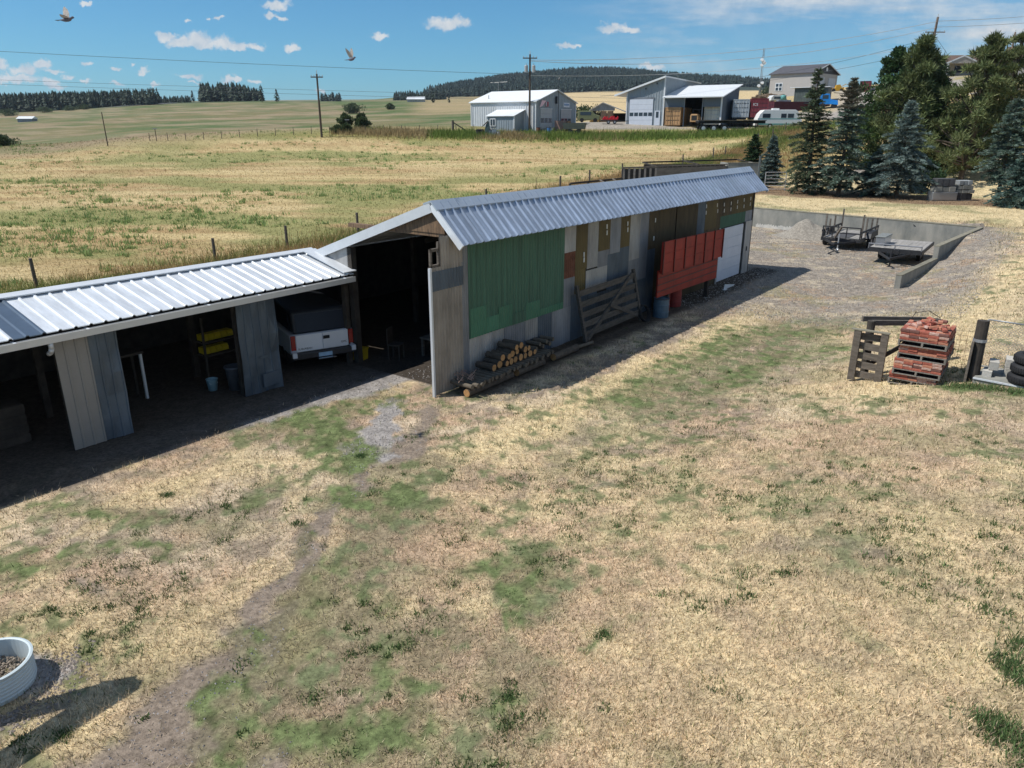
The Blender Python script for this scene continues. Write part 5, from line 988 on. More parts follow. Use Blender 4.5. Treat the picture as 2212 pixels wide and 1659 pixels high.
turn(MB().cyl((5.9,-.2,0),(5.9,-.2,7.2),.05,.04,6).cyl((5.9,-.2,7.2),(6.1,-.2,7.5),.12,n=6),math.pi/2).build('antenna_mast',blackst,o); turn(MB().box(5.2,-.35,3.9,5.4,-.1,4.9),math.pi/2).build('wall_lamp',blackst,o)
MB().cyl((-LL+1,WW/2,RH),(-LL+1,WW/2,RH+1.4),.03,n=6).cyl((-LL-.5,WW/2,RH+1.4),(-LL+2.5,WW/2+.3,RH+1.45),.04,n=5).cyl((-LL+.3,WW/2-.6,RH+1.4),(-LL+.3,WW/2+.6,RH+1.4),.03,n=5).cyl((-LL+1.5,WW/2-.6,RH+1.4),(-LL+1.5,WW/2+.6,RH+1.4),.03,n=5).build('tv_antenna',zinc_l,o)
MB().cyl((-LL+2.2,1.5,EH+.3),(-LL+2.2,1.5,EH+1.1),.06,n=6).build('roof_vent',zinc_l,o)
# lean-to
ribwall(-6.6,-1.9,-2.6,-.9,lambda x:2.1,.42).build('lean_to_wall',bmet,o); MB().box(-6.5,-2.5,-.9,-2.0,0,2.05).prism([(-2.5,2.05),(0,2.05),(0,2.95)],'x',-6.5,-2.0).build('lean_to_core',bmet,o)
MB().prism([(-2.85,2.08),(0,2.98),(0,3.05),(-2.85,2.15)],'x',-6.8,-1.7).build('lean_to_roof',roofw,o); MB().box(-1.95,-2.68,-.9,-1.83,-2.56,2.1).box(-6.66,-2.68,-.9,-6.54,-2.56,2.1).build('lean_to_trim',roofw,o)
wd=MB().box(-6.1,-2.72,.75,-5.1,-2.64,1.8).build('window_frame',roofw,o); MB().box(-6.0,-2.74,.85,-5.65,-2.725,1.7).build('window_pane',dglass,wd); MB().box(-5.55,-2.74,.85,-5.2,-2.725,1.7).build('window_pane',dglass,wd)
# big shop
B=Loc(625.8,126,121,-28,'tall_shop','tall grey workshop with single slope roof, white overhead door and open lean-to bay','building'); o=B.o
FWd,HL,HR,DD=5.85,4.6,6.6,20
ht=lambda x:HL+(HR-HL)*x/FWd
MB().prism([(.1,-1),(FWd-.1,-1),(FWd-.1,HR-.2),(.1,HL-.2)],'y',.1,DD).build('wall_core',bmet,o)
ribwall(0,FWd,0,-1,ht,.42).build('front_wall',bmet,o); turn(ribwall(0,DD,0,-1,lambda x:HR,.42),math.pi/2,FWd,0).build('side_wall',bmet,o)
MB().prism([(-1.9,HL-.55),(FWd+.15,HR),(FWd+.15,HR+.14),(-1.9,HL-.38)],'y',-.45,DD+.2).build('roof',roofw,o); MB().prism([(-1.9,HL-.62),(FWd+.2,HR-.1),(FWd+.2,HR+.16),(-1.9,HL-.36)],'y',-.55,-.46).build('rake_trim',roofw,o)
MB().box(-.07,-.08,-1,.1,.02,HL).build('corner_trim',roofw,o); MB().box(FWd-.1,-.12,-1,FWd+.1,.0,HR).build('corner_trim',roofw,o)
odoor(None,.5,4.2,-.2,3.55,-.07,o,whitep,(1.15,1.65,5)); MB().box(.35,-.1,3.56,4.35,-.05,3.85).build('door_header',zinc,o)
dr=MB().box(4.55,-.12,-.2,5.4,-.06,1.9).build('entry_door',whitep,o); MB().box(4.75,-.14,.9,5.15,-.122,1.75).build('door_window',dglass,dr)
for x,z in ((2.9,4.9),(4.6,5.6)): MB().box(x,-.25,z,x+.12,-.06,z+.2).build('wall_lamp',blackst,o)
# open lean-to bay to the right
BW,BD,BH,BH2=8.6,11.0,3.95,5.75
MB().prism([(-1.2,BH-.35),(BD,BH2),(BD,BH2+.12),(-1.2,BH-.2)],'x',FWd+.02,FWd+BW+.5).build('bay_roof',roofw,o)
turn(ribwall(0,BD,0,-1,lambda x:BH-.1+(BH2-BH)*x/BD,.42),math.pi/2,FWd+BW,0).build('bay_side_wall',M('slate cladding',(.12,.145,.175),.5,.1,.08,1),o)
MB().box(FWd+.1,BD-.1,-1,FWd+BW,BD,BH2-.1).build('bay_back_wall',darkwood,o)
sc=MATS['slate cladding']
MB().box(FWd+.1,-.04,2.3,FWd+3.1,.04,BH-.1).build('bay_panel',sc,o); MB().box(FWd+5.9,-.04,2.35,FWd+BW-.1,.04,BH-.1).build('bay_panel',sc,o)
for x in (FWd+3.1,FWd+5.8): MB().box(x,-.1,-.5,x+.12,.05,BH-.1).build('bay_post',zinc,o)
MB().box(FWd+BW-.1,-.1,-.5,FWd+BW+.12,.0,BH-.1).build('corner_trim',roofw,o)
def container(loc,rz,L_,mat,label,H_=2.5,Wd=2.35,text=None,nm='shipping_container'):
    c=thing(nm,label,'container',loc,rz)   # doors at y=0 face -y, body goes +y
    m=MB(); m.box(.06,.06,.1,Wd-.06,L_-.06,H_-.06); n=int(L_/.28)
    for k in range(n):
        y=.1+k*.28
        if y+.14<L_: m.box(.02,y,.12,.06,y+.14,H_-.1); m.box(Wd-.06,y,.12,Wd-.02,y+.14,H_-.1)
    m.build('container_body',mat,c)
    f=MB()
    for x in (0,Wd-.1):
        for y in (0,L_-.1): f.box(x,y,0,x+.1,y+.1,H_)
    for y in (0,L_-.1): f.box(.1,y,0,Wd-.1,y+.1,.12).box(.1,y,H_-.12,Wd-.1,y+.1,H_)
    f.box(0,.1,0,.1,L_-.1,.12).box(Wd-.1,.1,0,Wd,L_-.1,.12).box(0,.1,H_-.1,.1,L_-.1,H_-.001).box(Wd-.1,.1,H_-.1,Wd,L_-.1,H_-.001); f.build('corner_frame',mat,c)
    for k in (0,1):
        x0=.12+k*(Wd/2-.1); d=MB().box(x0,.02,.14,x0+Wd/2-.14,.058,H_-.14).build('door',mat,c)
        MB().box(x0+.25,-.02,.14,x0+.29,.02,H_-.14).box(x0+.7,-.02,.14,x0+.74,.02,H_-.14).build('locking_bar',roofw if mat is gryc else mat,d)
        for z in (.7,1.3,1.9): MB().box(x0+.05,-.005,z,x0+Wd/2-.2,.018,z+.06).build('door_rib',blackst if mat is not crm else gryc,d)
    if text: text_mesh(text,.5,'lettering',M('lettering white',(.6,.6,.6),.6),c,Matrix(((1,0,0),(0,0,-1),(0,1,0))),Vector((.62,-.03,1.75)),.004)
    return c
def locw(o,x,y,z=0): m=Matrix.Rotation(o.rotation_euler[2],3,'Z'); p=m@Vector((x,y,0)); X=o.location.x+p.x; Y=o.location.y+p.y; return (X,Y,o.location.z+z)
container(locw(o,FWd+.45,-.5,-.2),o.rotation_euler[2],6,tanm,'tan shipping container at the left of the open workshop bay',2.55)
container(locw(o,FWd+6.0,.6,-.1),o.rotation_euler[2],6,crm,'cream container at the right of the open workshop bay',2.6)
fk=thing('forklift','small tan tractor-like forklift parked in the workshop bay','forklift',locw(o,FWd+4.4,-1.0,-.1),o.rotation_euler[2])
MB().prism([(0,.35),(1.1,.35),(1.2,.9),(1.0,1.45),(.1,1.45),(0,1.2)],'y',-.0,1.6).build('hood',tanm,fk,bevel=.05); MB().box(.2,-.03,.6,1.0,-.005,1.25).build('grille',blk,fk)
for x in (-.05,1.05): MB().cyl((x,.4,.35),(x+.15,.4,.35),.36,n=14).build('wheel',blk,fk)
MB().box(.1,.9,1.45,.16,.96,2.1).box(1.0,.9,1.45,1.06,.96,2.1).box(.1,.9,2.1,1.06,1.6,2.15).build('roll_cage',blackst,fk)
# red machine deep in the bay
rm=thing('red_tractor','dark red tractor deep inside the workshop bay','tractor',locw(o,FWd+5.2,4,-.1),o.rotation_euler[2]); MB().prism([(0,.6),(1.2,.6),(1.2,1.5),(.2,1.7),(0,1.3)],'y',0,1.8).build('hood',rd,rm,bevel=.05); MB().cyl((-.2,.9,.6),(0,.9,.6),.6,n=14).cyl((1.2,.9,.6),(1.4,.9,.6),.6,n=14).build('wheel',blk,rm)
# old barn
D=Loc(590.2,122.5,150,-12,'old_barn','old barn with rusty tin gable and dark open bays beside the tall shop','barn'); o=D.o
MB().prism([(-.3,2.35),(2.3,3.8),(7.4,1.9),(7.35,1.75),(2.3,3.65),(-.25,2.2)],'y',-.3,9).build('roof',zinc_l,o); MB().prism([(0,2.3),(2.3,3.7),(4.6,2.85),(4.6,2.3)],'y',-.02,.05).build('gable_sheet',zinc,o)
MB().box(0,0,-.5,.15,9,2.3).box(6.9,0,-.5,7.05,9,1.9).box(0,8.9,-.5,7,9,2.0).box(1.95,.0,-.5,2.1,.1,2.3).box(4.2,.0,-.5,4.35,.1,2.3).build('barn_frame',oldwood,o)
for x in (2.1,3.2): MB().box(x,-.05,-.2,x+1.0,0,2.25).build('plank_door',M('brown barn boards',(.13,.09,.065),.9,0,.3,4,st=(4,1,1)),o)
# straw heap and red implement on a trailer
hy=puffy('straw_heap','loose straw heap before the old barn',plc(597,123.5,140),.9,1.0,(.45,.33,.16),BM,'leaf',10,.3,.05,per=80,cr=.6); hy['category']='straw heap'
im=Loc(607,127,121,-5,'implement_trailer','flat trailer carrying a bright red farm implement','trailer').o
MB().box(-1.3,-.9,.55,2.6,.9,.7).box(2.6,-.05,.5,5,.05,.6).build('trailer_bed',blackst,im)
for x in (.2,1.4): wheel(x,-.95,.35,.35,.2,im,1)
im.scale=(.8,)*3
ri=thing('farm_implement','bright red folded farm implement loaded on the flat trailer','implement',(im.location.x,im.location.y,im.location.z+.6),math.radians(-5)); ri.scale=(.72,.72,.62); rdb=M('bright red paint',(.55,.02,.03),.35,0,.1,3)
MB().prism([(-1,0),(2.2,0),(2.4,.7),(1.4,.5),(1.2,1.0),(.2,.4),(-.6,.9),(-1.1,.3)],'y',-.5,.5).build('implement_body',rdb,ri)
for i in range(5): MB().cyl((-.9+i*.7,-.7,.1),(-.6+i*.7,-.7,.9),.07,n=6).build('arm',rdb,ri)
# containers, chassis
zc=at(732,117.3,116)
c1=container((zc.x,zc.y,zc.z),math.radians(-12),7,gryc,'pale grey container raised behind the wheeled trailer frame'); c2_=container((zc.x+2.5,zc.y-.5,zc.z),math.radians(-12),9,mar,'maroon container with white letters beside the pale grey one',2.6,2.45,'ICS')
for i,(dx,dy,l) in enumerate(((0,.5,'dark steel trailer under the pale grey container'),(2.5,.0,'dark steel trailer under the maroon container'))):
    p=(zc.x+dx,zc.y+dy-.3,TZ(zc.x+dx,zc.y+dy)); t_=thing('container_trailer',l,'trailer',p,math.radians(-12)); hh=zc.z-p[2]; MB().box(.2,0,hh-.3,2.1,6,hh-.02).build('frame',blackst,t_)
    for y in (.8,1.9): MB().cyl((.0,y,.5),(.45,y,.5),.5,n=14).build('wheel',blk,t_); MB().cyl((1.85,y,.5),(2.3,y,.5),.5,n=14).build('wheel',blk,t_)
zz_=at(765,106,138); container((zz_.x,zz_.y,zz_.z-1.2),math.radians(-70),12,M('dark maroon paint',(.09,.02,.03),.6,0,.2,3),'long dark maroon container end-on behind the motor home',1.9,2.4)
p=Loc(698,127.5,111.5,-2,'semi_trailer','flat wheeled semi-trailer frame with three white hubs in front of the bay','trailer').o
MB().box(-.2,-.6,1.15,9.3,-.35,1.5).box(-.2,.35,1.15,9.3,.6,1.5).box(-.2,-1.1,1.3,.6,1.1,1.5).box(4,-.9,1.25,5.2,.9,1.5).build('frame',blackst,p); MB().box(-.2,-1.15,1.5,9.3,1.15,1.58).build('deck',oldwood,p)
for x in (.55,2.0,3.5):
    for s in (-1,1): wv=MB().cyl((x,s*.8,.5),(x,s*1.1,.5),.52,n=18).build('wheel',blk,p); MB().cyl((x,s*1.09,.5),(x,s*1.12,.5),.27,n=12).build('hub',roofw,wv)
MB().box(8.2,-.5,0,8.35,-.35,1.2).box(8.2,.35,0,8.35,.5,1.2).build('landing_leg',blackst,p)
# RV
rv=Loc(757,123,113,-3,'motor_home','white camper motor home with teal stripe parked by the containers','motor home').o
rv.scale=(.95,)*3; rvw=M('camper white',(.66,.67,.66),.4,0,.04,2); teal=M('teal stripe',(.10,.32,.30),.5)
MB().prism([(0,.5),(6.6,.5),(6.7,1.3),(6.2,1.6),(6.0,2.5),(5.6,2.75),(.9,2.75),(.35,2.2),(.02,1.4)],'y',0,2.3).build('body',rvw,rv,bevel=.04)
MB().box(.03,-.012,.62,6.6,-.002,.80).build('lower_stripe',teal,rv); MB().box(.05,-.012,1.42,6.4,-.002,1.52).build('upper_stripe',teal,rv)
for x0,x1 in ((.75,1.9),(3.5,4.3),(4.5,5.4)): MB().box(x0,-.02,1.6,x1,-.004,2.2).build('window',dglass,rv)
MB().box(2.3,.6,2.75,3.3,1.5,2.98).build('roof_unit',rvw,rv,bevel=.03)
for x in (2.0,5.6): w_=MB().cyl((x,-.02,.4),(x,.25,.4),.4,n=16).build('wheel',blk,rv); MB().cyl((x,-.04,.4),(x,0,.4),.2,n=12).build('hub',roofw,w_)
# grey garage on the hill
g_=Loc(811.8,93.5,172,0,'grey_garage','grey two-door garage with dark roof on the hill','garage').o; g_.rotation_euler=(0,0,math.radians(-45))
LL,WW,EH,RH=10.0,12.2,4.4,6.3; gw=M('warm grey siding',(.42,.395,.37),.7,0,.05,1); gd=M('dark charcoal',(.035,.037,.045),.6)
MB().box(-LL,0,-3,0,WW,EH).build('walls',gw,g_); MB().prism([(0,EH+.01),(WW,EH+.01),(WW/2,RH)],'x',-LL,.02).build('gable_panel',gd,g_)
for y0 in (-.4,WW+.4): MB().add([(-LL-.3,y0,EH-.1),(.5,y0,EH-.1),(.5,WW/2,RH),(-LL-.3,WW/2,RH),(-LL-.3,y0,EH+.05),(.5,y0,EH+.05),(.5,WW/2,RH+.15),(-LL-.3,WW/2,RH+.15)],[(0,3,2,1),(4,5,6,7),(0,1,5,4),(1,2,6,5),(2,3,7,6),(3,0,4,7)]).build('roof',M('dark shingle roof',(.07,.07,.08),.8,0,.15,2),g_)
MB().beam((.53,-.4,EH),(.53,WW/2,RH+.08),.06,.2).beam((.53,WW+.4,EH),(.53,WW/2,RH+.08),.06,.2).build('rake_trim',roofw,g_)
for a,b in ((1.4,5.4),(7.6,11.2)): MB().box(.02,a,-.2,.07,b,3.6).build('garage_door',M('light door',(.50,.52,.55),.5),g_)
MB().box(.02,5.9,-.2,.07,6.9,1.8).build('entry_door',gd,g_); turn(MB().cyl((WW/2,-.08,5.3),(WW/2,-.03,5.3),.45,n=16),math.pi/2).build('round_vent',roofw,g_)
f_=MB().box(-8.6,-.06,.9,-6.9,-.01,2.6).build('window_frame',roofw,g_)
for x in (-8.45,-7.65):
    for z in (1.0,1.8): MB().box(x,-.08,z,x+.6,-.062,z+.62).build('window_pane',dglass,f_)
# dark container shed, blue truck, yellow machine and the rest of the yard
p=at(793,105,147); zz0=TZ(p.x,p.y)
ds=thing('dark_container','dark green grey ribbed container with a white roof strip below the garage','container',(p.x,p.y,zz0),math.radians(-35)); MB().box(0,0,-.5,6,2.4,2.5).build('container_body',dgc,ds)
for k in range(20): MB().box(.1+k*.29,-.04,.1,.24+k*.29,0,2.4).build('rib',dgc,ds)
MB().box(-.8,-.4,2.5,6.3,2.6,2.62).build('roof_strip',roofw,ds)
p=at(778,106,141); ut=thing('utility_box','grey metal box with a red band left of the tall spruce','box',(p.x,p.y,TZ(p.x,p.y)),-.1); MB().box(0,0,-.3,2.2,2,1.6).build('box_body',zinc,ut); MB().box(.3,-.03,.9,1.7,-.005,1.3).build('red_band',rdb,ut); MB().box(.2,-.03,.2,2.0,-.005,.7).build('panel',gryc,ut)
bt=Loc(817.4,115,138,-20,'blue_truck','bright blue old truck cab parked on the gravel hillside','truck').o; blu=M('bright blue paint',(.02,.22,.62),.3,0,.1,3)
MB().prism([(0,.7),(2.9,.7),(3.0,1.3),(1.8,1.5),(1.6,2.4),(.3,2.45),(.05,1.6)],'y',-.9,.9).build('cab',blu,bt,bevel=.06); MB().box(.45,-.93,1.6,1.4,-.905,2.2).build('side_window',dglass,bt)
for x in (.6,2.5):
    MB().cyl((x,-.95,.45),(x,-.7,.45),.48,n=14).build('wheel',blk,bt); MB().cyl((x,.7,.45),(x,.95,.45),.48,n=14).build('wheel',blk,bt)
MB().box(-4.5,-1,.8,-.05,1,1.0).build('flat_bed',blackst,bt); MB().beam((2.2,0,2.6),(5.2,0,2.3),.1,.1).build('boom',blackst,bt); MB().prism([(1.7,.75),(3.1,.6),(3.0,1.2),(1.9,1.2)],'y',-1.0,-.85).build('fender',blu,bt)
ym=Loc(830.6,93,163,-10,'yellow_machine','yellow orange ground machine parked before the garage doors','machine').o; yl=M('machine yellow',(.60,.33,.03),.5,0,.2,4)
MB().prism([(0,.2),(2.4,.2),(2.4,.9),(1.9,.8),(1.6,1.4),(.9,1.3),(.7,.7),(0,.6)],'y',-.5,.5).build('machine_body',yl,ym); MB().beam((.4,0,.6),(-.6,0,.3),.2,.3).beam((1.8,0,.9),(2.8,0,1.5),.12,.12).build('arm',yl,ym)
for x in (.4,1.9): MB().cyl((x,-.65,.3),(x,-.5,.3),.32,n=10).build('wheel',blk,ym)
p=at(857,104,148); container((p.x,p.y,TZ(p.x,p.y)),-.45,4,mar,'small maroon container standing alone on the hill road',2.0,1.9)
tk=Loc(783,101.5,150,0,'water_tank','small teal water tank with a domed top','tank').o; MB().lathe([(0,0),(.5,0),(.5,.75),(.35,.95),(.1,1.0),(0,1.0)],16).build('tank_shell',M('teal plastic',(.12,.34,.33),.5),tk,smooth=True); MB().cyl((0,0,1),(0,0,1.1),.12,n=10).build('lid',blk,tk)
for i,(u,v,F,l,h,lb) in enumerate(((770,101.5,165,7,.9,'long heap of brown logs and brush left of the garage'),(748,103,150,3,.8,'heap of scrap behind the pale grey container'))):
    p=at(u,v,F); lp=thing('brush_heap',lb,'log heap',(p.x,p.y,TZ(p.x,p.y)-.1),.1)
    for k in range(16): a=random.uniform(-.25,.25); x=random.uniform(-l/2,l/2); y=random.uniform(-.8,.8); zc_=random.uniform(.1,h*(1-abs(x)/l*1.5)); MB().cyl((x-1,y,zc_-a),(x+1,y+a,zc_+a),.17,n=6).build('log',M('grey brown log',(.22,.16,.11),.9,0,.3,4),lp)
cv=Loc(782,103,150,5,'camper_shell','white camper shell top seen behind the motor home','camper').o; cv.location.x-=2.2; MB().prism([(0,0),(3.2,0),(3.0,.8),(2.7,.95),(.5,.95),(.1,.6)],'y',0,1.8).build('shell',rvw,cv,bevel=.05); MB().box(.6,-.02,.3,2.4,-.004,.65).build('window',dglass,cv)
# clutter by the left shop
dm=Loc(563.5,127,110,-12,'dump_trailer','dark steel dump box trailer before the right roll-up door','trailer').o; MB().prism([(0,.75),(2.9,.75),(3.1,1.6),(-.15,1.6)],'y',0,1.6).build('dump_box',M('olive black steel',(.06,.07,.055),.6,0,.2,4),dm); MB().box(.6,.2,.1,1.0,1.4,.75).box(1.9,.2,.1,2.3,1.4,.75).build('axle_frame',blackst,dm); MB().cyl((1.0,-.1,.35),(1.0,.15,.35),.36,n=14).build('wheel',blk,dm); MB().cyl((2.0,-.1,.35),(2.0,.15,.35),.36,n=14).build('wheel',blk,dm)
wb=Loc(554.5,126.5,113,-20,'wooden_bin','pinkish brown slatted wooden bin between the roll-up doors','bin').o; MB().box(0,0,0,1.7,1.0,1.35).build('bin_box',M('pink brown boards',(.28,.18,.15),.85,0,.2,4),wb); MB().box(1.75,.1,0,2.2,.9,1.3).build('side_rack',plyw,wb)
cr_=Loc(577.5,124.5,130,-5,'parked_car','olive van partly hidden behind the metal shop','van').o; MB().prism([(0,.4),(3.6,.4),(3.65,1.1),(2.9,1.25),(2.4,1.8),(.1,1.8)],'y',0,1.7).build('body',M('olive paint',(.20,.22,.11),.4),cr_,bevel=.05); MB().box(.4,-.02,1.15,2.2,-.004,1.65).build('side_window',dglass,cr_)
for x in (.7,2.9): MB().cyl((x,-.03,.35),(x,.2,.35),.34,n=14).build('wheel',blk,cr_)
sm=Loc(482,128.7,109,-10,'smoker_stand','dark cluttered work stand with a slanted pale canopy by the white long wall','stand').o; MB().prism([(0,1.2),(.9,2.0),(.95,1.95),(.05,1.15)],'y',-.4,.5).build('canopy',roofw,sm); MB().prism([(.35,0),(1.1,0),(.95,1.8),(.6,1.4)],'y',-.3,.4).build('body',M('dark teal body',(.06,.10,.10),.6),sm); MB().box(-.7,-.3,0,.2,.3,.8).build('crate',dk,sm)
up=Loc(487.5,128.7,109.5,0,'garden_umbrella','closed dark maroon umbrella standing beside the long white wall','umbrella').o; MB().lathe([(.04,0),(.04,.5),(.22,.6),(.2,1.3),(.06,1.75),(0,1.8)],10).build('folded_canopy',M('maroon cloth',(.12,.04,.06),.9),up); MB().cyl((0,0,0),(0,0,.6),.03,n=6).build('pole',blackst,up)
for i,(u,l,s) in enumerate(((491,'grey metal bin left of the lean-to',.8),(494,'pale appliance left of the lean-to corner',.9),(498,'white crate at the lean-to corner',.6),(478,'dark bin at the left foot of the white wall',.7))):
    b=Loc(u,129,108.5,10*i,'metal_bin',l,'bin').o; MB().prism([(-.3*s,0),(.3*s,0),(.36*s,s),(-.36*s,s)],'y',-.3,.3).build('bin_body',[zinc,gryc,roofw,dk][i],b,bevel=.03); MB().box(-.4*s,-.34,s,.4*s,.34,s+.05).build('lid',[dk,roofw,gryc,blk][i],b)
for i,(u,l,m_) in enumerate(((538.5,'rusty barrel beside the utility pole foot',rusty),(541,'dark shelf of parts before the left roll-up door',dk),(545,'white bench before the left roll-up door',roofw),(549,'blue drum before the left roll-up door',M('blue drum',(.05,.15,.35),.5)))):
    b=Loc(u,127.2,110.5,0,'yard_item',l,'barrel' if i in (0,3) else 'bench').o; b.name=['yard_barrel','parts_shelf','yard_bench','yard_barrel'][i]
    if i in (0,3): MB().lathe([(0,0),(.28,0),(.29,.4),(.28,.85),(.25,.86),(0,.86)],12).build('drum',m_,b); MB().lathe([(.28,.84),(.31,.86),(.28,.88)],12).build('rim',dk,b)
    else: MB().box(0,0,.6,1.1,.5,.7).build('top',m_,b); MB().box(.05,0,0,.12,.5,.6).build('leg',m_,b); MB().box(.95,0,0,1.02,.5,.6).build('leg',m_,b)
# H brace at the field corner
hb=Loc(453,131.5,110,0,'brace_post','dark double wooden brace at the far field corner','fence post').o; MB().cyl((0,0,-.2),(0,0,1.7),.18,.16,8).build('post_shaft',fpost,hb); MB().beam((.1,0,1.4),(2.2,.3,.1),.14,.14).build('brace',fpost,hb)
# corral and stock box behind the shed
sbx=Loc(655,175,62,0,'stock_box','weathered plywood sided stock enclosure behind the tall shed','enclosure').o; zg=sbx.location.z
ztop=at(655,165.7,62).z-zg; zt2=at(756,163,68).z-zg; pr=at(756,170,68); dx=pr.x-sbx.location.x; dy=pr.y-sbx.location.y
grw=M('grey weathered board',(.20,.18,.165),.9,0,.3,1.5,.2,20,st=(1,1,4)); ww_=MB(); n=14
for k in range(n):
    a=k/n;b=(k+1)/n; za=ztop+(zt2-ztop)*a; zb=ztop+(zt2-ztop)*b; ww_.add([(dx*a,dy*a,-.5),(dx*b,dy*b,-.5),(dx*b,dy*b,zb-.18),(dx*a,dy*a,za-.18),(dx*a,dy*a+.06,-.5),(dx*b,dy*b+.06,-.5),(dx*b,dy*b+.06,zb-.18),(dx*a,dy*a+.06,za-.18)],[(0,1,2,3),(7,6,5,4),(3,2,6,7),(0,3,7,4),(1,5,6,2)])
ww_.build('board_wall',grw,sbx); MB().beam((0,0,ztop-.04),(dx,dy,zt2-.04),.12,.07).build('top_rail',grw,sbx); sl_=MB()
for k in range(22): a=(k+.5)/22; sl_.box(dx*a-.04,dy*a,ztop+(zt2-ztop)*a-.2,dx*a+.04,dy*a+.05,ztop+(zt2-ztop)*a-.07)
sl_.build('rail_spacers',oldwood,sbx)
MB().beam((0,.1,ztop-.05),(-.2,5,ztop+.05),.1,.1).beam((dx,dy,zt2-.05),(dx-.3,dy+5,zt2+.1),.1,.1).beam((-.2,5,ztop+.05),(dx-.3,dy+5,zt2+.1),.1,.12).beam((dx*.4,dy*.4,ztop),(dx*.38,dy*.4+5,ztop+.1),.1,.1).build('far_frame',darkwood,sbx); MB().box(-.1,4.9,-.3,dx,5.0,ztop-.1).build('far_wall',darkwood,sbx)
cbx=Loc(727,176,66,0,'concrete_bin','pale concrete box wall behind the right end of the tall shed','bin').o; zt=at(727,163.2,66).z-cbx.location.z; MB().box(0,0,-.3,2.7,.2,zt).box(0,.2,-.3,.2,2.5,zt).box(2.5,.2,-.3,2.7,2.5,zt).build('bin_wall',conc,cbx); MB().box(-.02,-.02,zt,2.72,.22,zt+.06).build('coping',lich,cbx)
rb=Loc(622,178,61,-5,'slatted_rack','dark timber rack with vertical slats behind the tall shed','rack').o; zt=at(622,167.8,61).z-rb.location.z
MB().box(0,.5,-.3,2.75,.6,zt-.1).build('back_board',blk,rb); MB().beam((0,0,zt),(2.75,.2,zt+.08),.1,.12).build('top_rail',oldwood,rb)
for k in range(7): MB().box(.05+k*.42,-.02,-.2,.2+k*.42,.06,zt-.04).build('slat',grw,rb)
lf=Loc(570,190,50,0,'timber_rack','low dark timber frame seen just above the shed ridge','frame').o; zt=at(570,183.5,50).z-lf.location.z; z2_=at(622,178.5,54).z-lf.location.z; q_=at(622,182,54); ddx,ddy=q_.x-lf.location.x,q_.y-lf.location.y
MB().beam((0,0,zt),(ddx,ddy,z2_),.1,.12).build('rail',darkwood,lf); MB().beam((.3,-1.2,zt-.3),(ddx+.3,ddy-1.2,z2_-.2),.1,.12).build('rail',darkwood,lf)
for a in (0,.33,.66,1): MB().box(ddx*a-.07,ddy*a-.07,-.3,ddx*a+.07,ddy*a+.07,zt+(z2_-zt)*a).build('post',darkwood,lf)
for a in (.55,.8): MB().beam((ddx*a,ddy*a,zt+(z2_-zt)*a+.05),(ddx*a+.4,ddy*a-1.2,z2_-.2),.12,.05).build('cross_board',oldwood,lf)
# tubular gate and its posts
tg=Loc(764,191,64.5,0,'tubular_gate','silver tubular farm gate between the shed and the tall spruce','gate').o; sv_=M('silver tube',(.55,.57,.6),.35,.6,.05,4)
for z in (.12,.4,.68,.96,1.24,1.5): MB().cyl((0,0,z),(1.75,.0,z),.03,n=6).build('rail',sv_,tg)
for x in (0,1.75): MB().cyl((x,0,.0),(x,0,1.52),.035,n=6).build('upright',sv_,tg)
o=Loc(757,190,63,0,'fence_post','tall steel-grey post at the right end of the shed roof','fence post').o; MB().box(-.07,-.07,-.2,.07,.07,at(757,156,63).z-o.location.z).build('shaft',M('grey steel post',(.15,.17,.17),.6,.2,.1,4),o); MB().box(-.08,-.08,at(757,156,63).z-o.location.z,.08,.08,at(757,156,63).z-o.location.z+.03).build('cap',dk,o)
# stone slabs on pallets
for i,(u,v,lb,rows_) in enumerate(((946,199,'left pallet of cut stone blocks with a silver wrapped base under the big pine',[(0,2.1,.75,alum),(.15,1.9,.5,conc),(.2,1.75,.75,M('dark wrapped stone',(.07,.07,.075),.6,0,.3,3))]),(968,201,'right pallet of grey stone slabs stacked beside the blue spruce trunk',[(0,1.5,.6,dk),(.05,1.6,.35,conc),(.1,1.45,.4,conc),(.2,1.3,.45,M('blue grey stone',(.28,.30,.31),.8,0,.2,3))]))):
    p=Loc(u-14,v,56.5,-3,'stone_pallet',lb,'stone pallet').o; p.scale=(.86,.86,.78); z=.12; MB().box(0,0,0,2.1 if i==0 else 1.6,1.0,.1).build('pallet_base',palw,p)
    for a,b,h_,m_ in rows_:
        n=3 if m_ is not alum else 1; s=(b-a)/n
        for k in range(n): MB().box(a+k*s+.01,random.uniform(0,.06),z,a+(k+1)*s-.01,1.0,z+h_-.04).build('stone_block' if m_ is not alum else 'wrapped_base',m_,p,bevel=.02)
        z+=h_
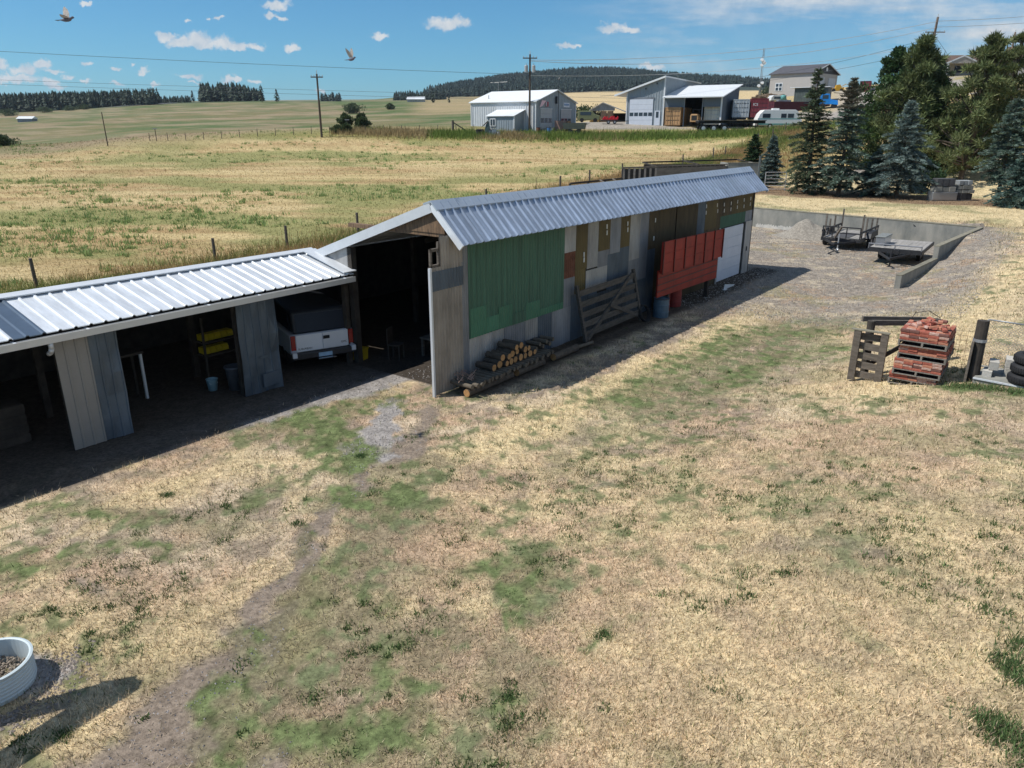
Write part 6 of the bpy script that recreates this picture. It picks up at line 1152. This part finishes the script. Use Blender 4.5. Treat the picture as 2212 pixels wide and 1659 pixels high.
# poles
pole=M('utility pole timber',(.085,.065,.05),.9,0,.3,2,.2,20,st=(1,1,.2)); polel=M('pale pole timber',(.21,.16,.13),.9,0,.3,2,.2,20,st=(1,1,.2)); insl=M('insulator',(.45,.46,.47),.4)
def upole(u,v,F,h,r,label,mat,arm=None,trans=0,lean=(0,0),armz=.5,top=True):
    L_=Loc(u,v,F,0,'utility_pole',label,'utility pole').o; h=h if h>0 else at(u,-h,F).z-L_.location.z; tp_=Vector((lean[0]*h,lean[1]*h,h)); MB().cyl((0,0,-.5),tp_,r,r*.7,8).build('pole_shaft',mat,L_)
    if arm:
        z=h-armz; c=Vector((lean[0]*z,lean[1]*z,z)); MB().box(c.x-arm,c.y-.14,z-.07,c.x+arm,c.y-.03,z+.07).build('crossarm',mat,L_)
        for x in (-arm*.92,-arm*.45,arm*.45,arm*.92): MB().cyl((c.x+x,c.y-.08,z+.07),(c.x+x,c.y-.08,z+.26),.05,n=6).build('insulator',insl,L_)
    if top: MB().cyl(tp_,tp_+Vector((0,0,.45)),.05,.04,6).build('top_pin',insl,L_)
    for k in range(trans):
        x=[-.52,.52,0][k]; z=h-2.3; t_=MB().lathe([(0,0),(.24,0),(.25,.8),(.2,.9),(0,.92)],14,(x,-.3 if k==2 else 0,z)).build('transformer',M('transformer grey',(.38,.40,.42),.5),L_); MB().cyl((x,0,z+.9),(x,0,z+1.15),.04,n=6).build('bushing',insl,t_); 
    return L_
upole(529.5,126.8,112,10.2,.17,'dark utility pole with crossarm and grey transformers before the metal shop',pole,1.0,2)
upole(321.6,135,105,7.9,.16,'dark T-topped utility pole on the field crest at the left',pole,.8,0,armz=.4)
upole(107.4,142.6,100,4.1,.08,'thin bare leaning stub pole at the far left of the field',pole,None,0,lean=(-.02,0),top=False)
upole(924.5,79,130,-17,.26,'big pale utility pole with side arms rising behind the pines',polel,1.6,0,lean=(.04,0),armz=2.2)
upole(1009,60,158,-32,.22,'second pale utility pole at the top right corner',polel,.9,0,lean=(.02,0),armz=1.)
for i,(u,v,F,l) in enumerate(((156.5,140,103,'small T-shaped marker post on the left field crest'),(175+0,0,0,''),(348+.0,135.0,109,'small T-shaped marker post right of the crest bush'))):
    if F: b=Loc(u,v,F,0,'marker_post',l,'post').o; MB().cyl((0,0,0),(0,0,1.6),.05,n=6).build('shaft',pole,b); MB().box(-.3,-.05,1.5,.3,.05,1.62).build('crossbar',zinc_l,b)
rmst=Loc(759,99,262,0,'radio_mast','slender lattice radio mast with white antennas beyond the containers','radio mast').o; m=MB(); h_=at(762,48.4,262).z-rmst.location.z
for k in range(3): a=2.09*k; m.cyl((.35*math.cos(a),.35*math.sin(a),0),(.25*math.cos(a),.25*math.sin(a),h_),.06,n=4)
for k in range(int(h_/1.2)): a=2.09*(k%3); m.cyl((.35*math.cos(a),.35*math.sin(a),k*1.2),(.33*math.cos(a+2.09),.33*math.sin(a+2.09),k*1.2+1.2),.04,n=4)
m.build('lattice',M('mast steel',(.30,.31,.33),.5,.4,.1,4),rmst)
for z,x in ((h_*.72,.5),(h_*.78,-.4),(h_*.68,-.3),(h_*.75,.1),(h_*.28,-.6),(h_*.34,.4)): MB().cyl((x,-.3,z),(x,-.5,z+.1),.55,.5,12).build('antenna_dish',roofw,rmst)
# wires
lw=M('line wire light',(.50,.52,.54),.4,.3,.05,3); dw=M('line wire dark',(.12,.14,.17),.5,.3,.05,3)
def cable(p,q,sag,label,m_,r=.03,n=18):
    o=thing('power_line',label,'cable',p,0); pts=[]
    for i in range(n+1): t=i/n; v=(q-p)*t; v.z-=sag*4*t*(1-t); pts.append(v)
    MB().tube(pts,r,3).build('cable',m_,o); return o
cable(at(-160,42,100),at(528,74.5,112),.3,'dark cable crossing the sky from the left edge to the transformer pole',dw,.028)
cable(at(-160,74,190),at(900,104,190),.6,'upper of two low cables running just above the left tree line',dw,.035); cable(at(-160,78,190),at(900,107,190),.8,'lower of two low cables running just above the left tree line',dw,.035)
cable(at(529,60,112),at(939,21,130),1.6,'upper bright cable from the transformer pole to the big pale pole',lw,.04); cable(at(531,61,112),at(938,27,130),2.2,'lower bright cable from the transformer pole to the big pale pole',lw,.04)
cable(at(939,21,130),at(1110,8,135),.3,'upper bright cable leaving the big pale pole to the right',lw,.04); cable(at(938,27,130),at(1110,15,135),.3,'lower bright cable leaving the big pale pole to the right',lw,.04)
cable(at(530,75.5,112),at(932,44,130),1.5,'pale service cable from the transformers towards the big pale pole',lw,.032); cable(at(540,91,125),at(930,38,130),2.4,'dark cable above the forested hill climbing to the big pale pole',dw,.03); cable(at(600,96,125),at(930,50,130),1.2,'lowest dark cable climbing to the big pale pole',dw,.03)
cable(at(935,36,129.5),at(957,68,127),.0,'dark guy wire slanting down from the big pale pole',dw,.03,2)
# flag pole and posts at the house, house
for i,(u,v,u2,v2,l) in enumerate(((924,76,926,66,'short white flag pole base left of the pole'),(932,72,940,48,'white flag pole with furled flag by the big pale pole'))):
    a=at(u,v,132); b=at(u2,v2,132); o=thing('flag_pole',l,'flag pole',(a.x,a.y,a.z),0); MB().cyl((0,0,-2),(b-a),.07,.06,6).build('shaft',roofw,o)
    if i: c=(b-a); MB().add([c,c*.9+Vector((-.1,0,0)),c*.55+Vector((-.9,0,-.2)),c*.75+Vector((-.5,0,.2)),c+Vector((0,.05,0)),c*.9+Vector((-.1,.05,0)),c*.55+Vector((-.9,.05,-.2)),c*.75+Vector((-.5,.05,.2))],[(0,1,2,3),(7,6,5,4),(0,3,7,4),(3,2,6,7),(2,1,5,6)]).build('flag',M('furled flag',(.4,.35,.4),.8),o)
hs_=Loc(937,78,152,-8,'house','low brown roofed house behind the pines at the top right','house').o; brr=M('brown shingle roof',(.13,.085,.065),.9,0,.2,2); hw=M('house siding',(.33,.30,.27),.8)
MB().box(0,0,-3,22,9,2.6).build('wall',hw,hs_); MB().prism([(-.6,2.5),(4.5,4.0),(9.6,2.5),(9.6,2.6),(4.5,4.2),(-.6,2.65)],'x',-.6,22.5).build('roof',brr,hs_)
MB().prism([(.8,2.3),(6.2,2.3),(3.5,3.5)],'y',-1.8,0).build('porch_gable',hw,hs_); MB().beam((.5,-1.85,2.3),(3.5,-1.85,3.6),.1,.22).beam((6.5,-1.85,2.3),(3.5,-1.85,3.6),.1,.22).build('porch_trim',roofw,hs_); MB().box(.9,-1.8,-1,1.1,-1.6,2.3).build('porch_post',roofw,hs_)
MB().box(2.8,-.05,.8,4.6,-.01,2.0).build('window',dglass,hs_); MB().box(9,-.05,.8,11,-.01,2.0).build('window',dglass,hs_)
h2=Loc(1009,80,135,-25,'house','taller brown gabled house cut by the right edge','house').o; MB().box(0,0,-3,12,8,3.0).build('wall',M('dark house wall',(.10,.09,.085),.8),h2); MB().prism([(-.6,2.9),(4,4.9),(8.6,2.9),(8.6,3.05),(4,5.1),(-.6,3.05)],'x',-.8,12.5).build('roof',brr,h2); MB().box(-.85,-.6,2.85,12.5,-.55,3.05).build('fascia',roofw,h2)
MB().box(.8,-.04,-.2,4.2,-.01,2.1).build('garage_door',gw,h2)
wc=Loc(1019,83,122,-10,'parked_car','white car parked on the drive at the right edge','car').o; MB().prism([(0,.35),(4.3,.35),(4.35,.8),(3.5,.95),(2.9,1.4),(1.2,1.4),(.6,.95),(0,.85)],'y',0,1.7).build('body',rvw,wc,bevel=.05); MB().box(1.2,-.02,.98,2.9,-.004,1.3).build('side_window',dglass,wc)
for x in (.8,3.4): MB().cyl((x,-.03,.33),(x,.2,.33),.33,n=14).build('wheel',blk,wc)
dpst=Loc(1000.5,94,98,0,'sign_post','dark timber post with an arm at the edge of the drive','post').o; MB().box(-.08,-.08,-.3,.08,.08,1.9).build('shaft',pole,dpst); MB().box(-.1,-.06,1.8,.9,.06,1.9).build('arm',pole,dpst)
# distant white farm barns
for i,(u,w_,l) in enumerate(((411,16,'left of two distant white farm barns on the skyline'),(419.5,15,'right of two distant white farm barns on the skyline'))):
    b=Loc(u-4,98.6,640,0,'far_barn',l,'barn',group='distant white barns').o; MB().box(0,0,-2,w_*.45,10,2.2).build('wall',zinc_l,b); MB().prism([(-.5,2.1),(5,4.2),(10.5,2.1)],'x',-.5,w_*.45+.5).build('roof',roofw,b)
b=Loc(16,113.5,430,0,'far_shed','tiny pale shed below the pine wood at the far left','shed').o; MB().box(0,0,-1,8,5,2).build('wall',zinc,b); MB().prism([(-.5,1.9),(2.5,3.2),(5.5,1.9)],'x',-.5,8.5).build('roof',roofw,b)
# ---------------------------------------------------------------- birds
bd=M('pigeon grey',(.11,.11,.14),.8,0,.3,20); bw=M('pigeon wing pale',(.33,.30,.27),.8,0,.4,20)
def bird(u,v,F,label,rz,wl,wr,pitch=0):
    p=at(u,v,F); o=thing('pigeon',label,'bird',p,rz); o.scale=(.72,)*3
    m=MB(); prof=[(-.17,.0,.01),(-.12,.0,.028),(-.05,.0,.045),(.03,.01,.05),(.09,.02,.042),(.125,.04,.026),(.15,.055,.03),(.175,.055,.024),(.195,.05,.006)]
    vs=[];n=10
    for x,z,r in prof: vs+=[(x,r*math.cos(a*6.283/n),z+r*math.sin(a*6.283/n)) for a in range(n)]
    fs=[(k*n+i,k*n+(i+1)%n,(k+1)*n+(i+1)%n,(k+1)*n+i) for k in range(len(prof)-1) for i in range(n)]
    m.add(vs,fs+[tuple(range(n)),tuple(range((len(prof)-1)*n,len(prof)*n))]); m.build('body',bd,o,smooth=True)
    MB().add([(-.15,-.02,0),(-.15,.02,0),(-.28,.06,-.01),(-.29,0,-.01),(-.28,-.06,-.01),(-.15,-.02,.008),(-.15,.02,.008),(-.28,.06,-.005),(-.29,0,-.005),(-.28,-.06,-.005)],[(0,4,3,2,1),(5,6,7,8,9),(2,3,8,7),(3,4,9,8),(0,1,6,5),(1,2,7,6),(4,0,5,9)]).build('tail',bd,o)
    for s,(el,sw) in ((1,wl),(-1,wr)):
        R_=Matrix.Rotation(s*el,3,'X'); out=[(.07,.03),(.09,.14),(.07,.24),(.0,.33),(-.03,.31),(-.06,.22),(-.075,.12),(-.07,.03)]
        v1=[R_@Vector((x-sw*y,s*y,0))+Vector((0,0,.03)) for x,y in out]; v2=[a+Vector((0,0,.008)) for a in v1]; n=len(out)
        MB().add(v1+v2,[tuple(range(n)),tuple(range(2*n-1,n-1,-1))]+[(i,(i+1)%n,n+(i+1)%n,n+i) for i in range(n)]).build('wing',bw,o)
    MB().cyl((.19,0,.05),(.215,0,.045),.006,.001,5).build('beak',blk,o); return o
bird(67,20,14.5,'pigeon with one wing raised, flying at the top left',math.radians(-5),(1.05,.35),(.15,-.2))
bird(351.5,59.5,19,'pigeon with both wings lifted together, flying above the left utility pole',math.radians(-35),(1.35,.15),(1.15,.3))
hz=bpy.data.materials.new('haze air'); hz.use_nodes=True; nt=hz.node_tree; nt.nodes.remove(nt.nodes['Principled BSDF']); pv=nt.nodes.new('ShaderNodeVolumePrincipled'); pv.inputs['Color'].default_value=(.75,.86,1,1); pv.inputs['Density'].default_value=.00007; pv.inputs['Anisotropy'].default_value=.3
nt.links.new(pv.outputs[0],nt.nodes['Material Output'].inputs['Volume'])
zmin=float(GZ.min())-1; hb_=MB().box(float(GX.min())-5,float(GY.min())-5,zmin,float(GX.max())+5,float(GY.max())+5,float(GZ.max())+30).build('haze',hz); tag(hb_,'faint blue summer haze over the distant hills',None,kind='stuff')
print('haze',zmin,GZ.max(),GX.min(),GX.max(),GY.min(),GY.max())
EXPO=0.05
# ---------------------------------------------------------------- sky and sun
w=bpy.data.worlds.new('World'); S.world=w; w.use_nodes=True; nt=w.node_tree; L=nt.links.new
bg=nt.nodes['Background']; bg.inputs[1].default_value=.068
SUN=Vector((-.70,-.09,1.0)).normalized(); EL=math.asin(SUN.z); AZ=math.atan2(SUN.x,SUN.y)
sky=nt.nodes.new('ShaderNodeTexSky'); sky.sky_type='NISHITA'; sky.sun_disc=False; sky.sun_elevation=EL; sky.sun_rotation=AZ; sky.altitude=800; sky.air_density=1.0; sky.dust_density=.25; sky.ozone_density=1.2
tc=nt.nodes.new('ShaderNodeTexCoord'); sp=nt.nodes.new('ShaderNodeSeparateXYZ'); L(tc.outputs['Generated'],sp.inputs[0])
def mth(op,a,b=None,c=None,clamp=False):
    n=nt.nodes.new('ShaderNodeMath'); n.operation=op; n.use_clamp=clamp
    for i,v in enumerate((a,b,c)):
        if v is None: continue
        if isinstance(v,(int,float)): n.inputs[i].default_value=v
        else: L(v,n.inputs[i])
    return n.outputs[0]
yy=mth('MAXIMUM',sp.outputs[1],.05); a_=mth('DIVIDE',sp.outputs[0],yy); b_=mth('DIVIDE',sp.outputs[2],yy)
cb=nt.nodes.new('ShaderNodeCombineXYZ'); L(a_,cb.inputs[0]); L(b_,cb.inputs[1])
def noise(vec,sc,det=5,st=None,rough=.6):
    if st:
        mp=nt.nodes.new('ShaderNodeMapping'); mp.inputs['Scale'].default_value=st[:3]; mp.inputs['Rotation'].default_value=(0,0,st[3]); L(vec,mp.inputs[0]); vec=mp.outputs[0]
    n=nt.nodes.new('ShaderNodeTexNoise'); n.inputs['Scale'].default_value=sc; n.inputs['Detail'].default_value=det; n.inputs['Roughness'].default_value=rough; L(vec,n.inputs[0]); return n
nd=noise(cb.outputs[0],55,5)
vs=nt.nodes.new('ShaderNodeVectorMath'); vs.operation='SUBTRACT'; L(nd.outputs['Color'],vs.inputs[0]); vs.inputs[1].default_value=(.5,.5,.5)
vm=nt.nodes.new('ShaderNodeVectorMath'); vm.operation='MULTIPLY_ADD'; L(vs.outputs[0],vm.inputs[0]); vm.inputs[1].default_value=(.030,.026,0); L(cb.outputs[0],vm.inputs[2])
Q=.1658; CL=[(1000*Q,218*Q,62*Q,27*Q),(1110*Q,258*Q,95*Q,32*Q),(1205*Q,242*Q,85*Q,46*Q),(1240*Q,275*Q,95*Q,26*Q),(1340*Q,262*Q,70*Q,38*Q),(1430*Q,285*Q,80*Q,20*Q),(1535*Q,283*Q,62*Q,24*Q),(1670*Q,30*Q,75*Q,24*Q),(1630*Q,98*Q,38*Q,24*Q),(1690*Q,115*Q,38*Q,12*Q),
 (1755*Q,290*Q,42*Q,17*Q),(515*Q,17*Q,32*Q,13*Q),(1315*Q,118*Q,26*Q,11*Q),(1260*Q,121*Q,20*Q,7*Q),(1140*Q,116*Q,28*Q,8*Q),(5*Q,400*Q,45*Q,36*Q),(150*Q,425*Q,95*Q,32*Q),(260*Q,392*Q,48*Q,26*Q),(325*Q,428*Q,50*Q,12*Q),(415*Q,458*Q,38*Q,16*Q),(525*Q,385*Q,33*Q,15*Q),
 (690*Q,424*Q,38*Q,14*Q),(865*Q,433*Q,38*Q,15*Q),(805*Q,376*Q,24*Q,9*Q),(1140*Q,460*Q,70*Q,15*Q),(1380*Q,476*Q,40*Q,18*Q),(1430*Q,485*Q,35*Q,11*Q),(1535*Q,493*Q,28*Q,11*Q),(700*Q,512*Q,34*Q,11*Q),(930*Q,512*Q,18*Q,10*Q),(1165*Q,500*Q,22*Q,9*Q),(1950*Q,545*Q,24*Q,14*Q),
 (30*Q,475*Q,70*Q,26*Q),(150*Q,478*Q,90*Q,20*Q),(310*Q,503*Q,55*Q,24*Q),(340*Q,530*Q,45*Q,12*Q),(520*Q,475*Q,27*Q,11*Q),
 (970*K,51*K,44*K,14*K),(823*K,74*K,20*K,7*K),(1325*K,62*K,30*K,12*K),(1360*K,66*K,22*K,7*K),(1222*K,98*K,24*K,7*K),(1250*K,99*K,12*K,4*K),(1408*K,145*K,28*K,10*K),(1310*Q,572*Q,60*Q,12*Q)]
acc=None
for (u,v,ru,rv) in CL:
    a0,b0=ray(u,v); a1,_=ray(u+ru,v); _,b1=ray(u,v-rv)
    s=nt.nodes.new('ShaderNodeVectorMath'); s.operation='SUBTRACT'; L(vm.outputs[0],s.inputs[0]); s.inputs[1].default_value=(a0,b0,0)
    m=nt.nodes.new('ShaderNodeVectorMath'); m.operation='MULTIPLY'; L(s.outputs[0],m.inputs[0]); m.inputs[1].default_value=(1/(a1-a0)*.85,1/(b1-b0)*.85,0)
    l=nt.nodes.new('ShaderNodeVectorMath'); l.operation='LENGTH'; L(m.outputs[0],l.inputs[0])
    acc=l.outputs['Value'] if acc is None else mth('SMOOTH_MIN',acc,l.outputs['Value'],.15)
fr=noise(cb.outputs[0],140,5,None,.7); accn=mth('ADD',acc,mth('MULTIPLY',mth('SUBTRACT',fr.outputs[0],.5),.9))
mk=nt.nodes.new('ShaderNodeMapRange'); mk.interpolation_type='SMOOTHSTEP'; mk.inputs[1].default_value=1.2; mk.inputs[2].default_value=.45; L(accn,mk.inputs[0])
mask=mth('MULTIPLY',mk.outputs[0],.93)
# cirrus veils towards the right
c1=noise(cb.outputs[0],5,7,(.55,3.2,1,-.10),.62); r1=nt.nodes.new('ShaderNodeMapRange'); r1.inputs[1].default_value=.44; r1.inputs[2].default_value=.72; L(c1.outputs[0],r1.inputs[0])
g1=nt.nodes.new('ShaderNodeMapRange'); g1.interpolation_type='SMOOTHSTEP'; g1.inputs[1].default_value=.0; g1.inputs[2].default_value=.30; L(a_,g1.inputs[0])
g2=nt.nodes.new('ShaderNodeMapRange'); g2.interpolation_type='SMOOTHSTEP'; g2.inputs[1].default_value=.0; g2.inputs[2].default_value=.12; L(b_,g2.inputs[0])
cir=mth('MULTIPLY',mth('MULTIPLY',r1.outputs[0],g1.outputs[0]),mth('MULTIPLY',g2.outputs[0],1.25))
pale=mth('MULTIPLY',g1.outputs[0],.10)
mask=mth('MAXIMUM',mask,mth('ADD',cir,pale),None,True)
tint=nt.nodes.new('ShaderNodeVectorMath'); tint.operation='MULTIPLY'; L(sky.outputs[0],tint.inputs[0]); tint.inputs[1].default_value=(.50,1.15,1.52)
sh=noise(cb.outputs[0],40,4); cr=nt.nodes.new('ShaderNodeMix'); cr.data_type='RGBA'; cr.inputs[6].default_value=(7.6,8.7,9.8,1); cr.inputs[7].default_value=(11.0,11.2,11.3,1)
mr=nt.nodes.new('ShaderNodeMapRange'); mr.inputs[1].default_value=.35; mr.inputs[2].default_value=.6; L(sh.outputs[0],mr.inputs[0]); L(mr.outputs[0],cr.inputs[0])
mx=nt.nodes.new('ShaderNodeMix'); mx.data_type='RGBA'; L(mask,mx.inputs[0]); L(tint.outputs[0],mx.inputs[6]); L(cr.outputs[2],mx.inputs[7]); L(mx.outputs[2],bg.inputs[0])
sl=bpy.data.lights.new('sun','SUN'); sl.energy=5.0; sl.angle=math.radians(.53); sl.color=(1,.955,.88); so=bpy.data.objects.new('sun',sl); COL.objects.link(so); so.rotation_euler=SUN.to_track_quat('Z','Y').to_euler(); so.location=(-20,-5,40)
vs_=S.view_settings; vs_.view_transform='Standard'; vs_.look='None'; vs_.exposure=EXPO; vs_.gamma=1
S.render.resolution_x=1024; S.render.resolution_y=768
